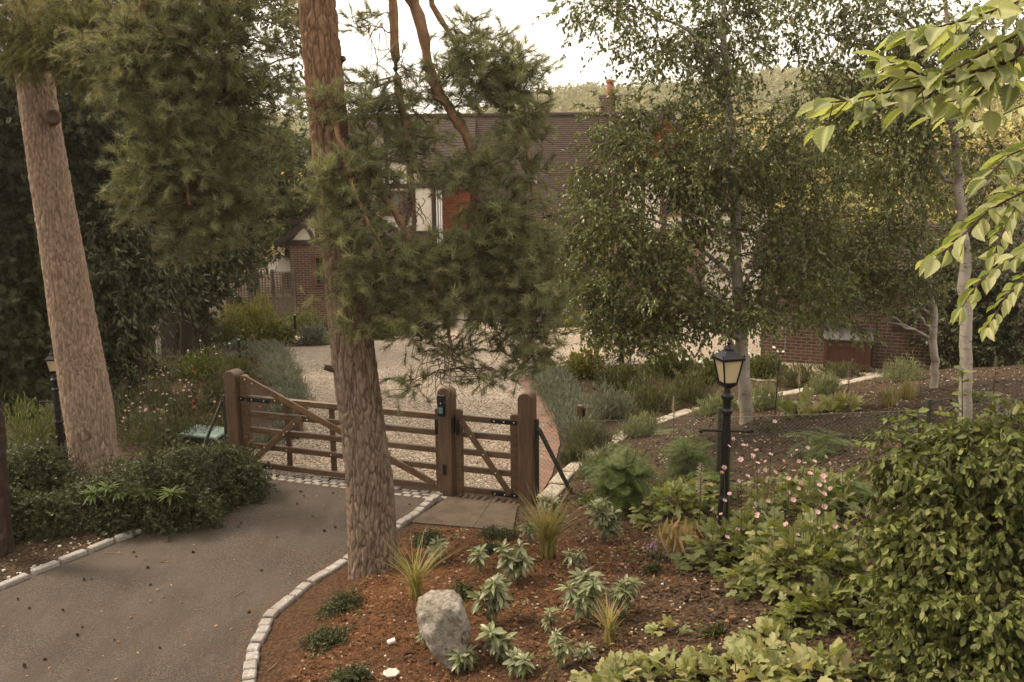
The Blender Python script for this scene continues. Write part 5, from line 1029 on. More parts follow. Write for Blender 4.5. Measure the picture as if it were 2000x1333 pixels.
# ---- the wood that stands behind and above the viewpoint and shades the foreground
for k, (lab, x, y, hh) in enumerate((('broad tree behind the viewpoint on the left, outside the picture', -9, -5, 12), ('broad tree directly behind the viewpoint, outside the picture', -1, -9, 13), ('broad tree behind the viewpoint on the right, outside the picture', 8, -6, 12), ('broad tree standing right of the viewpoint, outside the picture', 12, 3, 11), ('broad tree far left of the drive, outside the picture', -13, 5, 12))):
    z = float(h(x, y)); bl_ = [(np.array([x, y, z + hh * .62]), np.array([4.2, 3.2, hh * .33]), 60), (np.array([x + 1.5, y + .5, z + hh * .42]), np.array([3.2, 2.4, 2.2]), 26), (np.array([x - 2, y, z + hh * .4]), np.array([2.6, 2.2, 2.0]), 22)]
    tree('broadleaf_tree', lab, 'tree', (x, y, z), [(x, y, z - .3), (x + .1, y, z + hh * .3), (x, y + .1, z + hh * .6), (x, y, z + hh * .9)], [.28, .22, .15, .05], bl_, T_LEAF2, .34, 'midgreen', 600 + k, nspray=8, nleaf=8, clump=.9, twig=.8, nl=6, bark='dark_twig', group='trees of the wood round the viewpoint')

# ---- the beech branch close to the camera
def beech_tmpl():
    n, K = 27, 7; V = []; A = []; Fq = []
    for i in range(n):
        y = i / (n - 1); wv = .25 * math.sin(math.pi * min(1, y * .97 + .03) ** .95) ** .85 * (1 - .2 * y ** 4) * (1.0 + (.035 if i % 3 == 1 else -.02)) + .002
        for k in range(K):
            s = (k - 3) / 3; ph = (y - abs(s) * .16) * 8.5 * 2 * math.pi; V.append((s * wv, y + .01 * abs(s), .13 * abs(s) ** 1.2 * math.sin(math.pi * y) - .20 * y * y + .0075 * math.sin(ph) * (abs(s) > .1))); A.append(1.0 if s == 0 else max(0, math.sin(ph)) ** 6 * .8)
    for i in range(n - 1):
        for k in range(K - 1): b = i * K + k; Fq.append((b, b + 1, b + K + 1, b + K))
    return np.array(V), [np.array(Fq)], np.array(A)
bV, bF, bA = beech_tmpl(); rg = np.random.default_rng(51)
ro = P(3100, 700, 3.0); ro[2] = float(h(ro[0], ro[1])); be = thing('beech_tree', 'bright green beech branch reaching in close to the camera at top right', 'tree', ro)
MB().tube([ro - np.array([0, 0, .3]), ro + np.array([0, 0, 2]), ro + np.array([.1, .1, 4.2]), ro + np.array([.2, .2, 7])], [.2, .17, .13, .06], 14).build('trunk', M['pale_bark'], be, smooth=True)
tt = ro + np.array([.05, .05, 3.2]); tt2 = ro + np.array([.1, .1, 4.4])
brs = [([tt2, P(2100, 10, 1.9), P(2000, 62, 1.85), P(1905, 105, 1.8), P(1860, 150, 1.78), P(1800, 176, 1.76), P(1720, 186, 1.74), P(1670, 194, 1.73), P(1618, 202, 1.72)], .105, 1, .075),
       ([tt2, P(2080, -60, 1.9), P(1990, 10, 1.85), P(1930, 30, 1.8), P(1860, 50, 1.8), P(1790, 62, 1.8)], .11, 1, .075),
       ([P(2000, 62, 1.85), P(1990, 110, 1.8), P(1940, 130, 1.78), P(1880, 150, 1.76), P(1810, 150, 1.75), P(1730, 120, 1.76)], .10, 1, .075),
       ([P(2000, 62, 1.85), P(1960, 140, 1.95), P(1900, 190, 1.95), P(1850, 200, 1.95)], .10, 1, .07),
       ([tt, P(2120, 240, 2.2), P(2040, 280, 2.1), P(1990, 290, 2.05), P(1950, 310, 2.0), P(1925, 350, 2.0)], .10, 1, .07),
       ([tt, P(2100, 320, 2.2), P(2030, 360, 2.1), P(1980, 390, 2.05), P(1930, 400, 2.0), P(1900, 440, 2.0), P(1870, 480, 2.0), P(1830, 500, 2.0)], .09, 1, .065),
       ([tt, P(2100, 430, 2.6), P(2010, 480, 2.6), P(1960, 520, 2.6), P(1900, 545, 2.6), P(1880, 600, 2.6)], .09, 1, .065),
       ([tt, P(2100, 480, 3.0), P(2000, 540, 3.0), P(1950, 590, 3.0), P(1930, 640, 3.0)], .08, 1, .06),
       ([tt, P(2140, 160, 2.6), P(2030, 190, 2.6), P(1960, 230, 2.6), P(1900, 240, 2.6)], .085, 1, .065),
       ([tt, P(2140, 330, 2.9), P(2030, 330, 2.9), P(1970, 420, 2.9), P(1940, 500, 2.9)], .085, 1, .065)]
for bi, (pl_, size, _, stp) in enumerate(brs):
    size *= .68; q = smooth_line(pl_, 60, .0015, rg); s = np.concatenate([[0], np.cumsum(np.linalg.norm(np.diff(q, axis=0), axis=1))]); off_ = s[-1] * (.45 if bi in (0, 1, 4, 5, 6, 7, 8, 9) else .1)
    br = MB().tube(q, np.linspace(.012 if off_ > .2 else .006, .0016, 60), 8).build('branch', M['twig'], be, smooth=True); mb = MB(); tw = MB(); k = 0; sp = off_
    while sp < s[-1]:
        p = np.array([np.interp(sp, s, q[:, i]) for i in range(3)]); p2 = np.array([np.interp(sp + .02, s, q[:, i]) for i in range(3)]); d = nrm(p2 - p) if sp + .02 < s[-1] else nrm(q[-1] - q[-3]); side = nrm(np.cross(d, (0, 0, 1))) * (1 if k % 2 else -1)
        for rep in range(3 if bi < 4 else 2):                       # short side twigs with leaves
            a = nrm(d * rg.uniform(.3, .9) + side * rg.uniform(.4, 1.0) * (1 if rep != 1 else -1) + np.array([0, 0, rg.uniform(-.42, .12)])); st = p + a * .012
            if rep == 2: st = p + a * .05 + np.array([0, 0, -.02]); tw.tube([p, (p + st) / 2, st], .0011, 5, False)
            else: tw.tube([p, st], .0009, 5, False)
            no = nrm(np.array([0, -.25, 1.0]) + rg.normal(size=3) * .45); V, Fs = place((bV, bF), st[None], a[None], no[None], size * rg.uniform(.72, 1.08)); mb.add(V, Fs, bA)
        sp += stp * rg.uniform(.55, .95) * .50; k += 1
    V, Fs = place((bV, bF), q[-1][None], nrm(q[-1] - q[-4])[None], np.array([[0, -.2, 1.]]), size * .9); mb.add(V, Fs, bA)
    mb.build('leaves', M['beech'], br, attr='vein', smooth=True); tw.build('twigs', M['twig'], br)
# ============================================================ SMALL PLANTS, STONES, LITTER
T_OV = t_lance(.52, 4, .05, .18); T_OVL = t_lance(.50, 4, .04, .08); T_NARROW = t_lance(.16, 3, .05, .35); T_HELL = t_lance(.34, 5, .07, .38); T_BLADE = t_blade(.035, 6, 1.0)
def bm_mb(V, F): m = MB(); m.add(V, F); return m
def hellebore(label, px, py, hpx, wpx, seed, stems=4, group='grey-green leafy plants on the near bank'):
    """bare stems carrying whorls of arching lance leaves"""
    rg = np.random.default_rng(seed); c = G(px, py); s = 1 / ppm(c); H = hpx * s; W = wpx * s / 2; t = thing('leafy_perennial', label, 'plant', c, group); st = MB(); lv = MB()
    for k in range(stems):
        a = rg.uniform(0, 6.28); r = W * rg.uniform(.1, .75) * (k > 0); tip = c + np.array([math.cos(a) * r, math.sin(a) * r * .8, H * rg.uniform(.55, .95)]); q = smooth_line([c + rnd(rg, 1)[0] * .02 * np.array([1, 1, 0]), (c + tip) / 2 + rg.normal(size=3) * .015, tip], 8)
        st.tube(q, np.linspace(.007, .004, 8), 6, False)
        for (f, n, L_, dz) in ((1.0, 7, .085, .7), (.98, 9, .105, .2), (.90, 8, .115, -.1), (.76, 7, .10, -.45), (.6, 4, .09, -.6)):
            p = q[0] + (q[-1] - q[0]) * f; th = rg.uniform(0, 6.28) + np.arange(n) * 6.283 / n + rg.normal(size=n) * .4; ax = np.stack([np.cos(th), np.sin(th), np.full(n, dz) + rg.normal(size=n) * .32], 1); hl_ = rg.normal() * .16 + np.clip(rg.normal() * .1, -.3, .3); V, F_ = place(T_HELL, np.repeat(p[None], n, 0) + ax * .012, ax, np.tile([0, 0, 1.], (n, 1)) + rg.normal(size=(n, 3)) * .4, L_ * .88 * min(1.2, max(.65, W / .17)) * rg.uniform(.5, 1.25, n)); lv.add(V, F_, np.full(len(V), min(.5, max(-.45, hl_ - .1 * (f < .8)))))
    st.build('stems', M['santolina'], t); lv.build('leaves', M['hellebore'], t); return t
HL = [('grey-green leafy plant touching the lower right of the boulder', 905, 1312, 60, 90, 3), ('tallest grey-green leafy plant, beside the top of the boulder', 965, 1225, 105, 95, 6), ('grey-green leafy plant between boulder top and pine grass tuft', 938, 1118, 50, 60, 3),
      ('domed grey-green plant on pale branching stems in front of the slab', 1010, 1140, 82, 90, 6), ('grey-green leafy plant right of the boulder with browned lower leaves', 985, 1290, 70, 90, 4), ('grey-green plant midway along the row leading down to the boulder', 965, 1180, 50, 62, 3),
      ('upright grey-green plant below the big fern shrub', 1180, 1062, 85, 72, 7), ('grey-green plant on one bare stem right of the straw-coloured grass', 1131, 1128, 66, 58, 2), ('widest grey-green plant in the middle of the bare bank', 1150, 1218, 95, 110, 8),
      ('grey-green plant behind the short grass tuft mid-bank', 1218, 1205, 80, 80, 6), ('small grey-green plant with drooping leaves left of the short grass tuft', 1076, 1240, 50, 54, 3), ('grey-green plant standing alone near the bottom edge', 1092, 1310, 80, 62, 4),
      ('tiny grey-green seedling plant right of the lowest leafy plant', 1146, 1292, 34, 36, 2), ('grey-green leafy plant behind the grass beside the big pine', 848, 1112, 60, 62, 3), ('grey-green plant lowest in the row at the bottom edge', 1010, 1325, 55, 80, 4),
      ('small grey-green plant hard against the right gate post foot', 1082, 1010, 38, 62, 3), ('small grey-green plant at the corner of the paving slabs', 1035, 1062, 40, 60, 3), ('little grey-green plant at the left foot of the boulder', 828, 1262, 30, 30, 1)]
for k, q in enumerate(HL): hellebore(*q[:5], 100 + k, q[5])

def grass(label, px, py, hpx, n, seed, mat='grassblade', spread=.45, w=1.0, group='grass tufts on the bank', base_r=.045):
    rg = np.random.default_rng(seed); c = G(px, py); s = 1 / ppm(c); H = hpx * s; th = rg.uniform(0, 6.28, n); lean = rg.random(n) ** .8 * spread * 1.15
    ax = np.stack([np.cos(th) * lean, np.sin(th) * lean, np.ones(n)], 1); no = np.stack([-np.cos(th), -np.sin(th), lean], 1) + rg.normal(size=(n, 3)) * .2; pos = c + np.stack([np.cos(th) * base_r * rg.random(n), np.sin(th) * base_r * rg.random(n), np.full(n, -.02)], 1)
    V0, F0_ = T_BLADE; T = (V0 * np.array([w * .35 / max(H, .1) * .9, 1, 1]), F0_); V, F_ = place(T, pos, ax, -no, H * rg.uniform(.55, 1.2, n))
    o = bm_mb(V, F_).build('grass_tuft', M[mat], loc=c); return tag(o, label, 'grass tuft', group)
grass('straw-coloured ornamental grass tuft beside the right gate post', 1070, 1092, 112, 330, 201, spread=.55, base_r=.07)
grass('green and yellow grass tuft close against the foot of the big pine', 812, 1172, 105, 150, 202, spread=.5)
grass('short thin grass tuft in front of the widest leafy plant', 1190, 1258, 85, 80, 203, spread=.6)
grass('arching grass tuft between the anemones and the large shrub', 1728, 1130, 120, 120, 204, spread=.55)
grass('pale low grass tuft beyond the hoses near the stone edging', 1735, 792, 34, 150, 205, spread=1.1, base_r=.12)
grass('pale flattened grass tuft lying below the stone edging', 1772, 778, 36, 150, 206, spread=1.3, base_r=.14)

def mound_thing(name, label, cat, px, py, wpx, hpx, n, tmpl, size, mat, seed, group=None, up=.5, axis_up=.6, depth=.8, spread=1.0, shell=.45, stems=False, c=None, woody='dark_twig', wild=.07):
    rg = np.random.default_rng(seed); c = G(px, py) if c is None else c; s = 1 / ppm(c); rx = wpx * s / 2; hh = hpx * s * .96; t = thing(name, label, cat, c, group)
    V, F_ = mound(rg, c, rx, rx * depth, hh, n, tmpl, size, up, shell, spread, axis_up, 1.0, wild); bm_mb(V, F_).build('foliage', M[mat], t)
    k = max(8, int(n / 60)); q = rnd(rg, k); q[:, 2] = np.abs(q[:, 2]); tip = c + q * np.array([rx, rx * depth, hh]) * .85; P0 = c + q * np.array([rx, rx * depth, 0]) * .25; P0[:, 2] = h(P0[:, 0], P0[:, 1]); tip[:, 2] += h(tip[:, 0], tip[:, 1]) - c[2]
    B_ = np.stack([P0, P0 + (tip - P0) * .5 + np.array([0, 0, .05]), tip], 1); MB().add(*vtubes(B_, np.broadcast_to(np.array([1, .7, .35]) * .005, (k, 3)), 4)).build('stems', M[woody], t); return t
def flowers(t, pos, size, mat, seed, petals=6, eye=True, up=(0, -.5, .8)):
    """each bloom an object: cupped ring of petals with an eye"""
    rg = np.random.default_rng(seed); V = []; Fq = []
    for k in range(petals):
        a = k * 6.283 / petals; d = np.array([math.cos(a), math.sin(a), .0]); s_ = np.array([-math.sin(a), math.cos(a), 0]); b = len(V)
        V += [d * .08, d * .55 + s_ * .44 + np.array([0, 0, .16]), d * .98 + s_ * .26 + np.array([0, 0, .30]), d * 1.0 - s_ * .24 + np.array([0, 0, .30]), d * .55 - s_ * .44 + np.array([0, 0, .16]), d * .55 + np.array([0, 0, .10])]
        Fq += [(b, b + 5, b + 1), (b + 5, b + 2, b + 1), (b + 5, b + 3, b + 2), (b + 5, b + 4, b + 3), (b, b + 4, b + 5)]
    m0 = MB().add(np.array(V) * .5, np.array(Fq)).build('flower', mat, None, (0, 0, 0)); e0 = None
    if eye: e0 = MB().lathe((0, 0, .02), [(.10, 0), (.13, .06), (.06, .11)], 8).build('flower_eye', M['yellow'], None, (0, 0, 0)); e0.parent = m0
    wl = wloc(t)
    for k, p in enumerate(pos):
        o = m0 if k == 0 else m0.copy()
        if k: C.objects.link(o)
        o.parent = t; o.location = Vector([float(v) for v in p]) - wl; s_ = size * rg.uniform(.75, 1.2); o.scale = (s_,) * 3; d = Vector(nrm(np.array(up) + rg.normal(size=3) * .45)); o.rotation_euler = d.to_track_quat('Z', 'Y').to_euler()
        if eye and k: e = e0.copy(); C.objects.link(e); e.parent = o
def stems_to(t, pos, c, r=.0025, mat='dullgreen', seed=0):
    rg = np.random.default_rng(seed); pos = np.asarray(pos); b = pos.copy(); b[:, :2] += rg.normal(size=(len(pos), 2)) * .06; b[:, 2] = h(b[:, 0], b[:, 1]); m_ = (pos + b) / 2 + rg.normal(size=pos.shape) * .02
    MB().add(*vtubes(np.stack([b, m_, pos], 1), np.full((len(pos), 3), r), 4)).build('flower_stems', M[mat], t)
# Japanese anemones on the bank
an = 'pink-flowered leafy clumps on the bank'
A1 = mound_thing('anemone_clump', 'broad clump of lime-green lobed leaves and pink flowers right of the lamp post', 'plant', 1575, 1150, 250, 130, 620, T_LOBED, .135, 'anemone', 301, an, up=1.0, axis_up=-.3, shell=.22, depth=.9)
A2 = mound_thing('anemone_clump', 'clump of pink flowers and lobed leaves round the foot of the lamp post', 'plant', 1450, 1108, 190, 95, 420, T_LOBED, .13, 'anemone', 302, an, up=1.0, axis_up=-.3, shell=.22, depth=.9)
A3 = mound_thing('anemone_clump', 'lobed-leaf clump left of the lamp post with hardly any flowers', 'plant', 1325, 1015, 150, 75, 260, T_LOBED, .13, 'anemone', 303, an, up=1.0, axis_up=-.3, shell=.22, depth=.9)
A4 = mound_thing('anemone_clump', 'pink-flowered clump higher up behind the lamp post', 'plant', 1560, 1010, 230, 90, 420, T_LOBED, .12, 'anemone', 304, an, up=1.0, axis_up=-.3, shell=.22, depth=.8)
A5 = mound_thing('anemone_clump', 'lobed leaves trailing down onto bare soil below the flowers', 'plant', 1600, 1215, 190, 60, 170, T_LOBED, .14, 'anemone', 305, an, up=1.0, axis_up=-.3, shell=.22, depth=.5)
f1 = [(1540, 962), (1560, 955), (1582, 925), (1600, 948), (1540, 935), (1515, 1030), (1545, 1060), (1583, 1020), (1600, 960), (1622, 955), (1608, 930), (1570, 995), (1650, 1030), (1535, 1025), (1610, 990), (1665, 922), (1478, 1010), (1500, 1050), (1557, 1045), (1590, 1110), (1510, 1115), (1605, 1108), (1480, 905), (1645, 918)]
f2 = [(1410, 922), (1415, 978), (1408, 1005), (1425, 965), (1447, 898), (1452, 870), (1432, 858), (1495, 902), (1470, 890), (1443, 940), (1475, 985), (1460, 930), (1400, 1010), (1420, 1050), (1440, 1035), (1395, 1062)]
f4 = [(1460, 870), (1470, 893), (1545, 890), (1578, 875), (1572, 905), (1520, 932), (1585, 918), (1530, 900), (1505, 888), (1480, 920), (1495, 940), (1550, 920), (1620, 905), (1515, 955), (1447, 845)]
for t, fl_, sd_, dD in ((A1, f1, 1, -.15), (A2, f2, 2, -.15), (A4, f4, 3, 0)):
    c = np.array(t.location); rg = np.random.default_rng(sd_); fl_ = fl_ + [(x + rg.normal() * 26, y + rg.normal() * 18) for x, y in fl_[::2]]; ps = np.array([P(x, y, c[1] + dD + rg.uniform(-.25, .35)) for x, y in fl_]); ps[:, 2] = np.maximum(ps[:, 2], h(ps[:, 0], ps[:, 1]) + .2)
    flowers(t, ps, .044, M['pinkpetal'], sd_); stems_to(t, ps, c, .0022, 'dullgreen', sd_)
# yellowing vine-like leaves along the bottom
pl = 'low clumps of pale yellowing lobed leaves'
mound_thing('lobed_leaf_clump', 'pale lobed-leaf clump cut by the bottom edge right of the leafy plants', 'plant', 1320, 1330, 250, 34, 142, T_LOBED, .125, 'palmleaf', 311, pl, up=1.0, axis_up=-.25, shell=.25, depth=.5)
mound_thing('lobed_leaf_clump', 'palest, most yellow clump of lobed leaves at the bottom of the bank', 'plant', 1440, 1330, 240, 49, 161, T_LOBED, .125, 'palmleaf', 312, pl, up=1.0, axis_up=-.25, shell=.25, depth=.7)
mound_thing('lobed_leaf_clump', 'green-tinged lobed-leaf clump next to the large shrub', 'plant', 1585, 1330, 190, 43, 124, T_LOBED, .14, 'palmleaf', 313, pl, up=1.0, axis_up=-.25, shell=.25, depth=.7)
mound_thing('lobed_leaf_clump', 'small lobed-leaf clump uphill of the other pale clumps', 'plant', 1500, 1265, 110, 30, 90, T_LOBED, .12, 'palmleaf', 314, pl, up=1.0, axis_up=-.25, shell=.25, depth=.6)
mound_thing('lobed_leaf_clump', 'single small lobed plant on bare soil mid-bank', 'plant', 1300, 1235, 42, 22, 14, T_LOBED, .11, 'palmleaf', 315, pl, up=1.0, axis_up=-.25, shell=.25, depth=.6)
mound_thing('lobed_leaf_clump', 'lobed-leaf clump furthest left along the bottom edge', 'plant', 1195, 1345, 120, 40, 70, T_LOBED, .14, 'palmleaf', 316, pl, up=1.0, axis_up=-.25, shell=.25, depth=.6)
# the large shrub at lower right
rg = np.random.default_rng(320); c = P(1930, 1420, 5.9); c[2] = float(h(c[0], c[1])); t = thing('leafy_shrub', 'large dense leafy shrub filling the lower right corner', 'shrub', c)
bl_ = [blob(*q) for q in ((1920, 1010, 6.2, 120, 130, .6, 66), (1880, 1180, 6.0, 110, 110, .55, 66), (1975, 1200, 5.8, 100, 160, .5, 60), (1810, 1290, 5.9, 60, 60, .4, 30), (1910, 1330, 5.7, 110, 80, .45, 46), (1850, 900, 6.4, 70, 60, .4, 22), (1965, 880, 6.3, 80, 80, .45, 32), (1775, 1180, 6.1, 34, 60, .3, 12), (1800, 1040, 6.3, 50, 70, .4, 20), (1745, 900, 6.6, 30, 50, .25, 6))]
st = MB(); LL = []
for k in range(26):
    b_, r_, _ = bl_[k % len(bl_)]; tip = b_ + rnd(rg, 1)[0] * r_ * .9; a = c + np.array([rg.normal() * .15, rg.normal() * .12, -.05]); q = smooth_line([a, a + (tip - a) * .5 + np.array([rg.normal() * .06, rg.normal() * .06, .12]), tip], 12); st.tube(q, np.linspace(.011, .003, 12), 6, False); LL.append(q)
st.build('stems', M['dark_twig'], t); lv, tw = crown(rg, bl_, LL, T_OVL, .062, 10, 12, .19, .27, .6, .6, None, .0022, .1, 0, .6, .6, True, .25)
lv.build('leaves', M['shrubleaf'], t); tw.build('twigs', M['dark_twig'], t)
# upright shoots along its top
for k, (px, py, top) in enumerate(((1766, 960, 850), (1795, 930, 800), (1840, 920, 840), (1880, 880, 720), (1935, 850, 770))):
    a = P(px, py, 6.6 + .1 * k); b = P(px + rg.normal() * 5, top, 6.6 + .1 * k); MB().tube([a, (a + b) / 2, b], [.005, .004, .002], 5).build('shoot', M['dark_twig'], t); n = 34
    u = rg.random(n); pos = a + (b - a) * u[:, None]; ax = rnd(rg, n) * np.array([1, 1, .3]) + np.array([0, 0, .25]); V, F_ = place(T_OV, pos, ax, np.tile([0, -.2, 1.], (n, 1)) + rg.normal(size=(n, 3)) * .3, .085 * rg.uniform(.6, 1.1, n)); bm_mb(V, F_).build('shoot_leaves', M['shrubleaf'], t)

# ferny shrubs
def ferny(label, px, py, hpx, wpx, n, seed, size=.42, mat='fern', stems=9, group='feathery-leaved shrubs on the bank'):
    rg = np.random.default_rng(seed); c = G(px, py); s = 1 / ppm(c); H = hpx * s; W = wpx * s / 2; t = thing('ferny_shrub', label, 'shrub', c, group); st = MB(); lv = MB()
    for k in range(stems):
        a = k * 2.4; r = W * math.sqrt((k + .5) / stems) * .8; tip = c + np.array([math.cos(a) * r, math.sin(a) * r, H * rg.uniform(.55, .95)]); q = smooth_line([c, c + (tip - c) * np.array([.35, .35, .6]), tip], 9); st.tube(q, np.linspace(.009, .003, 9), 6, False)
        m_ = max(6, int(n * .6) // stems); u = rg.uniform(.25, 1, m_); pos = q[0] + (q[-1] - q[0]) * u[:, None]; th = rg.uniform(0, 6.28, m_); ax = np.stack([np.cos(th), np.sin(th), rg.uniform(-.35, .55, m_)], 1); V, F_ = place(T_FROND, pos, ax, np.tile([0, 0, 1.], (m_, 1)) + rg.normal(size=(m_, 3)) * .25, size * rg.uniform(.6, 1.1, m_)); lv.add(V, F_)
    st.build('stems', M['dark_twig'], t); lv.build('fronds', M[mat], t)
ferny('tall feathery green shrub right of the mesh fence strut', 1215, 1000, 150, 125, 330, 331, .34, stems=15)
ferny('feathery shrub immediately left of the lamp post', 1345, 935, 100, 120, 150, 332, .34)
ferny('small bright fern-leaved plant alone on the bare bank', 1605, 885, 46, 90, 40, 333, .34, stems=5)
ferny('feathery green seedling shrub behind the pink flowers', 1640, 975, 60, 150, 90, 334, .36)
ferny('feathery shrub spreading in front of the lamp column', 1380, 985, 75, 100, 90, 335, .32)
ferny('feathery-leaved plant poking above the large leafy shrub', 1800, 935, 70, 90, 60, 336, .34)
# acanthus spikes
def spike(label, px, py, hpx, seed, big=1.0, leaf=True):
    rg = np.random.default_rng(seed); c = G(px, py); s = 1 / ppm(c); H = hpx * s; t = thing('flower_spike', label, 'plant', c, 'tall flower spikes'); MB().tube([c - np.array([0, 0, .05]), c + np.array([.01, 0, H])], [.007, .004], 6).build('stem', M['dullgreen'], t)
    n = int(60 * big); u = np.linspace(.38, 1, n); pos = c + np.stack([np.zeros(n), np.zeros(n), u * H], 1); th = np.arange(n) * 2.4; ax = np.stack([np.cos(th), np.sin(th), np.full(n, .35)], 1); V, F_ = place(T_LEAF, pos, ax, np.tile([0, 0, 1.], (n, 1)), (.052 * big * np.sin(np.pi * np.clip((1.04 - u) / .68, .06, .94)) ** .5)); bm_mb(V, F_).build('bracts', M['spike'], t)
    if leaf: n = 12; th = np.arange(n) * 2.4; ax = np.stack([np.cos(th), np.sin(th), np.full(n, .35)], 1); V, F_ = place(T_FROND, np.repeat(c[None], n, 0), ax, np.tile([0, 0, 1.], (n, 1)), .3 * rg.uniform(.7, 1.1, n)); bm_mb(V, F_).build('leaves', M['anemone'], t)
spike('pale flower spike standing left of the lamp post above lobed leaves', 1365, 1030, 130, 341, 1.25)
spike('pale flower spike above a yellow-leaved plant by the stone edging', 1655, 790, 85, 342); spike('flower spike left of the other spike near the stone edging', 1560, 790, 70, 343)
spike('flower spike in front of the yellowing birch-side bed, left of the lamp', 1315, 845, 72, 344); spike('flower spike in the shade at the right edge of the bank', 1940, 770, 75, 345); spike('dark flower spike right of the white birch stem', 1965, 850, 80, 346)
for k, (lab, px, py) in enumerate((('pink flower spike behind the hedge beside the leaning pine, leftmost', 290, 860), ('pink flower spike behind the hedge, second of three', 322, 868), ('pink flower spike behind the hedge nearest the green lid', 395, 830))): spike(lab, px, py, 70, 347 + k, 1.3, False)
mound_thing('acanthus', 'yellow withering leaf clump on bare soil above the hoses', 'plant', 1560, 815, 70, 26, 26, T_LOBED, .26, 'palmleaf', 350, 'withering clumps by the stone edging', up=1, depth=.6)
mound_thing('acanthus', 'yellow-green withering clump at the foot of the pale flower spike', 'plant', 1650, 800, 80, 24, 26, T_LOBED, .24, 'palmleaf', 351, 'withering clumps by the stone edging', up=1, depth=.6)
# dead brown plant
rg = np.random.default_rng(360); c = G(1325, 1088); t = thing('withered_plant', 'withered straw-brown plant with hanging leaves left of the lamp foot', 'plant', c); n = 90
q = c + np.array([0, 0, .30]) + rg.normal(size=(n, 3)) * np.array([.09, .07, .06]); ax = rnd(rg, n) * .6 + np.array([0, 0, -1.0]); V, F_ = place(T_NARROW, q, ax, rnd(rg, n), rg.uniform(.1, .24, n)); bm_mb(V, F_).build('leaves', M['drygrass'], t)
MB().tube([c, c + np.array([.02, 0, .18]), c + np.array([0, 0, .34])], [.008, .006, .004], 6).tube([c, c + np.array([.1, .02, .16]), c + np.array([.18, 0, .22])], [.007, .005, .003], 6).build('stem', M['dead_twig'], t)

# ---- hedges and beds
hd = 'dark low hedge shrubs left of the drive'
for k, (lab, px, py, w_, hp, n_) in enumerate((('dark low spreading hedge shrub touching the left gate post', 425, 968, 190, 90, 5200), ('largest dark low hedge shrub, right of the leaning pine foot', 320, 1010, 240, 120, 6500), ('dark low hedge shrub in front of the leaning pine', 185, 1012, 180, 62, 3600), ('dark low hedge shrub left of the leaning pine', 60, 980, 190, 105, 4600), ('dark low hedge shrub at the left edge of the picture', -30, 1040, 170, 100, 3200), ('dark low hedge shrub nearest the stone kerb', 75, 1038, 130, 66, 2200))):
    mound_thing('low_hedge', lab, 'hedge', px, py, w_, hp, int(n_ * 1.5), T_SPRIG, .105, 'hedge', 370 + k, hd, up=.7, axis_up=.0, depth=.75, shell=.3, spread=.5, wild=.22)
for k, (lab, px, py) in enumerate((('spiky bright rosette plant in front of the leaning pine', 195, 1000), ('spiky rosette plant right of the leaning pine foot', 275, 1000), ('small spiky rosette plant over the kerb end', 330, 1008))):
    rg = np.random.default_rng(380 + k); c = P(px, py - 40, G(px, py)[1] - .55); c[2] = max(c[2], .35); g0 = np.array([c[0], c[1], float(h(c[0], c[1]))]); t = thing('rosette_plant', lab, 'plant', g0, 'spiky rosette plants in the low hedge'); lv = MB(); st = MB()
    for m_ in range(4):
        tp = c + rg.normal(size=3) * np.array([.12, .08, .05]); st.tube([g0, tp], [.006, .004], 5, False); n = 34; th = np.arange(n) * 2.4; ax = np.stack([np.cos(th), np.sin(th), rg.uniform(-.3, 1.0, n)], 1); V, F_ = place(T_NARROW, np.repeat(tp[None], n, 0), ax, np.tile([0, 0, 1.], (n, 1)), rg.uniform(.12, .20, n)); lv.add(V, F_)
    lv.build('leaves', M['fern'], t); st.build('stems', M['dark_twig'], t)
bedg = 'mixed planting in the bed behind the left gate post'
beds = [('loose green clump flecked with pale flowers behind the low hedge', 300, 880, 150, 75, 'dullgreen', .09), ('loose brownish-green clump beside the green lid', 375, 835, 130, 75, 'dullgreen', .08), ('green feathery clump by the foot of the small lamp', 60, 890, 170, 90, 'midgreen', .1),
        ('sage-green clump at the left of the small lamp', 20, 960, 150, 60, 'dullgreen', .09), ('green clump in front of the dark evergreen', 300, 800, 140, 70, 'midgreen', .09), ('dull green clump behind the left gate post', 420, 790, 110, 60, 'dullgreen', .08),
        ('leafy clump with red flowers left of the gate post', 395, 870, 110, 70, 'dullgreen', .08), ('yellow-green clump in the middle of the far bed', 400, 735, 120, 60, 'midgreen', .08), ('brown-green clump at the far left of the bed', 310, 735, 130, 60, 'dullgreen', .09), ('russet-tinged clump beside the black bollard light', 470, 745, 80, 60, 'dullgreen', .07), ('grey-leaved clump on the near edge behind the gate rails', 520, 865, 80, 34, 'lavender', .06), ('dark green clump seen through the gate rails', 560, 850, 70, 30, 'lavender', .06), ('loose clump under the dark evergreen tree', 250, 845, 130, 80, 'dullgreen', .09), ('dark clump between the two lamp-side plants', 140, 870, 120, 60, 'dullgreen', .09)]
bt_ = []
for k, (lab, px, py, w_, hp, mt, sz) in enumerate(beds):
    c = Z(px, py, .05); bt_.append(mound_thing('perennial_clump', lab, 'plant', px, py, w_, hp, 1500, T_LEAF if k % 2 else T_NARROW, sz, mt, 400 + k, bedg, up=.4, axis_up=.9, depth=.8, c=c, woody='dullgreen'))
def top_pts(t, n, w_, z0, z1, rg, dy=.25): l = wloc(t); return np.array([(l.x + rg.normal() * w_, l.y + rg.normal() * dy, l.z + rg.uniform(z0, z1)) for _ in range(n)])
rg = np.random.default_rng(9)
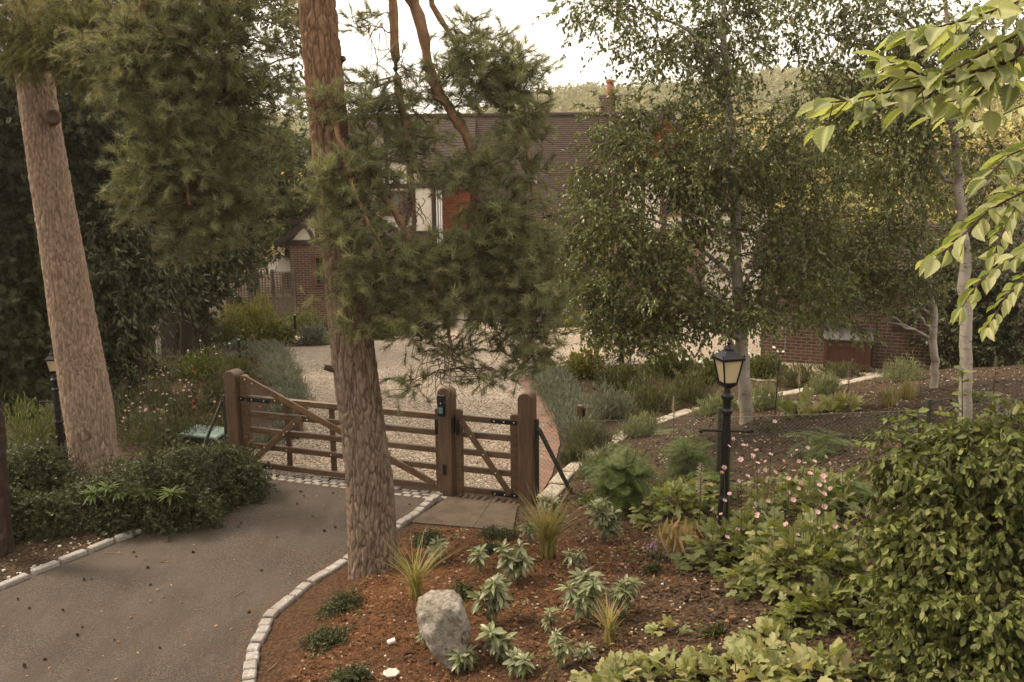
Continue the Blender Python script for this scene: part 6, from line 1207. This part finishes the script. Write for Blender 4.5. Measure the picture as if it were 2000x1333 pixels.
for i_, n_, mt, w_ in ((0, 26, 'pinkpetal', .45), (1, 18, 'pinkpetal', .4), (4, 22, 'pinkpetal', .4), (6, 9, 'redpetal', .2), (5, 7, 'redpetal', .2), (10, 5, 'redpetal', .2), (7, 8, 'whitepetal', .3), (12, 14, 'pinkpetal', .4)):
    ps = top_pts(bt_[i_], n_, w_, .42, .78, rg); flowers(bt_[i_], ps, .042, M[mt], i_, 5, mt != 'redpetal'); stems_to(bt_[i_], ps, None, .002, 'dullgreen', i_)
# silver edging, golden shrub, shrubs at the foot of the wood
sv = 'low silvery edging plants round the courtyard'
for k, (lab, px, py, w_, hp) in enumerate((('silvery edging mat furthest left along the bed', 405, 668, 80, 12), ('silvery edging mat in the middle of the far edge', 465, 664, 80, 14), ('silvery edging mat nearest the golden shrub corner', 520, 667, 60, 14), ('silvery mat around the further bollard light', 470, 690, 60, 10))): mound_thing('edging_plant', lab, 'plant', px, py, w_, hp, 900, T_LEAF2, .08, 'lavender', 420 + k, sv, c=Z(px, py))
mound_thing('golden_shrub', 'rounded golden-green shrub in front of the trellis fence', 'shrub', 492, 648, 140, 82, 5200, T_LEAF, .10, 'golden', 430, None, c=Z(492, 648), depth=.7, shell=.25)
mound_thing('golden_shrub', 'darker olive shrub left of the golden shrub', 'shrub', 390, 660, 150, 62, 4200, T_LEAF, .10, 'midgreen', 431, None, c=Z(390, 660), depth=.6, shell=.25)
sg = 'small shrubs along the far edge of the gravel'
for k, (lab, px, py, w_, hp, mt) in enumerate((('green shrub left of the far bollard light', 545, 648, 60, 34, 'dullgreen'), ('grey-green shrub right of the far bollard light', 612, 655, 60, 40, 'lavender'), ('dark green shrub against the brick corner', 590, 625, 90, 46, 'midgreen'), ('shrub below the small lattice window', 650, 640, 70, 40, 'dullgreen'), ('green shrub just right of the pine trunk by the gravel', 740, 640, 60, 40, 'midgreen'), ('shrub under the small square window', 790, 625, 70, 34, 'midgreen'), ('low green shrub at the porch', 1100, 606, 80, 20, 'midgreen'))): mound_thing('small_shrub', lab, 'shrub', px, py, w_, hp, 1500, T_LEAF, .10, mt, 440 + k, sg, c=Z(px, py), depth=.7, shell=.3)
def band(name, label, cat, pts2, wpx, hpx, mat, size, seed, n, tmpl=T_NARROW, group=None):
    """a clipped row: overlapping small domes along a line on the ground, one plant row = one hedge"""
    rg = np.random.default_rng(seed); q = np.array([Z(*p, .0) for p in pts2]); q = smooth_line(q, 14); t = thing(name, label, cat, q[0], group); mb = MB(); st = MB()
    for c in q:
        s = 1 / ppm(c); rx = wpx * s / 2 * rg.uniform(.85, 1.15); hh = hpx * s * rg.uniform(.85, 1.15); cc = c + np.array([rg.normal() * .06, rg.normal() * .06, 0]); V, F_ = mound(rg, cc, rx, rx, hh, n, tmpl, size, .3, .35, 1.0, 1.0); mb.add(V, F_)
        for _ in range(8): e = rnd(rg, 1)[0] * np.array([rx, rx, 0]) * .6; st.tube([cc, cc + e + np.array([0, 0, hh * .8])], [.004, .002], 4, False)
    mb.build('foliage', M[mat], t); st.build('stems', M['dark_twig'], t)
band('lavender_hedge', 'grey-green clipped lavender row along the left edge of the gravel', 'hedge', [(520, 676), (530, 700), (548, 735), (562, 770), (568, 812)], 70, 26, 'lavender', .09, 451, 900)
band('lavender_hedge', 'grey-green lavender row along the paver border on the right of the gravel', 'hedge', [(1062, 735), (1085, 765), (1108, 795), (1128, 830), (1140, 862)], 84, 34, 'lavender', .09, 452, 900)
rb = 'shrubs and perennials in the bed between gravel and stone edging'
for k, (lab, px, py, w_, hp, mt, sz, tm) in enumerate((('yellow-green shrub at the tip of the right-hand bed', 1140, 735, 80, 50, 'golden', .09, T_LEAF), ('dull lavender clump behind the second sensor post', 1190, 815, 110, 60, 'lavender', .10, T_NARROW), ('browned lavender clump mid-bed', 1270, 800, 120, 64, 'dullgreen', .10, T_NARROW), ('grey-brown lavender clump left of the lamp lantern', 1350, 785, 110, 60, 'dullgreen', .10, T_NARROW), ('dark rose bush with white flowers at the gravel edge', 1310, 735, 110, 60, 'midgreen', .09, T_LEAF), ('green rose bush with white blooms beside the lantern', 1390, 745, 90, 50, 'midgreen', .09, T_LEAF), ('green bush right of the birch stem by the gravel', 1490, 735, 90, 40, 'midgreen', .09, T_LEAF),
        ('grey santolina dome right of the birch foot', 1488, 800, 76, 58, 'santolina', .07, T_NARROW), ('santolina dome on the stone edging mid-way', 1612, 770, 66, 44, 'santolina', .07, T_NARROW), ('pale santolina dome in front of the birch at the garage', 1760, 745, 90, 46, 'santolina', .07, T_NARROW), ('loose grassy clump behind the santolina domes', 1560, 755, 90, 40, 'dullgreen', .10, T_NARROW), ('thin grey-green clump below the garage corner', 1640, 735, 90, 26, 'dullgreen', .09, T_NARROW), ('grey-green shrub beneath the dark-stemmed shrub', 1215, 760, 100, 46, 'dullgreen', .09, T_LEAF), ('santolina clump over the stone edging right of the ferny shrub', 1250, 850, 90, 40, 'santolina', .08, T_NARROW), ('feathery lavender clump by the second sensor post', 1150, 880, 90, 60, 'dullgreen', .09, T_NARROW), ('grey-green clump inside the fence bottom', 1165, 925, 70, 44, 'santolina', .08, T_NARROW), ('loose clump between edging stones and birch foot', 1400, 805, 90, 34, 'santolina', .08, T_NARROW), ('low brownish clump by the paver border end', 1120, 905, 50, 30, 'dullgreen', .08, T_NARROW))):
    t = mound_thing('perennial_clump' if tm is T_NARROW else 'small_shrub', lab, 'plant', px, py, w_, hp, 1900, tm, sz, mt, 460 + k, rb, up=.35, axis_up=1.3 if tm is T_NARROW else .5, depth=.8, woody='dullgreen')
    if k in (4, 5, 6): rg = np.random.default_rng(k); ps = top_pts(t, 9, .4, .35, .62, rg); flowers(t, ps, .07, M['whitepetal'], k, 6, False)
# low creeping greenery on the mulch
wg = 'small green seedlings on the bare bank'
for k, (lab, px, py, w_, hp) in enumerate((('seedling between the dead plant and the bare soil patch', 1275, 1120, 36, 16), ('seedling below the small bright fern', 1590, 905, 60, 22), ('seedling beside the stake at the top of the mesh fence', 1700, 862, 80, 24), ('dark seedling on the bank near the highest hose', 1740, 830, 60, 22), ('seedling left of the bright fern above the pink flowers', 1500, 845, 60, 16), ('seedling between the two feathery shrubs', 1285, 965, 60, 26), ('seedling on the mulch right of the slab corner', 1052, 1046, 50, 24), ('green seedling on bare soil at the far right of the bank', 1900, 790, 80, 26), ('seedling low on the bank near the yellowing leaves', 1395, 1240, 36, 14), ('seedling by the foot of the mesh fence strut', 1150, 985, 44, 20))): mound_thing('seedling', lab, 'plant', px, py, w_, hp, 110, T_LEAF, .06, 'fern' if k % 2 else 'dullgreen', 520 + k, wg, up=.7, axis_up=.5, depth=.7)
cg = 'dark low ground-hugging plants on the near mulch'
for k, (lab, px, py, w_, hp) in enumerate((('creeping dark green patch just left of the pine foot', 665, 1190, 90, 30), ('creeping dark green patch near the kerb curve', 640, 1255, 90, 22), ('creeping dark patch at the bottom edge left of the mushroom', 690, 1330, 80, 24), ('creeping dark patch behind the pine by the slab', 835, 1062, 60, 20), ('creeping dark patch left of the straw-coloured grass', 955, 1085, 60, 20), ('small creeping patch right of the pine foot grass', 900, 1170, 50, 26), ('creeping patch at the slab corner', 975, 1055, 80, 24))): mound_thing('creeping_plant', lab, 'plant', px, py, w_, hp, 420, T_SPRIG, .07, 'hedge', 490 + k, cg, up=.8, depth=.7, spread=.45, axis_up=.2)
c = G(1285, 1085); t = mound_thing('violet_flowers', 'small plant with purple flowers on the mulch left of the withered plant', 'plant', 1285, 1092, 60, 22, 40, T_LEAF, .06, 'hellebore', 498); rg = np.random.default_rng(4); flowers(t, top_pts(t, 14, .1, .06, .16, rg, .08), .03, M['purple'], 5, 5, False)

# ---- dark trunk at the left edge
c = P(-8, 1060, 10.4); c[2] = float(h(c[0], c[1])); tp = P(-14, 790, 10.4); ln = np.array([c - np.array([0, 0, .3]), c, tp, tp + (tp - c) * 1.6]); t = thing('tree_stump', 'dark trunk cut by the left edge of the picture', 'tree', c)
big_trunk(np.array([c - np.array([0, 0, .3]), c, (c + tp) / 2, tp]), np.array([.17, .165, .14, .11]), 160, 70, .018, (11, 11, 3), 5, .2).build('trunk', M['timber'], t, smooth=True)

# ---- boulder
import bmesh
c = G(872, 1306); s = 1 / ppm(c); bm = bmesh.new(); prof = [(812, 1196), (828, 1182), (878, 1168), (898, 1178), (908, 1215), (914, 1250), (912, 1280), (886, 1296), (860, 1284), (836, 1250), (815, 1226)]
mid = (865, 1238)
for (k_, dy) in ((.90, -.13), (1.0, -.06), (1.0, .14), (.72, .28)):
    for (px, py) in prof: p = P(mid[0] + (px - mid[0]) * k_, mid[1] + (py - mid[1]) * k_, c[1]); bm.verts.new(Vector(p + np.array([0, dy + (.10 if px < 835 else 0), 0])))
bmesh.ops.convex_hull(bm, input=bm.verts[:]); bmesh.ops.delete(bm, geom=[v for v in bm.verts if not v.link_faces], context='VERTS')
bmesh.ops.triangulate(bm, faces=bm.faces[:]); bmesh.ops.subdivide_edges(bm, edges=bm.edges[:], cuts=7, use_grid_fill=True); bmesh.ops.triangulate(bm, faces=bm.faces[:])
for _ in range(1): bmesh.ops.smooth_vert(bm, verts=bm.verts[:], factor=.5, use_axis_x=True, use_axis_y=True, use_axis_z=True)
bm.normal_update()
for v in bm.verts:
    n_ = .022 * noise.noise(v.co * 4.2) + .020 * noise.noise(v.co * 10) + .014 * noise.noise(v.co * 24) + .006 * noise.noise(v.co * 55); e_ = noise.voronoi(v.co * 6)[0]; v.co += v.normal * (n_ - .02 * max(0, .2 - (e_[1] - e_[0])))
V = np.array([v.co[:] for v in bm.verts]); bm.verts.index_update(); Fa = np.array([[v.index for v in f.verts] for f in bm.faces if len(f.verts) == 3]); bm.free()
tag(MB().add(V, Fa).build('boulder', M['boulder'], loc=c, smooth=True), 'pale weathered boulder tilted on the mulch near the kerb', 'boulder')
# ---- mushroom, white tag, scattered bits
c = G(765, 1326); t = thing('mushroom', 'large pale ruffled mushroom cap on the mulch at the bottom edge', 'mushroom', c); m_ = MB(); k = 28; a = np.arange(k) * 6.283 / k; rings = []
for r_, z_ in ((.0, .052), (.02, .055), (.04, .06), (.058, .062), (.070, .056), (.064, .048), (.03, .042)): rings.append(np.stack([r_ * (1 + .03 * np.sin(a * 7 + 1)) * np.cos(a), r_ * (1 + .03 * np.sin(a * 7 + 1)) * np.sin(a), z_ + .004 * (r_ / .07) * np.sin(a * 7)], 1) + c)
V = np.concatenate(rings); i = np.arange(k); j = (i + 1) % k; m_.add(V, np.concatenate([np.stack([q * k + i, q * k + j, (q + 1) * k + j, (q + 1) * k + i], 1) for q in range(6)])); m_.build('cap', M['chalk'], t, smooth=True); MB().lathe(c, [(.014, -.02), (.012, .04)], 10).build('stalk', M['chalk'], t)
c = G(765, 1262); tag(MB().tube([c + np.array([-.035, 0, .03]), c + np.array([.03, .02, .045])], [.022, .022], 12).build('plastic_tube', M['white'], loc=c), 'small white plastic tube lying on the orange mulch', 'tube')
rg = np.random.default_rng(600)
def near_region(px0, px1, py0, py1, n): 
    out = []
    while len(out) < n:
        p = G(rg.uniform(px0, px1), rg.uniform(py0, py1))
        out.append(p[:2])
    return np.array(out)
def bank_pts(n, fade): return rand_in([(-2.4, 5.6), (9, 5.6), (12, 15), (8, 19.5), (4, 17), (.2, 12.2), (-1.2, 11.4)], n, rg, fade)
inb = lambda q: inside(q[:, 0], q[:, 1], BANK_POLY) & ~inside(q[:, 0], q[:, 1], SLAB)
pc = np.array(pine_xy[:2]) + np.array([.5, -.9])
q = bank_pts(3000, lambda q: inb(q) * 1.0); pebbles('chalk_pebbles', 'scattered white chalk pebbles on the bank soil', 'pebbles', q[:2600], .006, .022, M['chalk'], .004, 7)
pebbles('soil_crumbs', 'dark crumbs and clods on the bank soil', 'soil', bank_pts(9000, lambda q: inb(q) * np.clip((14.5 - q[:, 1]) / 6, .1, 1)), .012, .045, M['soil'], .0, 8)
wd = bank_pts(420, lambda q: inb(q) * np.clip((16 - q[:, 1]) / 6, .2, 1)); wq = np.repeat(wd, 7, 0) + rg.normal(size=(2940, 2)) * .03; wz = h(wq[:, 0], wq[:, 1]) + rg.random(2940) * .05; V, F_ = place(T_LEAF, np.column_stack([wq, wz]), rnd(rg, 2940) * np.array([1, 1, .3]) + np.array([0, 0, .35]), np.tile([0, 0, 1.], (2940, 1)) + rg.normal(size=(2940, 3)) * .3, rg.uniform(.02, .05, 2940)); tag(bm_mb(V, F_).build('weed_seedlings', M['anemone'], loc=(0, 8, 0)), 'tiny green weed seedlings dotted over the bank soil', 'weeds', kind='stuff')
# pine needle litter: thin needles, thick near the pine
T_N = (np.array([(-.014, 0, 0), (.014, 0, 0), (.012, .5, .05), (-.012, .5, .05), (.0, 1, -.01)]), [np.array([(0, 1, 2, 3)]), np.array([(3, 2, 4)])])
def litter(name, label, cat, q, tm, s0, s1, mat, dz=.004, tilt=.25):
    n = len(q); p = np.stack([q[:, 0], q[:, 1], h(q[:, 0], q[:, 1]) + dz + rg.random(n) * .012], 1); th = rg.uniform(0, 6.28, n); ax = np.stack([np.cos(th), np.sin(th), rg.normal(size=n) * tilt], 1); V, F_ = place(tm, p, ax, np.tile([0, 0, 1.], (n, 1)) + rg.normal(size=(n, 3)) * tilt, rg.uniform(s0, s1, n)); tag(bm_mb(V, F_).build(name, M[mat], loc=(0, 8, 0)), label, cat, kind='stuff')
pebbles('bark_chips', 'brown bark chips scattered through the mulch', 'bark chips', bank_pts(7000, lambda q: inb(q) * np.clip((15 - q[:, 1]) / 6, .1, 1)), .012, .034, M['chip'], .004, 12, .3)
fd = lambda q: inb(q) * np.exp(-(np.hypot(q[:, 0] - pc[0], (q[:, 1] - pc[1])) / 1.9) ** 2)
q1 = bank_pts(30000, fd); q2 = bank_pts(14000, lambda q: inb(q) * 1.0 * (q[:, 1] < 15)); litter('needle_litter', 'orange fallen pine needles thick on the bank round the pine', 'needles', np.concatenate([q1, q2]), T_N, .05, .11, 'litter')
litter('leaf_litter', 'small brown fallen leaves over the bank', 'leaves', bank_pts(5200, lambda q: inb(q) * np.clip((16 - q[:, 1]) / 6, .2, 1)), T_LEAF, .02, .055, 'brownleaf', .006, .5)
dr = [tuple(p) for p in KERB_L] + [tuple(p[:2]) for p in g2([(700, 950)])] + KERB_R[::-1] + [(-2.6, 5), (-9, 5)]
kd = lambda q: np.exp(-pdist(q[:, 0], q[:, 1], KERB_R) / .11) + .010
litter('drive_needles', 'thin drift of orange needles along the kerb and drive', 'needles', rand_in(dr, 2600, rg, kd), T_N, .04, .09, 'litter', .006, .05)
q = rand_in(LEFT_POLY[:9] + [(-7, 16), (-14, 12), (-14, 7)], 2600, rg); litter('bed_leaves', 'brown leaves and bits on the bed left of the drive', 'leaves', q, T_LEAF, .03, .06, 'brownleaf', .006, .4)
pebbles('bed_pebbles', 'small pale pebbles on the bed edge left of the drive', 'pebbles', rand_in(LEFT_POLY[:9] + [(-7, 16), (-14, 12), (-14, 7)], 260, rg, lambda q: np.exp(-pdist(q[:, 0], q[:, 1], KERB_L) / .5)), .012, .03, M['chalk'], .004, 9)
q = rand_in(GRAVEL, 1300, rg, lambda q: (q[:, 1] < 22) * 1.0); litter('courtyard_debris', 'dark leaf scraps scattered on the gravel', 'leaves', q, T_LEAF, .03, .07, 'brownleaf', .018, .2)
# small drifts of fallen catkins and needles, and one pale splash on the asphalt
pt_ = []
for (px, py, s_, n_) in ((480, 1062, .13, 30), (562, 1082, .10, 22), (592, 1098, .08, 12), (332, 1168, .06, 9), (362, 1118, .06, 10), (240, 1186, .08, 9), (580, 1000, .1, 9), (640, 1070, .2, 40), (420, 1096, .1, 14), (130, 1262, .14, 16), (370, 1234, .08, 14)):
    c = Z(px, py)[:2]; pt_.append(c + rg.normal(size=(n_, 2)) * s_ * np.array([1, .7]))
q = np.concatenate(pt_); q = q[inside(q[:, 0], q[:, 1], dr)]; litter('drive_catkins', 'yellow-brown patches of fallen catkins on the drive', 'needles', q, T_LEAF2, .012, .03, 'litter', .006, .1)
litter('drive_leaves', 'small brown leaves strewn on the asphalt drive', 'leaves', rand_in(dr, 260, rg), T_LEAF, .02, .05, 'brownleaf', .008, .3)
# pine cones and twigs lying on the drive
cone = MB(); n = 46; u = np.linspace(0, 1, n); th = np.arange(n) * 2.4; r_ = .020 * np.sin(np.pi * (.12 + .80 * u)); ps = np.stack([r_ * .6 * np.cos(th), r_ * .6 * np.sin(th), u * .05 + .0], 1)
V, F_ = place(t_leaf(.9, .1, .1), ps, np.stack([np.cos(th), np.sin(th), np.full(n, .5)], 1), np.tile([0, 0, 1.], (n, 1)), .016 + r_ * .2); cone.add(V, F_); cone.lathe((0, 0, 0), [(.003, -.004), (.011, .012), (.011, .03), (.003, .048)], 8)
first = None
cp = [(732, 1078 - 900 + 0, 0)]
cones = [(258, 1078), (266, 1087), (425, 1054), (290, 1107), (162, 1133), (181, 1131), (508, 1113), (505, 1138), (124, 1190), (60, 1186), (34, 1169), (154, 1240), (142, 1261), (91, 1285), (49, 1302), (483, 1196), (158, 1224), (358, 1223), (314, 1265), (540, 1050), (655, 1030), (631, 1036), (543, 1052), (612, 1008), (580, 984), (595, 968), (650, 962), (663, 988), (374, 1078), (292, 1142), (470, 1022), (225, 1249), (400, 1290), (535, 1020)]
cones += [(690, 945), (740, 850), (760, 880), (810, 870), (930, 905), (950, 880), (970, 920), (900, 830), (720, 745), (760, 770), (590, 960), (800, 985)]
cones = [q_ for k_, q_ in enumerate(cones[:34]) if k_ % 5 != 2][:26] + cones[34:]; NC = len(cones) - 12
for k, (px, py) in enumerate(cones):
    c = Z(px, py, 0.02); on_gravel = k >= NC; c[2] = .022 if on_gravel else .016
    if first is None: o = first = cone.build('pine_cone', M['cone'], loc=(0, 0, 0))
    else: o = first.copy(); C.objects.link(o)
    o.location = Vector([float(v) for v in c]); o.rotation_euler = (math.pi / 2 + rg.normal() * .2, 0, rg.uniform(0, 6.28)); s_ = rg.uniform(.38, .68); o.scale = (s_,) * 3
    tag(o, 'small dark pine cone lying on the gravel behind the gates' if on_gravel else 'small dark pine cone lying on the asphalt drive', 'pine cone', 'pine cones on the gravel' if on_gravel else 'pine cones on the drive')
for k, (lab, a, b) in enumerate((('thin dark twig on the asphalt in the middle of the drive', (310, 1098), (330, 1098)), ('slender straight twig on the asphalt near the kerb curve', (456, 1166), (478, 1152)), ('pale curved twig on the mulch by the kerb at the bottom', (524, 1312), (540, 1298)), ('long thin twig on the drive below the hedge', (205, 1080), (238, 1082)))):
    p, q = (Z(*a, .012), Z(*b, .012)) if k != 2 else (G(*a) + np.array([0, 0, .01]), G(*b) + np.array([0, 0, .01])); tag(MB().tube([p, (p + q) / 2 + np.array([.01, .01, .004]), q], .004, 5).build('twig', M['dead_twig'], loc=p), lab, 'twig')
